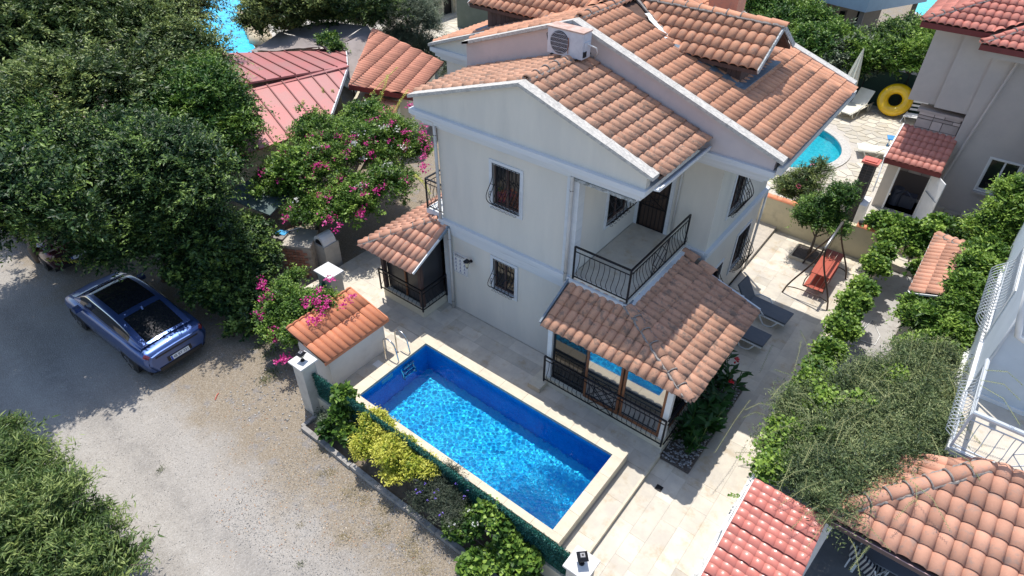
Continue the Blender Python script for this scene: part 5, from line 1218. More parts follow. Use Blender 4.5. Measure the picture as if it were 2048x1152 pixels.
# yellow stone building + olive green building, far path
yb_ = thing('stone_trimmed_building','pale yellow building with stone trim and a dark doorway at the top','building',(-35,35,0))
wall('x',-32.3,-.25,33.0,33.9,-.2,4,m=CREAM,parent=yb_); wall('x',-32.3,-.25,34.9,40,-.2,4,m=CREAM,parent=yb_); wall('y',33.0,.25,-40,-32.55,-.2,4,m=CREAM,parent=yb_); part(MB().box(-32.6,-32.5,33.9,34.9,-.1,2.2),'door',IRON,yb_); part(MB().box(-32.55,-32.3,33.9,34.9,2.2,4),'wall',CREAM,yb_)
for k in range(9): part(MB().box(-32.29,-32.24,33.02+.0,33.3+(.25 if k%2 else 0),k*.35,k*.35+.32,rnd.random()),'quoin_stone',FLAG,yb_)
for k in range(7): part(MB().box(-32.29,-32.25,35+.0,36.5+(.6 if k%2 else 0),k*.35,k*.35+.32,rnd.random()),'quoin_stone',FLAG,yb_)
gb = thing('olive_building','plain olive green building wall beyond the left roof edge','building',(-26,35,0))
part(MB().box(-29.9,-20,32.6,37,-.2,7),'wall',mat('olive_paint',(.13,.15,.12),(.11,.13,.10),2,.8),gb); part(MB().box(-30.0,-19.9,32.5,37.1,7,7.12),'parapet',WHITE,gb)
# blue building
bl = thing('blue_building','pale blue building with a jutting upper floor behind the bushes','building',(-8,44,0))
part(MB().prism([(-7.3,41.5,3),(-5.1,46.2,3),(-11,51,3),(-15,43.5,3)],(0,0,5)),'upper_floor',mat('pale_blue_paint',(.42,.52,.58),(.38,.47,.53),2,.8),bl)
part(MB().prism([(-9.4,43.8,-.3),(-7.4,47.0,-.3),(-11.5,50.5,-.3),(-15,45.8,-.3)],(0,0,3.3)),'ground_floor',mat('brown_render',(.30,.25,.20),(.26,.22,.18),3,.8),bl)
for (x,y) in ((-7.5,41.9),(-5.6,46.1)): part(MB().box(x-.12,x+.12,y-.12,y+.12,-.3,3),'column',bpy.data.materials['brown_render'],bl)
for (x,y) in ((-8.9,44.6),(-8.1,45.8)): part(MB().box(x-.4,x+.05,y-.4,y+.05,0,2.2),'window',GLASS,bl)
def far_pool(name,label,pts,z,rimw,m):
    t = thing(name,label,'pool',tuple(np.mean(pts,0)[:2])+(0,)); p = [np.array((q[0],q[1])) for q in pts]; c = sum(p)/len(p)
    part(MB().prism([(*(c+(q-c)*(1+rimw)),GZ) for q in p],(0,0,z-.03-GZ)),'rim',MARBLE,t)
    part(MB().prism([(*q,z-.05) for q in p],(0,0,.055)),'water',m,t)
    return t
def lagoon(name,a,b):
    s = NT(name); v = s.n('TexVoronoi',feature='SMOOTH_F1'); v.inputs['Scale'].default_value = 1.6
    nz = s.noise(2.2,4,.6); vm = s.n('VectorMath',operation='ADD'); s.l(s.geo.outputs['Position'],vm.inputs[0]); s.l(nz,vm.inputs[1]); s.l(vm.outputs[0],v.inputs['Vector'])
    s.l(s.mix(s.ramp(v.outputs['Distance'],.1,.6),a,b),s.p.inputs[0]); s.p.inputs['Roughness'].default_value = .08; s.bump(s.noise(5,3,.6),.5,.05); return s.m
far_pool('swimming_pool','bright blue pool with a swimmer beyond the trees at the top left',[P(500,28,0),P(490,62,0),P(512,100,0),P(470,125,0),P(330,125,0),P(300,60,0),P(380,-40,0),P(480,-50,0),P(530,-10,0)],.02,.05,lagoon('blue_lagoon',(.01,.38,.72),(.02,.50,.80)))
far_pool('swimming_pool','turquoise pool corner beyond the bushes at the top right',[P(1825,20,0),P(1865,42,0),P(1915,50,0),P(1960,10,0),P(1930,-60,0),P(1850,-40,0)],.02,.06,lagoon('turquoise_lagoon',(.04,.50,.56),(.06,.62,.64)))
# rock by the pool
mb = MB(); c = P(505,45,.3)
rk = thing('pool_rock','cream rounded rock edge beside the far blue pool','rock',(c[0],c[1],0)); 
for i in range(7): q = P(497+i*4,28+i*8,.2); mb.tube([(q[0],q[1],-.2),(q[0]+.1,q[1],.25),(q[0]+.05,q[1]+.1,.5)],[.8,.75,.3],9)
part(mb,'stone',mat('cream_rock',(.62,.50,.32),(.50,.42,.30),1.5,.9,bump=.5),rk,True)
# swimmer
c = P(481,27,.05)
swm = thing('person','swimmer seen from behind standing chest deep in the far blue pool','person',(c[0],c[1],-.6))
def skin_body(name, verts, edges, radii, m, parent, sub=1):
    me = bpy.data.meshes.new(name); org = ORG[root_of(parent).name]
    me.from_pydata([tuple(np.array(v)-np.array(org)) for v in verts], edges, []); o = bpy.data.objects.new(name, me); COL.objects.link(o); o.parent = parent
    sk_m = o.modifiers.new('skin','SKIN'); 
    for i,r in enumerate(radii): me.skin_vertices[0].data[i].radius = (r,r) if not isinstance(r,tuple) else r
    me.skin_vertices[0].data[0].use_root = True
    s2 = o.modifiers.new('sub','SUBSURF'); s2.levels = sub; s2.render_levels = sub; me.materials.append(m); return o
for_body = [(0,0,-.35),(0,0,-.1),(0,0,.12),(0,0,.25),(0,0,.36),(0,.01,.48),(.17,0,.22),(.32,.02,.02),(.42,-.16,-.02),(-.17,0,.22),(-.32,.02,.02),(-.42,-.16,-.02),(.1,0,-.7),(-.1,0,-.7)]
vb = [(c[0]+a,c[1]+b,.06+z) for a,b,z in for_body]
me_sk = None
try:
    bmx = bpy.data.meshes.new('probe'); bpy.data.meshes.remove(bmx)
    o_ = skin_body('body',vb,[(0,1),(1,2),(2,3),(3,4),(4,5),(2,6),(6,7),(7,8),(2,9),(9,10),(10,11),(0,12),(0,13)],[.15,(.17,.12),(.19,.12),.06,.09,.08,.07,.05,.035,.07,.05,.035,.07,.07],mat('skin',(.45,.27,.19),None,rough=.6),swm)
except Exception as e_: print('skin failed', e_)
hair = MB().cyl((c[0],c[1]+.03,.06+.42),(c[0],c[1]+.03,.06+.58),.10,.05,10); part(hair,'hair',mat('brown_hair',(.08,.05,.035),None),swm,True)

# lean-to, old walls, oven
q = [P(445,385,1.9),P(520,362,1.9),P(592,372,1.9),P(545,440,1.5)]
lo = thing('lean_to_roof','dark teal board roof leaning beside the pink flowering climber','lean-to',(q[0][0],q[0][1],0))
part(MB().prism([tuple(a) for a in (P(440,392,1.95),P(500,360,2.0),P(592,380,1.9),P(540,432,1.65))],(0,0,.04)),'roof_board',mat('teal_board',(.10,.145,.145),(.08,.12,.12),2,.75),lo)
part(MB().bar(P(592,380,1.85),P(540,432,1.6),.06,.06).bar(P(540,432,1.5),P(540,432,0),.06,.06,(1,0,0)).bar(P(590,385,1.7),P(530,440,1.5),.05,.05),'timber',DWOOD,lo)
OLD = mat('old_masonry',(.40,.34,.28),(.30,.25,.21),3,.95,.2,bump=.8,bscale=20,stain=(.18,.15,.12),sscale=4,sthr=(.5,.65)); BRK = mat('old_brick',(.36,.17,.11),(.28,.13,.09),5,.9,.3,bump=.4)
ow = thing('old_wall','crumbling old brick and plaster wall under the flowering climber','wall',(-17,9.5,GZ))
arc = [P(425,432,1.0),P(450,448,1.0),P(490,462,1.0),P(535,470,1.0),P(570,476,1.0)]
for a,b in zip(arc,arc[1:]): part(MB().bar((a[0],a[1],.35),(b[0],b[1],.35),.28,1.3),'wall_panel',OLD,ow); part(MB().bar((a[0],a[1],1.02),(b[0],b[1],1.02),.32,.05),'coping',MORTAR,ow)
w0,w1,w2,w3 = P(560,492,.95),P(620,497,.95),P(636,462,.95),P(590,455,.95)
part(MB().prism([(a[0],a[1],GZ) for a in (w0,w1,w2,w3)],(0,0,1.22)),'block_wall',OLD,ow); part(MB().prism([(a[0],a[1],.93) for a in (w0,w1,w2,w3)],(0,0,.05)),'cap',mat('pale_cement',(.50,.46,.40),(.42,.38,.33),4,.9),ow)
u = (w1-w0); Lb = np.linalg.norm(u[:2]); u = u/np.linalg.norm(u); nrm = np.array((u[1],-u[0],0))
for k in range(11):
    for j in range(int(Lb/.26)):
        s0 = w0*[1,1,0]+u*[1,1,0]*(j*.26+(.13 if k%2 else 0)+.12)+nrm*.012; z_ = GZ+.06+k*.105
        part(MB().bar((s0[0]-u[0]*.11,s0[1]-u[1]*.11,z_),(s0[0]+u[0]*.11,s0[1]+u[1]*.11,z_),.03,.085,r=rnd.random()),'brick',BRK,ow)
for k in range(5): a = P(575+k*9,452-k*2,1.0); part(MB().bar(a,a+np.array((.14,.05,0)),.20,.04,r=rnd.random()),'loose_brick',BRK,ow)
a = P(562,465,1.05); nt = thing('pool_net','blue leaf net with a pale pole resting on the old wall','pool net',(a[0],a[1],1.0))
part(MB().bar(a+np.array((-.15,-.05,0)),a+np.array((.2,.08,0)),.26,.03),'net',mat('blue_net',(.04,.30,.62),(.08,.40,.70),30,.6),nt); part(MB().tube([a+np.array((.1,.1,.02)),a+np.array((.5,.8,.1)),P(610,415,1.3)],.014,5),'pole',PLASTIC,nt)
ov = P(650,480,.9); oven = thing('garden_oven','small pale garden oven with an arched mouth under the climber','oven',(ov[0],ov[1],GZ))
part(MB().box(ov[0]-.3,ov[0]+.3,ov[1]-.3,ov[1]+.3,GZ,.85),'base',mat('oven_cement',(.45,.42,.38),(.36,.34,.31),4,.9),oven)
arch = [(ov[0]+.26*math.cos(t),ov[1]-.26,.85+.34*math.sin(t)) for t in np.linspace(0,math.pi,10)]
part(MB().prism(arch,(0,.5,0)),'dome',WHITE,oven); part(MB().prism([(ov[0]+.17*math.cos(t),ov[1]-.265,.87+.2*math.sin(t)) for t in np.linspace(0,math.pi,8)],(0,-.004,0)),'mouth',IRON,oven)
tr = P(605,470,.9)
# ================================================================== cars
def catmull(C, t, axis):
    n = C.shape[axis]; C = np.moveaxis(C,axis,0); t = np.clip(t,0,1)*(n-1); i = np.minimum(t.astype(int),n-2); f = (t-i).reshape((-1,)+(1,)*(C.ndim-1))
    p0,p1,p2,p3 = C[np.maximum(i-1,0)],C[i],C[i+1],C[np.minimum(i+2,n-1)]
    r = .5*((2*p1)+(-p0+p2)*f+(2*p0-5*p1+4*p2-p3)*f**2+(-p0+3*p1-3*p2+p3)*f**3); return np.moveaxis(r,0,axis)
def surf(C,u0,u1,v0,v1,nu_,nv_,off=0.,mirror=False):
    C = np.array(C,float); u = np.linspace(u0,u1,nu_); v = np.linspace(v0,v1,nv_)
    S = catmull(catmull(C,u,0),v,1); e = 1e-3
    if off:
        Su = (catmull(catmull(C,u+e,0),v,1)-catmull(catmull(C,u-e,0),v,1)); Sv = (catmull(catmull(C,u,0),v+e,1)-catmull(catmull(C,u,0),v-e,1))
        N_ = np.cross(Su,Sv); N_ /= np.linalg.norm(N_,axis=-1,keepdims=True)+1e-9
        ctr = np.array((0,0,.6)); s = np.sign(((S-ctr)*N_).sum(-1,keepdims=True)); S = S+N_*s*off
    if mirror: S = S*np.array((1,-1,1))
    idx = np.arange(nu_*nv_).reshape(nu_,nv_); f = np.stack([idx[:-1,:-1],idx[1:,:-1],idx[1:,1:],idx[:-1,1:]],-1).reshape(-1,4)
    return S.reshape(-1,3),f
def spatch(C,u0,u1,v0,v1,nu_,nv_,name,m,par,off=0.,both=True):
    v,f = surf(C,u0,u1,v0,v1,nu_,nv_,off); V = [v]; F = [f]
    if both: v2,f2 = surf(C,u0,u1,v0,v1,nu_,nv_,off,True); V.append(v2); F.append(f2[:,::-1]+len(v))
    me = np_mesh(name,np.concatenate(V),np.concatenate(F),smooth=True); return part(me,name,m,par)
def text_part(s, size, name, m, par, M):
    cu = bpy.data.curves.new(name,'FONT'); cu.body = s; cu.size = size; cu.align_x = 'CENTER'; cu.align_y = 'CENTER'; cu.extrude = .001
    o = bpy.data.objects.new(name,cu); COL.objects.link(o); dg = bpy.context.evaluated_depsgraph_get(); me = bpy.data.meshes.new_from_object(o.evaluated_get(dg)); bpy.data.objects.remove(o)
    me.name = name; a = me.attributes.new('rnd','FLOAT','POINT'); me.materials.clear(); me.materials.append(m); me.transform(M)
    q = bpy.data.objects.new(name,me); COL.objects.link(q); q.parent = par; return q
CG = mat('car_glass',(.012,.014,.018),None,rough=.008,spec=.5); BLK = mat('black_trim',(.02,.02,.022),None,rough=.5); TYR = mat('tyre',(.02,.02,.02),None,rough=.8); RIMM = mat('alloy',(.35,.35,.36),None,rough=.3,metal=.9)
TL = mat('tail_lamp',(.16,.02,.03),None,rough=.15,coat=.8)
def car(label,paint,plate,roof_black=True):
    t = thing('parked_car',label,'car',(0,0,0),'cars parked on the street',True)
    #   x, half widths / heights  (sill, waist, shoulder, deck edge, centre)
    st = [(-2.32,.30,.55,.42,.62,.66),(-2.24,.62,.78,.40,.70,.74),(-2.02,.78,.88,.30,.80,.84),(-1.55,.85,.92,.24,.92,.97),(-1.05,.86,.92,.22,.98,1.03),(-.4,.86,.915,.22,.99,1.04),(.4,.86,.915,.22,1.0,1.04),(1.1,.86,.92,.23,1.02,1.05),(1.6,.85,.93,.25,1.04,1.08),(2.0,.82,.91,.30,1.03,1.07),(2.22,.76,.87,.33,.99,1.02),(2.31,.66,.79,.36,.92,.94)]
    C = []
    for (x,ws,wm,zs,zd,zc) in st:
        C.append([(x,ws*.9,zs-.03),(x,ws,zs),(x,wm,zs+(zd-zs)*.45),(x,wm*.99,zs+(zd-zs)*.72),(x,wm*.90,zd-.02),(x,wm*.62,zd+.01),(x,0,zc)])
    spatch(C,0,1,0,1,60,26,'body',paint,t)
    for k_,nm_ in ((-1,'tailgate'),(0,'front_panel')):
        ring = [q for q in C[k_]]; dx = .035 if k_ == -1 else -.03
        outl = [(x+dx,y*.93,z*.97+.02) for x,y,z in ring]+[(x+dx,-y*.93,z*.97+.02) for x,y,z in ring[-2::-1]]; inn = [(x-dx*.3,y,z) for x,y,z in ring]+[(x-dx*.3,-y,z) for x,y,z in ring[-2::-1]]
        n_ = len(outl); mbk = MB(); mbk.add(outl+inn,[tuple(range(n_))]+[(i,i+1,n_+i+1,n_+i) for i in range(n_-1)]); part(mbk,nm_,paint,t)
    part(MB().box(-2.0,2.1,-.80,.80,.18,.34),'underbody',BLK,t)
    G = []
    gs = [(-1.55,.74,.95,.70,.97),(-1.25,.76,.98,.66,1.13),(-.75,.78,1.0,.61,1.40),(-.2,.79,1.0,.63,1.475),(.4,.80,1.0,.64,1.475),(.9,.80,1.02,.645,1.43),(1.35,.80,1.03,.65,1.325),(1.75,.79,1.04,.66,1.19),(2.05,.76,1.04,.66,1.085)]
    for (x,wb,zb,wt,zt) in gs: G.append([(x,wb,zb-.06),(x,wb*.985,zb+(zt-zb)*.15),(x,wb+(wt-wb)*.6,zb+(zt-zb)*.6),(x,wt+.03,zb+(zt-zb)*.92),(x,wt*.86,zt+.005),(x,wt*.45,zt+.02),(x,0,zt+.025)])
    spatch(G,0,1,0,1,40,24,'cabin',paint,t)
    spatch(G,.03,.245,.70,1,10,10,'windscreen',CG,t,.006); spatch(G,.26,.60,.70,1,16,10,'sunroof',CG,t,.006)
    spatch(G,.655,.955,.70,1,16,10,'rear_window',CG,t,.007)
    spatch(G,.17,.80,.20,.50,24,8,'side_window',CG,t,.006)
    spatch(G,.16,.815,.50,.53,24,3,'window_trim',STEEL,t,.010)
    spatch(C,.90,.995,.60,.70,8,6,'tail_light',TL,t,.008); part(MB().box(2.335,2.352,-.60,.60,.80,.845),'light_bar',BLK,t); spatch(C,.02,.10,.45,.60,8,6,'headlight',mat('headlamp',(.4,.42,.45),None,rough=.1,coat=1) if 'headlamp' not in bpy.data.materials else bpy.data.materials['headlamp'],t,.008)
    spatch(C,.90,.995,.02,.16,8,6,'rear_bumper',BLK,t,.012); spatch(C,.28,.80,.02,.14,20,4,'sill_trim',BLK,t,.010)
    part(MB().prism([(2.362,-.34,.50),(2.362,.34,.50),(2.352,.34,.66),(2.352,-.34,.66)],(-.05,0,0)),'plate_recess',BLK,t)
    part(MB().box(2.28,2.365,-.60,.60,.33,.45),'diffuser',BLK,t)
    pn = part(MB().prism([(2.395,-.26,.52),(2.395,.26,.52),(2.367,.26,.635),(2.367,-.26,.635)],(-.03,0,0)),'number_plate',WHITE,t)
    part(MB().prism([(2.397,-.26,.52),(2.397,-.215,.52),(2.369,-.215,.635),(2.369,-.26,.635)],(-.004,0,0)),'plate_band',mat('plate_blue',(.02,.06,.35),None) if 'plate_blue' not in bpy.data.materials else bpy.data.materials['plate_blue'],pn)
    R_ = Matrix(((0,-.25,.97,2.386),(1,0,0,.022),(0,.97,.25,.577),(0,0,0,1)))
    text_part(plate,.105,'plate_lettering',bpy.data.materials['print_ink'],pn,R_)
    # emblem: small open lozenge
    part(MB().tube([(2.30,0+.055*math.cos(a),.90+.035*math.sin(a)) for a in np.linspace(0,6.283,5)],.007,4),'emblem',STEEL,t)
    part(MB().prism([(.93,-.02,1.47),(1.08,-.02,1.44),(1.04,-.01,1.53)],(0,.04,0)),'aerial',paint,t)
    for s_ in (-1,1):
        part(MB().box(-.98,-.80,s_*.93-.09,s_*.93+.09,.98,1.10),'wing_mirror',paint,t)
        for x in (-1.42,1.36):
            w_ = part(MB().tube([(x,s_*.72,.335),(x,s_*.74,.335),(x,s_*.90,.335),(x,s_*.925,.335)],[.28,.335,.335,.29],26),'wheel',TYR,t)
            rm2 = MB().cyl((x,s_*.90,.335),(x,s_*.932,.335),.225,.21,22)
            part(rm2,'rim',BLK,w_); sp = MB()
            for k in range(5): a = k*2*math.pi/5; sp.bar((x,s_*.938,.335),(x+.21*math.cos(a),s_*.935,.335+.21*math.sin(a)),.045,.02,(0,1,0))
            part(sp,'spoke',RIMM,w_)
            ar = MB(); ar.tube([(x+.375*math.cos(a),s_*(.895),.335+.375*math.sin(a)) for a in np.linspace(-.15,math.pi+.15,16)],.035,5); part(ar,'wheel_arch',BLK,t,True)
            part(MB().tube([(x,s_*.70,.335),(x,s_*.915,.335)],.37,20),'wheel_well',BLK,t)
    return t
PB = NT('blue_car_paint'); PB.p.inputs['Base Color'].default_value = (.055,.105,.29,1); PB.p.inputs['Metallic'].default_value = .65; PB.p.inputs['Roughness'].default_value = .38; PB.p.inputs['Coat Weight'].default_value = 1; PB.p.inputs['Coat Roughness'].default_value = .04
PD_ = NT('maroon_car_paint'); PD_.p.inputs['Base Color'].default_value = (.05,.012,.016,1); PD_.p.inputs['Metallic'].default_value = .4; PD_.p.inputs['Roughness'].default_value = .35; PD_.p.inputs['Coat Weight'].default_value = 1
c1 = car('blue fastback car with glass roof parked tail outward in the tree shade',PB.m,'48 BY 331'); c1.scale = (1.07,1.05,1.03); c1.location = (-17.72,4.38,GZ+.002); c1.rotation_euler = (0,0,math.radians(1.5))
c2 = car('dark maroon car mostly hidden under the overhanging branches',PD_.m,'48'); c2.location = (-24.6,4.95,GZ+.002); c2.rotation_euler = (0,0,math.radians(-2))
# ================================================================== vegetation
def leaf_mesh(name, P_, D, N, L, W, R, m, parent=None, fold=.25, kind=None, label=None):
    n = len(P_); S = np.cross(D,N); S /= np.linalg.norm(S,axis=1,keepdims=True)+1e-9
    L = np.broadcast_to(np.asarray(L,float),(n,))[:,None]; W = np.broadcast_to(np.asarray(W,float),(n,))[:,None]
    mid = P_+D*L*.45-N*L*.04*fold*4
    v = np.stack([P_, mid+S*W*.5+N*W*fold, P_+D*L-N*L*.12, mid-S*W*.5+N*W*fold],1).reshape(-1,3)
    b = 4*np.arange(n); f = np.stack([b,b+1,b+2,b,b+2,b+3],1).reshape(-1,3)
    org = np.array(ORG[root_of(parent).name]) if parent is not None else 0
    me = np_mesh(name, v-org, f, np.repeat(np.clip(R,0,1),4)); me.materials.append(m)
    o = bpy.data.objects.new(name,me); COL.objects.link(o)
    if parent is not None: o.parent = parent
    if kind: o['kind'] = kind
    if label: o['label'] = label
    return o
def unit(a): return a/(np.linalg.norm(a,axis=-1,keepdims=True)+1e-9)
def pn(B, freq, rg, k=7):
    "smooth pseudo noise, about -1..1"
    o = 0
    for i in range(k): d = unit(rg.normal(size=3)); o = o+np.sin((B@d)*freq*rg.uniform(.6,1.6)*2+rg.uniform(0,6.28))
    return o/math.sqrt(k)*1.1
def expand(lobes, rg, slen):
    "break every lobe into a smaller core and a crowd of billows"
    out = []
    for c,r in lobes:
        c = np.array(c,float); r = np.array(r,float) if np.ndim(r) else np.array((r,r,r*.8),float); r = np.maximum(r*.45, r-.45*slen)
        out.append((c,r*.78)); m = 9
        for i in range(m):
            d = unit(rg.normal(size=3)); d[2] = abs(d[2])*.9-.15; out.append((c+d*r*rg.uniform(.62,1.02), r*rg.uniform(.18,.42)))
    return out
def shoots(lobes, n, per, slen, rg, up=.35, zmin=-.25, shell=(.62,1.10), droop=.25, spread=.035, lsize=(.09,.13), aspect=.42, bias=.0, rr=None, gap=1.0, ex=True):
    """leafy shoots growing out of the billows' surfaces; returns leaf arrays and shoot base points"""
    lobes = expand(lobes,rg,slen) if ex else [(np.array(c,float), np.array(r,float) if np.ndim(r) else np.array((r,r,r*.8),float)) for c,r in lobes]
    n = int(n*1.35)
    a = np.array([(r[0]*r[1]+r[0]*r[2]+r[1]*r[2]) for c,r in lobes]); k = rg.choice(len(lobes), n, p=a/a.sum())
    C = np.stack([c for c,r in lobes])[k]; Rr = np.stack([r for c,r in lobes])[k]
    d = unit(rg.normal(size=(n,3))); bad = d[:,2] < zmin; d[bad,2] = -d[bad,2]*.6; d = unit(d)
    B = C+d*Rr*rg.uniform(*shell,(n,1)); size = float(np.mean([r.max() for c,r in lobes])); f1 = 1.1/max(.25,size)
    q = pn(B,f1*1.2,rg); q2 = pn(B,f1*4,rg); B = B+d*(.34*q+.30*q2)[:,None]*size
    inside = (q*.7+q2*.6) < -1.0+gap*.6
    for i,(c,r) in enumerate(lobes): inside |= (k != i) & ((((B-c)/r)**2).sum(1) < .45)
    B = B[~inside]; d = d[~inside]; q = q[~inside]; q2 = q2[~inside]; n = len(B)
    sd = unit(d+np.array((0,0,up))+rg.normal(size=(n,3))*.5); sl = rg.uniform(.4,1.5,(n,1))*slen; sr = rg.normal(.46 if rr is None else rr,.14,n)+.19*q+.10*q2  # leaf colour rises on outward bulges, sunlit tips painted into the tone
    t = (np.arange(per)+.5)/per
    Pp = B[:,None,:]+sd[:,None,:]*sl[:,None,:]*t[None,:,None]+np.array((0,0,-1.))*(sl*droop)[:,None,:]*(t**2)[None,:,None]
    Pp = Pp+rg.normal(size=Pp.shape)*spread
    sw = unit(np.cross(sd,np.array((0,0,1.))+.3*rg.normal(size=sd.shape)))[:,None,:]*np.where(np.arange(per)%2,1.,-1.)[None,:,None]
    D = unit(sd[:,None,:]*.55+sw*.75+unit(rg.normal(size=Pp.shape))*.45)
    N = unit(np.array((0,0,1.))+rg.normal(size=Pp.shape)*.75+SUNV*.3); N = unit(N-D*(N*D).sum(-1,keepdims=True))
    R = sr[:,None]+rg.normal(size=(n,per))*.12+.25*(t[None,:]-.5)
    L = rg.uniform(*lsize,(n*per)); return Pp.reshape(-1,3),D.reshape(-1,3),N.reshape(-1,3),L,L*aspect,R.reshape(-1),B
SUNV = np.array(SUN)
BARK = mat('bark',(.17,.13,.10),(.10,.08,.065),14,.95,bump=.8,bscale=30,stretch=(1,1,.3))
def limbs(base, lobes, r0, seed):
    rg = random.Random(seed); mb = MB(); base = np.array(base,float); top = np.mean([c for c,_ in lobes],0)
    fork = base+(top-base)*.42; fork[2] = base[2]+(top[2]-base[2])*.45
    pth = [base,base+(fork-base)*.5+np.array((rg.gauss(0,.08),rg.gauss(0,.08),0)),fork]; mb.tube(pth,[r0*1.15,r0*.9,r0*.75],8)
    for c,r in lobes:
        c = np.array(c,float); e = fork+(c-fork)*1.05; m_ = (fork+e)/2+np.array((rg.gauss(0,.15),rg.gauss(0,.15),.15)); mb.tube([fork,m_,e],[r0*.5,r0*.32,r0*.14],6)
        for q in range(4):
            rad = np.ravel(r)[0] if np.ndim(r) else r; f2 = m_+(e-m_)*rg.random(); g_ = c+np.array((rg.gauss(0,.5),rg.gauss(0,.5),rg.uniform(-.1,.6)))*rad
            mb.tube([f2,(f2+g_)/2+np.array((0,0,.1)),g_],[r0*.16,r0*.1,r0*.03],4)
    return mb
def tree(name,label,cat,base,lobes,n,per,slen,leafm,seed,r0=.14,group=None,**kw):
    t = thing(name,label,cat,tuple(base),group); rg = np.random.default_rng(seed)
    part(limbs(base,lobes,r0,seed),'trunk',BARK,t,True)
    Pp,D,N,L,W,R,B = shoots(lobes,n,per,slen,rg,**kw); leaf_mesh('crown',Pp,D,N,L,W,R,leafm,t)
    # inner foliage that closes the crown, coloured darker to paint shade into its gaps
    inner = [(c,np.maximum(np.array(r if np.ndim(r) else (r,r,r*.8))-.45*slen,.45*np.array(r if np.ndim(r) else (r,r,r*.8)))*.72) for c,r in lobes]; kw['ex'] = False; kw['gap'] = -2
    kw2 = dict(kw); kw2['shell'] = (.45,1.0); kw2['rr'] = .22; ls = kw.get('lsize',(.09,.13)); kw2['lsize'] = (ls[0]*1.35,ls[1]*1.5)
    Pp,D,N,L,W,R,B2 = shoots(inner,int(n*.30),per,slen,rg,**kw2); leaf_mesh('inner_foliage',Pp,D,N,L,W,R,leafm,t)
    return t,B
def lb_(px,py,z,r,rz=None):
    q = P(px,py,z); return (q,(r,r,rz if rz else r*.8))
L_DARK = leafmat('dark_leaf',(.010,.030,.014),(.036,.084,.026),(.22,.33,.07),.2)
L_OLIVE = leafmat('olive_leaf',(.020,.036,.016),(.075,.125,.036),(.33,.40,.12),.2)
L_MID = leafmat('mid_leaf',(.015,.045,.014),(.055,.135,.025),(.20,.32,.05),.22)
L_YEL = leafmat('yellow_leaf',(.08,.16,.018),(.34,.40,.04),(.66,.64,.12),.28)
L_VINE = leafmat('vine_leaf',(.02,.060,.016),(.10,.20,.03),(.31,.45,.08),.28)
L_JAS = leafmat('fine_leaf',(.022,.045,.022),(.105,.155,.058),(.34,.38,.16),.2)
L_SILV = leafmat('silver_leaf',(.04,.06,.04),(.13,.17,.11),(.28,.32,.21),.15)
# big trees on the left
tree('tree','dark broadleaf tree filling the top left corner','tree',P(70,330,GZ),[lb_(60,110,5.2,2.9),lb_(-60,60,5.5,3),lb_(170,200,4.8,2.1),lb_(60,-20,6,2.9)],6200,22,.70,L_OLIVE,21,group='big trees on the left',lsize=(.10,.16))
tree('tree','olive green tree with wispy shoots reaching over the far blue pool','tree',P(330,260,GZ),[lb_(265,70,5.2,2.5),lb_(335,30,5.3,2.1),lb_(372,130,4.6,1.9),lb_(300,165,4.6,1.9),lb_(190,60,5.6,2.2)],6200,22,.75,L_OLIVE,22,group='big trees on the left',lsize=(.09,.15),up=.1)
tree('tree','bright green tree with sunlit top overlapping the red metal roof','tree',P(400,380,GZ),[lb_(405,205,4.3,1.7),lb_(450,250,3.7,1.15),lb_(385,300,3.4,1.7),lb_(440,330,2.9,1.0),lb_(335,240,3.8,1.7)],6000,20,.55,L_MID,23,group='big trees on the left',lsize=(.09,.14),rr=.5)
tree('tree','dense dark tree spreading over the maroon car','tree',P(80,520,GZ),[lb_(60,330,4.2,2.0),lb_(-40,300,4.5,2.4),lb_(150,360,3.8,1.8),lb_(75,430,3.2,1.3),lb_(-30,430,3.8,1.8),lb_(190,440,2.9,1.1),lb_(130,430,4.2,1.0),lb_(20,400,4.8,1.3),lb_(-100,430,4.8,1.7)],6500,20,.60,L_DARK,24,group='big trees on the left',lsize=(.09,.14),rr=.5)
tree('tree','dark leafy tree in the middle of the shaded mass behind the blue car','tree',P(330,560,GZ),[lb_(255,330,4.0,1.9),lb_(290,430,3.1,1.5),lb_(365,425,2.7,1.5),lb_(250,490,2.3,1.1),lb_(410,480,2.0,1.2),lb_(330,330,4.5,1.5),lb_(370,370,4.1,1.1)],6500,20,.58,L_DARK,25,group='big trees on the left',lsize=(.08,.13),rr=.42)
tree('climber','ivy-like climber covering the old wall beside the small bougainvillea','climber',P(500,600,GZ),[lb_(500,475,1.2,.75),lb_(525,530,.9,.65),lb_(480,560,.6,.8),lb_(530,590,.5,.5),lb_(440,520,1.0,1.0),lb_(470,600,.4,.9),lb_(420,570,.8,.9),lb_(500,640,.1,.5),lb_(400,540,1.4,.9)],4200,14,.22,L_DARK,26,r0=.05,lsize=(.07,.12),aspect=.7,rr=.5)
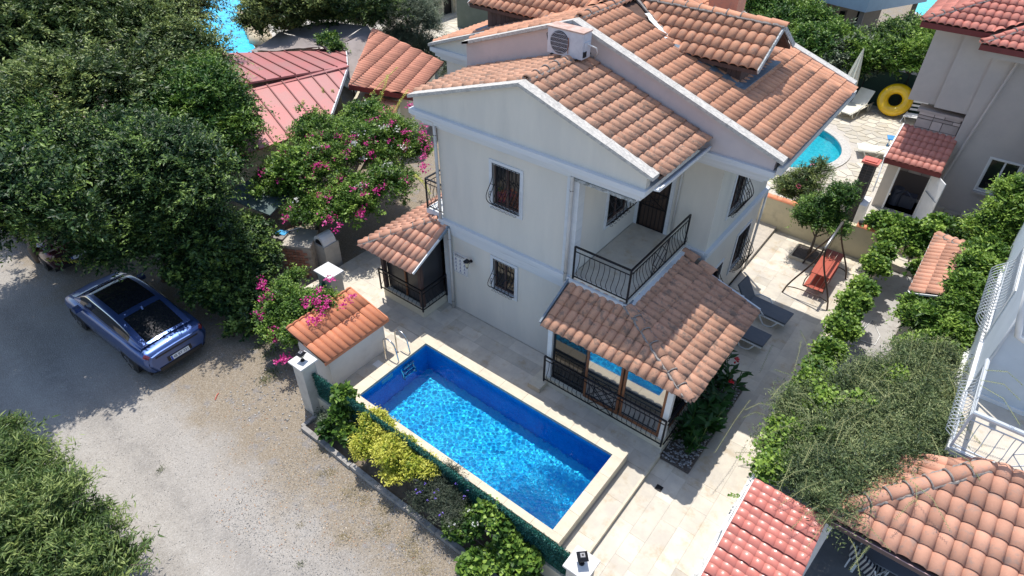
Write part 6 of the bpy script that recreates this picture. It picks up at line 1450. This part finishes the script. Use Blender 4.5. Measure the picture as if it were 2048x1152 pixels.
# hanging sprays over the cars
def spray(mbp, pts, n, L, rg, m, parent, aspect=.35, rr=.75, name='spray'):
    pts = np.array(pts,float); t = np.linspace(0,1,n); seg = np.linspace(0,1,len(pts)); c = np.stack([np.interp(t,seg,pts[:,i]) for i in range(3)],-1)
    d = unit(np.gradient(c,axis=0)); s = unit(np.cross(d,(0,0,1.))); side = np.where(np.arange(n)%2,1.,-1.)[:,None]
    D = unit(d*.45+s*side*.9+rg.normal(size=(n,3))*.15); N = unit(np.tile((0,0,1.),(n,1))+rg.normal(size=(n,3))*.2); N = unit(N-D*(N*D).sum(1,keepdims=True))
    return c,D,N,np.full(n,L)*rg.uniform(.75,1.1,n),np.full(n,L*aspect),np.clip(rg.normal(rr,.12,n),0,1)
rg = np.random.default_rng(5); sp = tag(bpy.data.objects.new('overhanging_branch',None),'long leafy yellow green sprays hanging over the maroon car','branch'); COL.objects.link(sp); sp.location = P(150,470,2.2); ORG[sp.name] = tuple(sp.location)
acc = []; mb = MB()
for (a,b,z) in (((185,468),(112,452),2.4),((112,452),(72,480),2.4),((72,485),(35,455),2.3),((62,415),(36,462),2.5),((232,492),(200,415),2.4),((170,525),(90,520),1.6),((215,450),(160,410),2.5)):
    p0,p1 = P(*b,z+.3),P(*a,z); mb.tube([p0,(p0+p1)/2+np.array((0,0,.06)),p1],.008,4)
    acc.append(spray(None,[p0,(p0+p1)/2+np.array((0,0,.06)),p1],34,.15,rg,None,None))
part(mb,'twig',BARK,sp); leaf_mesh('leaves',*[np.concatenate([q[i] for q in acc]) for i in range(6)],L_YEL,sp)
# a vine-leaf layer woven into the jasmine
# bougainvillea
def blossoms(B, n, rg, cols, parent, per=14, spread=.09, cl=.15, L=(.05,.075), pick=None, off=.35):
    idx = rg.choice(len(B), min(n,len(B)), replace=False); c = B[idx]
    if pick is not None: c = np.concatenate([c,pick])
    c = c+unit(CAM-c)*off
    out = {}
    k = rg.choice(len(cols),len(c),p=[w for _,w in cols])
    if pick is not None: k[-len(pick):] = 0
    for i,(m,w) in enumerate(cols):
        q = c[k==i]; n_ = len(q)
        if not n_: continue
        Pp = q[:,None,:]+rg.normal(size=(n_,per,3))*np.array((cl,cl,cl*.6))*rg.uniform(.5,1.1,(n_,1,1))+np.array((0,0,.06)); Pp = Pp.reshape(-1,3)
        D = unit(rg.normal(size=Pp.shape)+np.array((0,0,.3))); N = unit(rg.normal(size=Pp.shape)*.5+np.array((0,0,1.))); N = unit(N-D*(N*D).sum(1,keepdims=True))
        Lh = rg.uniform(*L,len(Pp)); leaf_mesh('blossom',Pp,D,N,Lh,Lh*.85,rg.uniform(0,1,len(Pp)),m,parent,kind='stuff')
PINKF = leafmat('magenta_bract',(.50,.015,.20),(.68,.04,.30),(.80,.16,.45),.3); WHITEF = leafmat('white_bract',(.60,.60,.55),(.75,.75,.72),(.85,.85,.82),.3); SALF = leafmat('salmon_bract',(.70,.12,.18),(.78,.22,.30),(.80,.35,.40),.3)
t,B = tree('bougainvillea','large bougainvillea with magenta and white flowers between the house and the red metal roof','climber',P(610,520,GZ),[lb_(600,350,2.3,1.25,.9),lb_(680,300,2.6,1.35,.9),lb_(760,290,2.5,1.25,.9),lb_(820,300,2.3,.8,.7),lb_(640,270,2.7,1.0,.7),lb_(700,400,1.8,1.2,.7),lb_(620,420,1.7,1.0,.6),lb_(780,370,2.0,.9,.6),lb_(730,235,2.8,.9,.6),lb_(560,380,2.0,.7,.5)],8200,14,.26,L_VINE,31,r0=.09,lsize=(.06,.095),aspect=.6,rr=.42)
cl_ = lambda lst: np.array([P(*q) for q in lst])
pk = cl_([(565,310,2.7),(555,318,2.6),(575,322,2.6),(590,305,2.7),(640,270,2.9),(650,275,2.9),(850,260,2.6),(848,280,2.5),(855,300,2.4),(845,330,2.3),(850,345,2.2),(665,440,1.6),(655,445,1.6),(672,455,1.5),(755,385,2.0),(765,378,2.0),(722,418,1.8),(720,435,1.7),(575,430,1.7),(567,436,1.7),(680,275,2.9),(670,268,2.9),(690,290,2.8),(855,315,2.4),(840,270,2.6),(822,222,2.9),(740,310,2.6),(735,300,2.6)])
blossoms(B,80,rg,[(PINKF,.74),(WHITEF,.18),(SALF,.08)],t,per=16,cl=.10,L=(.06,.09),off=.45,pick=np.repeat(pk,2,axis=0)+rg.normal(size=(2*len(pk),3))*.07)
wk = cl_([(630,300,2.85),(640,298,2.85),(655,296,2.8),(780,330,2.4),(786,345,2.3),(775,350,2.3),(770,335,2.4),(690,318,2.6)]); blossoms(wk,len(wk),rg,[(WHITEF,1.)],t,per=24,cl=.09,L=(.045,.065))
# tall shoots
acc = []; mb = MB()
for (a,b,z,dz) in (((740,190),(795,135),2.7,.9),((760,205),(775,150),2.7,.8),((650,225),(645,175),2.7,.6),((610,240),(606,200),2.7,.5),((680,200),(665,180),2.8,.4),((790,225),(815,180),2.7,.6),((560,300),(520,335),2.4,.1),((860,390),(830,350),1.9,.4)):
    p0,p1 = P(*a,z),P(*b,z+dz); mb.tube([p0,p1],.007,4); acc.append(spray(None,[p0,(p0+p1)/2+rg.normal(size=3)*.05,p1],44,.085,rg,None,None,.6,.7))
part(mb,'twig',BARK,t); leaf_mesh('shoot_leaves',*[np.concatenate([q[i] for q in acc]) for i in range(6)],L_YEL,t)
t,B = tree('bougainvillea','small bougainvillea with bright magenta clusters leaning on the storage hut roof','climber',P(590,690,GZ),[lb_(575,610,1.1,.75,.6),lb_(620,620,1.2,.6,.5),lb_(560,665,.7,.55,.5),lb_(600,660,.9,.55,.5),lb_(545,625,.9,.45,.4),lb_(650,610,1.35,.40,.3),lb_(585,560,1.2,.4,.4)],2300,12,.22,L_VINE,32,r0=.05,lsize=(.05,.08),aspect=.6,rr=.42)
pk = cl_([(523,568,1.3),(527,575,1.3),(528,600,1.1),(535,592,1.2),(522,635,.9),(530,628,.9),(640,610,1.5),(632,605,1.5),(648,612,1.5),(655,600,1.5),(632,640,1.3),(622,645,1.3),(640,640,1.3),(545,672,.6),(550,680,.6),(565,718,.3),(570,722,.3),(560,724,.3),(660,560,1.5),(700,595,1.6),(640,580,1.5),(548,600,1.2),(615,605,1.4),(690,612,1.5)])
blossoms(B,5,rg,[(PINKF,1.)],t,per=18,cl=.075,L=(.05,.075),pick=np.repeat(pk,2,axis=0)+rg.normal(size=(2*len(pk),3))*.05)
# oleander bush bottom left
t,B = tree('oleander_bush','large leafy oleander bush in the bottom left corner','bush',P(60,1080,GZ),[lb_(20,960,1.3,1.0),lb_(60,1060,1.3,1.2),lb_(160,1100,1.0,.95,.7),lb_(-40,1100,1.5,1.2),lb_(100,1000,1.1,.65,.6),lb_(220,1130,.7,.6,.5),lb_(10,880,1.1,.55),lb_(120,1180,1.0,1.2)],4300,18,.42,leafmat('oleander_leaf',(.025,.050,.018),(.085,.15,.035),(.31,.38,.12),.2),33,r0=.06,lsize=(.10,.16),aspect=.19,rr=.48,up=.7,gap=1.0)
acc = []; mb = MB()
for (a,b) in (((170,1050),(195,1000)),((200,1060),(222,998)),((230,1090),(265,1075)),((250,1120),(300,1080)),((110,960),(130,930)),((40,900),(60,880)),((140,1000),(150,985)),((230,1130),(300,1130))):
    for k in range(3): p0,p1 = P(*a,.8),P(b[0]+rg.uniform(-8,8),b[1]+rg.uniform(-8,8),1.2); mb.tube([p0,p1],.007,4); acc.append(spray(None,[p0,p1],24,.13,rg,None,None,.2,.5))
part(mb,'twig',BARK,t); leaf_mesh('shoot_leaves',*[np.concatenate([q[i] for q in acc]) for i in range(6)],bpy.data.materials['oleander_leaf'],t)
# planting strip shrubs
tree('shrub','yellow green shrub in front of the green fence','shrub',P(790,940,GZ),[lb_(750,855,.75,.40,.35),lb_(790,900,.75,.45,.4),lb_(835,935,.70,.36,.32),lb_(735,895,.5,.35,.35),lb_(800,935,.45,.40,.3),lb_(860,940,.8,.22,.2)],1500,14,.16,L_YEL,41,r0=.03,lsize=(.05,.085),aspect=.42,rr=.75,up=.8,gap=.5)
t,B = tree('shrub','wiry grey green shrub with small violet flowers beside the fence','shrub',P(880,1030,GZ),[lb_(870,980,.5,.50,.35),lb_(900,1010,.5,.45,.35),lb_(850,1000,.3,.35,.3),lb_(905,950,.75,.25,.3)],900,12,.28,leafmat('rosemary_leaf',(.018,.032,.02),(.05,.07,.045),(.12,.14,.09),.15),42,r0=.02,lsize=(.05,.09),aspect=.13,rr=.45,up=.6)
VIO = leafmat('violet_petal',(.10,.06,.40),(.18,.12,.55),(.28,.20,.65),.2); fl_ = cl_([(833,983,.7),(842,986,.7),(835,990,.7),(876,982,.8),(868,988,.75),(855,1004,.6),(912,972,.9),(927,995,.8),(885,1030,.5),(880,1034,.5),(850,970,.7),(870,1000,.7),(935,985,.8)]); blossoms(fl_,len(fl_),rg,[(VIO,1.)],t,per=6,cl=.015,L=(.022,.034))
tree('vine','leafy grape vine at the left end of the green fence','vine',P(690,890,GZ),[lb_(690,795,.95,.20,.2),lb_(680,830,.6,.14,.25),lb_(700,870,.2,.22,.25),lb_(660,860,.1,.25,.2),lb_(715,820,.8,.10,.12)],420,9,.14,L_VINE,43,r0=.02,lsize=(.08,.12),aspect=.95,rr=.6)
tree('vine','leafy grape vine climbing the right end of the green fence','vine',P(1030,1140,GZ),[lb_(975,1020,.95,.12,.12),lb_(1000,1050,.85,.16,.16),lb_(1020,1090,.5,.22,.2),lb_(1050,1120,.4,.24,.2),lb_(1000,1110,.1,.28,.2),lb_(950,1130,.0,.28,.2),lb_(930,1060,.2,.2,.2),lb_(1040,1150,.2,.3,.2)],900,9,.16,L_VINE,44,r0=.02,lsize=(.07,.12),aspect=.95,rr=.58)
t,B = tree('shrub','low weedy shrub with white flowers between the violet shrub and the vine','shrub',P(930,1060,GZ),[lb_(925,1035,.35,.25,.2),lb_(945,1050,.4,.25,.2),lb_(910,1060,.1,.2,.2)],420,10,.14,L_MID,45,r0=.02,lsize=(.05,.08),aspect=.6,rr=.6)
blossoms(B,5,rg,[(WHITEF,1.)],t,per=6,cl=.02,L=(.03,.045))
tree('shrub','small grey green weed at the left end of the planting strip','shrub',P(670,860,GZ),[lb_(660,845,.0,.28,.2),lb_(645,835,.0,.18,.15)],260,10,.16,L_SILV,46,r0=.015,lsize=(.04,.07),aspect=.3,rr=.45)
# artificial hedge tufts on the fence
n = 26000; x = rg.uniform(-10.86,-2.88,n); z = .26+.90*rg.uniform(0,1,n)**.55; top = rg.random(n) < .35; z[top] = 1.08+rg.normal(0,.025,top.sum()); Pp = np.stack([x,5.85+rg.uniform(-.035,.05,n)-0,z],-1); low_ = ~top; Pp[low_,1] = 5.845-rg.uniform(0,.03,low_.sum())
D = unit(rg.normal(size=(n,3))+np.array((0,-.5,.35))); N = unit(rg.normal(size=(n,3))*.6+np.array((0,-.6,.6))); N = unit(N-D*(N*D).sum(1,keepdims=True))
leaf_mesh('hedge_bristles',Pp,D,N,.055,.014,rg.uniform(0,1,n),leafmat('plastic_hedge',(.006,.055,.045),(.010,.095,.075),(.07,.27,.22),.1),fn,kind='stuff')
n = 3000; Pp = p2+np.stack([rg.uniform(-.28,.28,n)*0+.0-.02*rg.random(n),-.24+rg.uniform(-.5,0,n),rg.uniform(.0,1.1,n)-.3],-1); Pp = np.stack([p2[0]+.0+rg.uniform(-.03,.03,n)+.0,p2[1]-.24-rg.uniform(0,.75,n),np.full(n,.2)+rg.uniform(-.3,.95,n)],-1)
D = unit(rg.normal(size=(n,3))); N = unit(rg.normal(size=(n,3))+.3*SUNV); N = unit(N-D*(N*D).sum(1,keepdims=True))
t = thing('hedge_panel','short strip of green hedge mesh fixed to the lampless pillar','fence',(p2[0],p2[1]-.6,GZ)); leaf_mesh('hedge_bristles',Pp,D,N,.06,.02,rg.uniform(0,1,n),bpy.data.materials['plastic_hedge'],t,kind='stuff'); part(MB().box(p2[0]-.01,p2[0]+.01,p2[1]-1.0,p2[1]-.23,GZ,1.1),'backing_mesh',bpy.data.materials['green_net'],t)
# canna bed
cn = thing('canna_plants','big leaved green plants with red blooms in the bed beside the sun room','plant',(-2.6,11.8,-.1))
rg2 = np.random.default_rng(9); mb = MB(); PP = []
for i in range(46):
    b0 = np.array((rg2.uniform(-2.85,-2.35),rg2.uniform(10.3,13.4),-.1)); h = rg2.uniform(.45,1.15); lean = rg2.normal(0,.12,2)+np.array((.1,-.05)); top = b0+np.array((lean[0],lean[1],h)); mb.tube([b0,top],.010,4)
    m_ = 8; t_ = rg2.uniform(.25,1,m_); a = rg2.uniform(0,6.28,m_)
    PP.append((b0+(top-b0)*t_[:,None],unit(np.stack([np.cos(a),np.sin(a),rg2.uniform(.1,.9,m_)],-1)),rg2.uniform(.26,.42,m_),rg2.normal(.35,.15,m_)))
c_ = np.concatenate([p[0] for p in PP]); D = np.concatenate([p[1] for p in PP]); N = unit(np.array((0,0,1.))+rg2.normal(size=D.shape)*.2); N = unit(N-D*(N*D).sum(1,keepdims=True)); Lx = np.concatenate([p[2] for p in PP])
part(mb,'stem',L_MID,cn,kind='stuff'); leaf_mesh('leaf_cluster',c_,D,N,Lx,Lx*.38,np.concatenate([p[3] for p in PP]),leafmat('canna_leaf',(.012,.05,.012),(.035,.11,.025),(.10,.22,.05),.25),cn)
bl_ = cl_([(1473,724,1.1),(1462,765,.9)]); REDF = leafmat('red_petal',(.45,.01,.02),(.6,.02,.04),(.7,.05,.05),.2); blossoms(bl_,2,rg,[(REDF,1.)],cn,per=14,cl=.035,L=(.06,.09))
# citrus tree, oleander behind house
tree('citrus_tree','small round green tree in the square planter on the terrace','tree',(-2.9,21.0,-.12),[((-3.0,21.0,1.55),(.75,.7,.65)),((-2.6,21.3,2.2),(.55,.55,.6)),((-3.35,21.1,1.2),(.5,.5,.4)),((-2.55,20.8,1.4),(.5,.5,.45))],1500,13,.22,L_MID,51,r0=.05,lsize=(.06,.10),aspect=.42,rr=.48)
t,B = tree('oleander_bush','spiky oleander with pink flowers at the right eave corner of the house','bush',(-4.2,22.9,0),[((-4.3,22.9,1.2),(.8,.7,.7)),((-4.0,23.4,1.7),(.55,.5,.5)),((-4.6,23.2,.8),(.7,.6,.5))],800,13,.3,L_OLIVE,52,r0=.03,lsize=(.10,.16),aspect=.16,rr=.5,up=.6)
blossoms(B,10,rg,[(SALF,1.)],t,per=7,cl=.05,L=(.05,.07))
# vines along the boundary wall
def run(pts,r,rz,xmin=-9): return [(np.array((max(q[0],xmin),q[1],q[2])),rr_) for q,rr_ in run0(pts,r,rz)]
def run0(pts,r,rz): return [(P(a,b,z),(r*s,r*s,rz*s)) for a,b,z,s in pts]
tree('grape_vine','bright green grape vine trained along the boundary wall of the terrace','vine',(-.9,15,-.15),run([(1640,640,1.1,1),(1660,610,1.1,1),(1625,690,1.1,1),(1605,730,1.1,1),(1590,770,1.1,1),(1575,810,1.0,1),(1560,850,1.0,.9),(1545,895,1.0,.8),(1530,935,1.0,.6),(1690,600,1.2,1),(1720,575,1.2,1.05),(1735,530,1.3,1.05),(1740,500,1.4,1),(1745,465,1.5,1),(1680,650,1.1,1),(1655,700,1.1,1)],.32,.30,-.74),4600,10,.19,L_VINE,61,r0=.04,lsize=(.065,.105),aspect=.95,rr=.60)
tree('grape_vine','vine hanging across the wires in front of the open shed door','vine',(0,22.9,GZ),run([(1760,445,1.5,1),(1790,455,1.6,1),(1820,460,1.6,.9),(1850,465,1.7,.9),(1880,455,1.7,.9),(1800,480,1.4,.7),(1845,490,1.4,.7),(1840,540,1.2,.7),(1825,510,1.2,.5)],.40,.3),1100,9,.2,L_VINE,62,r0=.03,lsize=(.09,.14),aspect=.95,rr=.55)
tree('citrus_hedge','glossy yellow green bushes round the tiled garden hut','bush',(1.2,17,GZ),run([(1840,640,1.6,1.0),(1825,700,1.3,.8),(1870,640,2.0,1),(1870,700,1.7,1.2),(1910,620,2.3,1),(1930,580,2.6,1),(1950,540,2.8,1),(1900,670,2.0,1),(1975,510,3.0,1),(1830,612,1.6,.6),(1990,470,3.1,1.1),(1940,660,2.0,.8)],.44,.45),4600,12,.22,L_VINE,63,r0=.07,lsize=(.08,.13),aspect=.45,rr=.48)
tree('lemon_tree','pale yellow green tree top against the beige house at the right edge','tree',(2.4,24,GZ),run([(2010,430,3.6,1.1),(2040,400,4.0,1.2),(1975,460,3.2,1.0),(2060,440,3.6,1.3),(1960,500,2.8,.8)],.50,.5),2200,12,.24,L_VINE,64,r0=.07,lsize=(.08,.12),aspect=.42,rr=.68)
tree('shrub','dull green shrub at the foot of the beige house','shrub',(.9,25.5,GZ),run([(1930,470,.6,1),(1960,480,.7,1),(1905,455,.5,.8)],.6,.45),900,11,.22,L_MID,65,r0=.03,lsize=(.07,.11),aspect=.45,rr=.4)
rgv = np.random.default_rng(31); acc = []; mb = MB(); tv = [o for o in bpy.data.objects if o.name.startswith('grape_vine') and o.parent is None][0]
for k in range(46):
    y = rgv.uniform(9.5,21); p0 = np.array((-.75,y,rgv.uniform(.5,1.2))); p1 = p0+np.array((rgv.uniform(-.55,-.1),rgv.normal(0,.3),rgv.uniform(-.25,.25))); mb.tube([p0,(p0+p1)/2+np.array((0,0,.08)),p1],.005,3); acc.append(spray(None,[p0,(p0+p1)/2+np.array((0,0,.08)),p1],13,.085,rgv,None,None,.9,.65))
part(mb,'runner',BARK,tv,kind='stuff'); leaf_mesh('runner_leaves',*[np.concatenate([q[i] for q in acc]) for i in range(6)],L_VINE,tv)
# fine-leaved jasmine mass
t,B = tree('jasmine_thicket','tangled fine leaved grey green creeper sprawling over the pergola beside the red roof','creeper',(.4,11.8,GZ),run([(1620,820,2.2,1),(1700,790,2.3,1.1),(1760,760,2.4,1.0),(1820,760,2.5,1.0),(1870,800,2.6,.9),(1660,880,2.4,1.05),(1740,860,2.5,1.1),(1810,860,2.6,1.0),(1620,940,2.5,.75),(1680,960,2.6,.8),(1760,930,2.7,.85),(1850,890,2.8,.6),(1580,880,2.2,.7),(1830,720,2.4,.8),(1880,720,2.5,.7),(1640,1000,2.6,.5),(1670,1010,2.7,.4),(1850,840,2.8,.7),(1880,860,2.9,.55),(1800,900,2.8,.7),(1740,930,2.8,.6),(1700,960,2.8,.5),(1830,800,2.7,.8),(1870,760,2.7,.6),(1780,820,2.5,1),(1590,830,2.0,.8),(1570,900,2.0,.7),(1600,960,2.2,.6)],.62,.24,-.45),11500,18,.50,L_JAS,66,r0=.05,lsize=(.045,.075),aspect=.24,rr=.5,spread=.04,up=.15)
Pp,D_,N_,L_,W_,R_,B3 = shoots(run([(1570,870,2.3,1),(1590,800,2.2,.9),(1620,760,2.2,.8),(1650,800,2.5,.6),(1560,920,2.3,.8),(1640,870,2.6,.5),(1720,800,2.7,.5),(1800,760,2.7,.5),(1545,960,2.1,.5)],.5,.2,-.5),900,9,.25,np.random.default_rng(77),lsize=(.07,.11),aspect=.9,rr=.6); leaf_mesh('vine_leaves',Pp,D_,N_,L_,W_,R_,L_VINE,t)
acc = []; mb = MB()
for k in range(80):
    a = (rg.uniform(1570,1900),rg.uniform(730,960)); an_ = rg.uniform(0,6.28); ln = rg.uniform(40,110); z = rg.uniform(2.7,3.0)
    p0,p1 = P(*a,z),P(a[0]+ln*math.cos(an_),a[1]+ln*math.sin(an_)*.8,z+rg.uniform(-.2,.3)); m_ = (p0+p1)/2+np.array((0,0,.12)); mb.tube([p0,m_,p1],.004,3); acc.append(spray(None,[p0,m_,p1],30,.045,rg,None,None,.28,.6))
for (a,b,z) in (((1560,920),(1470,905),1.2),((1500,800),(1430,905),1.0),((1530,830),(1485,835),1.2),((1545,690),(1520,745),1.1),((1490,820),(1540,810),1.3),((1620,730),(1600,660),1.3),((1700,1050),(1620,1030),2.9),((1690,1060),(1720,1152),2.3),((1640,1010),(1580,1060),2.7),((1680,1020),(1780,1100),2.75),((1740,1090),(1700,1140),2.4),((1820,960),(1900,1060),3.1),((1790,1040),(1830,1000),3.0),((1960,760),(2040,800),4.4),((1960,770),(2040,850),4.3),((1970,740),(2045,770),4.5),((1650,960),(1560,1010),2.7),((1700,980),(1610,1100),2.75),((1900,900),(1960,960),3.2)):
    for j in range(1): p0,p1 = P(*a,z+.1),P(b[0]+rg.uniform(-10,10)*j,b[1]+rg.uniform(-12,12)*j,z); m_ = (p0+p1)/2+np.array((0,0,.15)); mb.tube([p0,m_,p1],.004,3); acc.append(spray(None,[p0,m_,p1],40,.040,rg,None,None,.3,.5))
part(mb,'stem',mat('straw_stem',(.30,.30,.13),None),t,kind='stuff'); leaf_mesh('runner_leaves',*[np.concatenate([q[i] for q in acc]) for i in range(6)],L_JAS,t)
# bushes behind the green fence
for i,(nm,lbl,lobs,mm,r_) in enumerate((
    ('bush','dark green bush just right of the dormer ridge',[(1530,40,2.5),(1560,80,2.2),(1520,90,2.0),(1500,10,2.5)],L_MID,.35),
    ('bush','feathery mid green bush below the blue building',[(1600,75,2.4),(1635,75,2.4),(1620,120,2.2),(1650,110,2.2),(1590,45,2.4)],L_MID,.55),
    ('bush','grey green broadleaf bush directly behind the parasol',[(1690,110,2.0),(1720,135,1.8),(1660,140,1.8),(1740,150,1.6)],L_SILV,.42),
    ('bush','tall light green bush below the jutting blue floor',[(1700,125,2.0),(1680,112,2.0),(1720,140,2.0)],L_VINE,.45),
    ('bush','yellow green bush beside the beige house wall',[(1800,145,2.2),(1830,150,2.2),(1815,120,2.4),(1845,110,2.4),(1860,100,2.6)],L_VINE,.55),
    ('bush','upright green bush beside the turquoise pool corner',[(1780,130,2.2),(1785,110,2.4),(1840,100,2.2),(1800,100,2.4)],L_DARK,.55))):
    tree(nm,lbl,'bush',P(lobs[0][0],lobs[0][1]+40,0),[(P(a,b-18,z),(1.25,1.25,1.1)) for a,b,z in lobs],2300,13,.42,mm,80+i,r0=.06,group='bushes behind the green fence',lsize=(.12,.19),aspect=.42,rr=r_)
# trees at the top middle
tree('tree','tree with warm olive leaves over the brown canopy and the far pool','tree',P(590,60,GZ),[lb_(560,15,4.0,1.6),lb_(600,-20,4.5,2.2),lb_(530,10,3.6,1.3),lb_(515,50,3.0,1.0),lb_(660,-5,4.3,1.7),lb_(620,30,3.2,1.3),lb_(570,50,2.6,1.0),lb_(670,35,3.2,1.2)],6000,14,.42,L_OLIVE,91,lsize=(.11,.17),rr=.55)
tree('tree','dark conifer-like tree beside the tiled annexe','tree',P(730,60,GZ),[lb_(720,5,4.2,1.8),lb_(760,30,3.2,1.6),lb_(700,-30,4.8,2),lb_(700,30,3.2,1.3),lb_(740,45,2.4,1.2)],5000,14,.34,L_DARK,92,lsize=(.09,.14),aspect=.25,rr=.5)
tree('olive_tree','silvery olive tree between the tiled annexe and the flagstone path','tree',P(830,110,GZ),[lb_(810,30,3.0,1.6),lb_(850,55,2.4,1.2),lb_(790,0,3.4,1.6),lb_(850,15,2.8,1.1),lb_(800,80,1.8,1.3),lb_(840,95,1.5,1.0),lb_(870,110,1.0,.8)],5500,14,.34,L_SILV,93,lsize=(.08,.13),aspect=.22,rr=.45)
tree('shrub','thin shrub in the gap between the annexe roof and the house gable','shrub',P(890,150,GZ),[lb_(880,100,1.5,.8),lb_(900,140,1.0,.9)],600,12,.34,L_SILV,94,lsize=(.08,.13),aspect=.25,rr=.35)
tree('climber','small green climber sprig lying on the brown canopy','climber',P(665,95,2.6),[lb_(655,80,3.2,.5,.3),lb_(670,95,3.15,.4,.25)],260,10,.3,L_MID,95,r0=.02,lsize=(.08,.13),aspect=.6,rr=.7)
# dry tufts and litter on the street
def tufts(name,label,spots,m,h,n_,seed,kind='stuff'):
    rg = np.random.default_rng(seed); PP=[];DD=[]
    for (px,py,r) in spots:
        c = P(px,py,GZ); k = int(n_*r*r*4)+20; q = rg.normal(size=(k,2))*r*.5; PP.append(np.stack([c[0]+q[:,0],c[1]+q[:,1],np.full(k,GZ)],-1)); DD.append(unit(np.stack([rg.normal(0,.6,k),rg.normal(0,.6,k),np.ones(k)*.7],-1)))
    Pp = np.concatenate(PP); D = np.concatenate(DD); N = unit(rg.normal(size=D.shape)); N = unit(N-D*(N*D).sum(1,keepdims=True)); k = len(Pp)
    o = leaf_mesh(name,Pp,D,N,rg.uniform(.4,1,k)*h,.009,rg.uniform(0,1,k),m); return tag(o,label,kind=kind)
tufts('dry_grass','dry yellow grass tufts on the gravel verge',[(640,900,.25),(660,945,.2),(700,985,.3),(760,1060,.3),(820,1090,.35),(830,1110,.2),(770,1020,.25),(690,1075,.2),(600,1050,.1),(730,1000,.2),(640,950,.15),(850,1140,.2)],leafmat('straw',(.30,.24,.11),(.45,.37,.18),(.55,.47,.26),.1),.07,900,3)
tufts('green_weeds','green weeds on the earth by the corner pillar',[(545,745,.3),(530,760,.25),(550,700,.3),(535,710,.2),(320,940,.12),(520,690,.3),(600,1130,.1)],L_OLIVE,.10,800,4)
n = 800; px_ = rg.uniform(430,950,n); py_ = rg.uniform(700,1120,n); q = np.array([P(a,b,GZ+.008) for a,b in zip(px_,py_)]); q = q[(q[:,1] < 5.0)]; D = unit(np.stack([rg.normal(size=len(q)),rg.normal(size=len(q)),.1*rg.normal(size=len(q))],-1)); N = np.tile((0.,0,1.),(len(q),1)); N = unit(N-D*(N*D).sum(1,keepdims=True))
tag(leaf_mesh('leaf_litter',q,D,N,.045,.02,rg.uniform(0,1,len(q)),leafmat('dry_litter',(.30,.12,.06),(.50,.30,.15),(.70,.62,.5),.1)),'scattered dry leaves on the gravel street',kind='stuff')
mb = MB().tube([P(430,800,GZ+.02),P(433,792,GZ+.02),P(437,786,GZ+.02)],.012,5); tag(part(mb,'plastic_scrap',TILE_RED),'thin red scrap lying on the street beside the blue car','litter')
print('TRIS', sum(sum(len(p.vertices)-2 for p in m.polygons)*1 for m in bpy.data.meshes if len(m.polygons) < 30000), 'objects', len(bpy.data.objects))
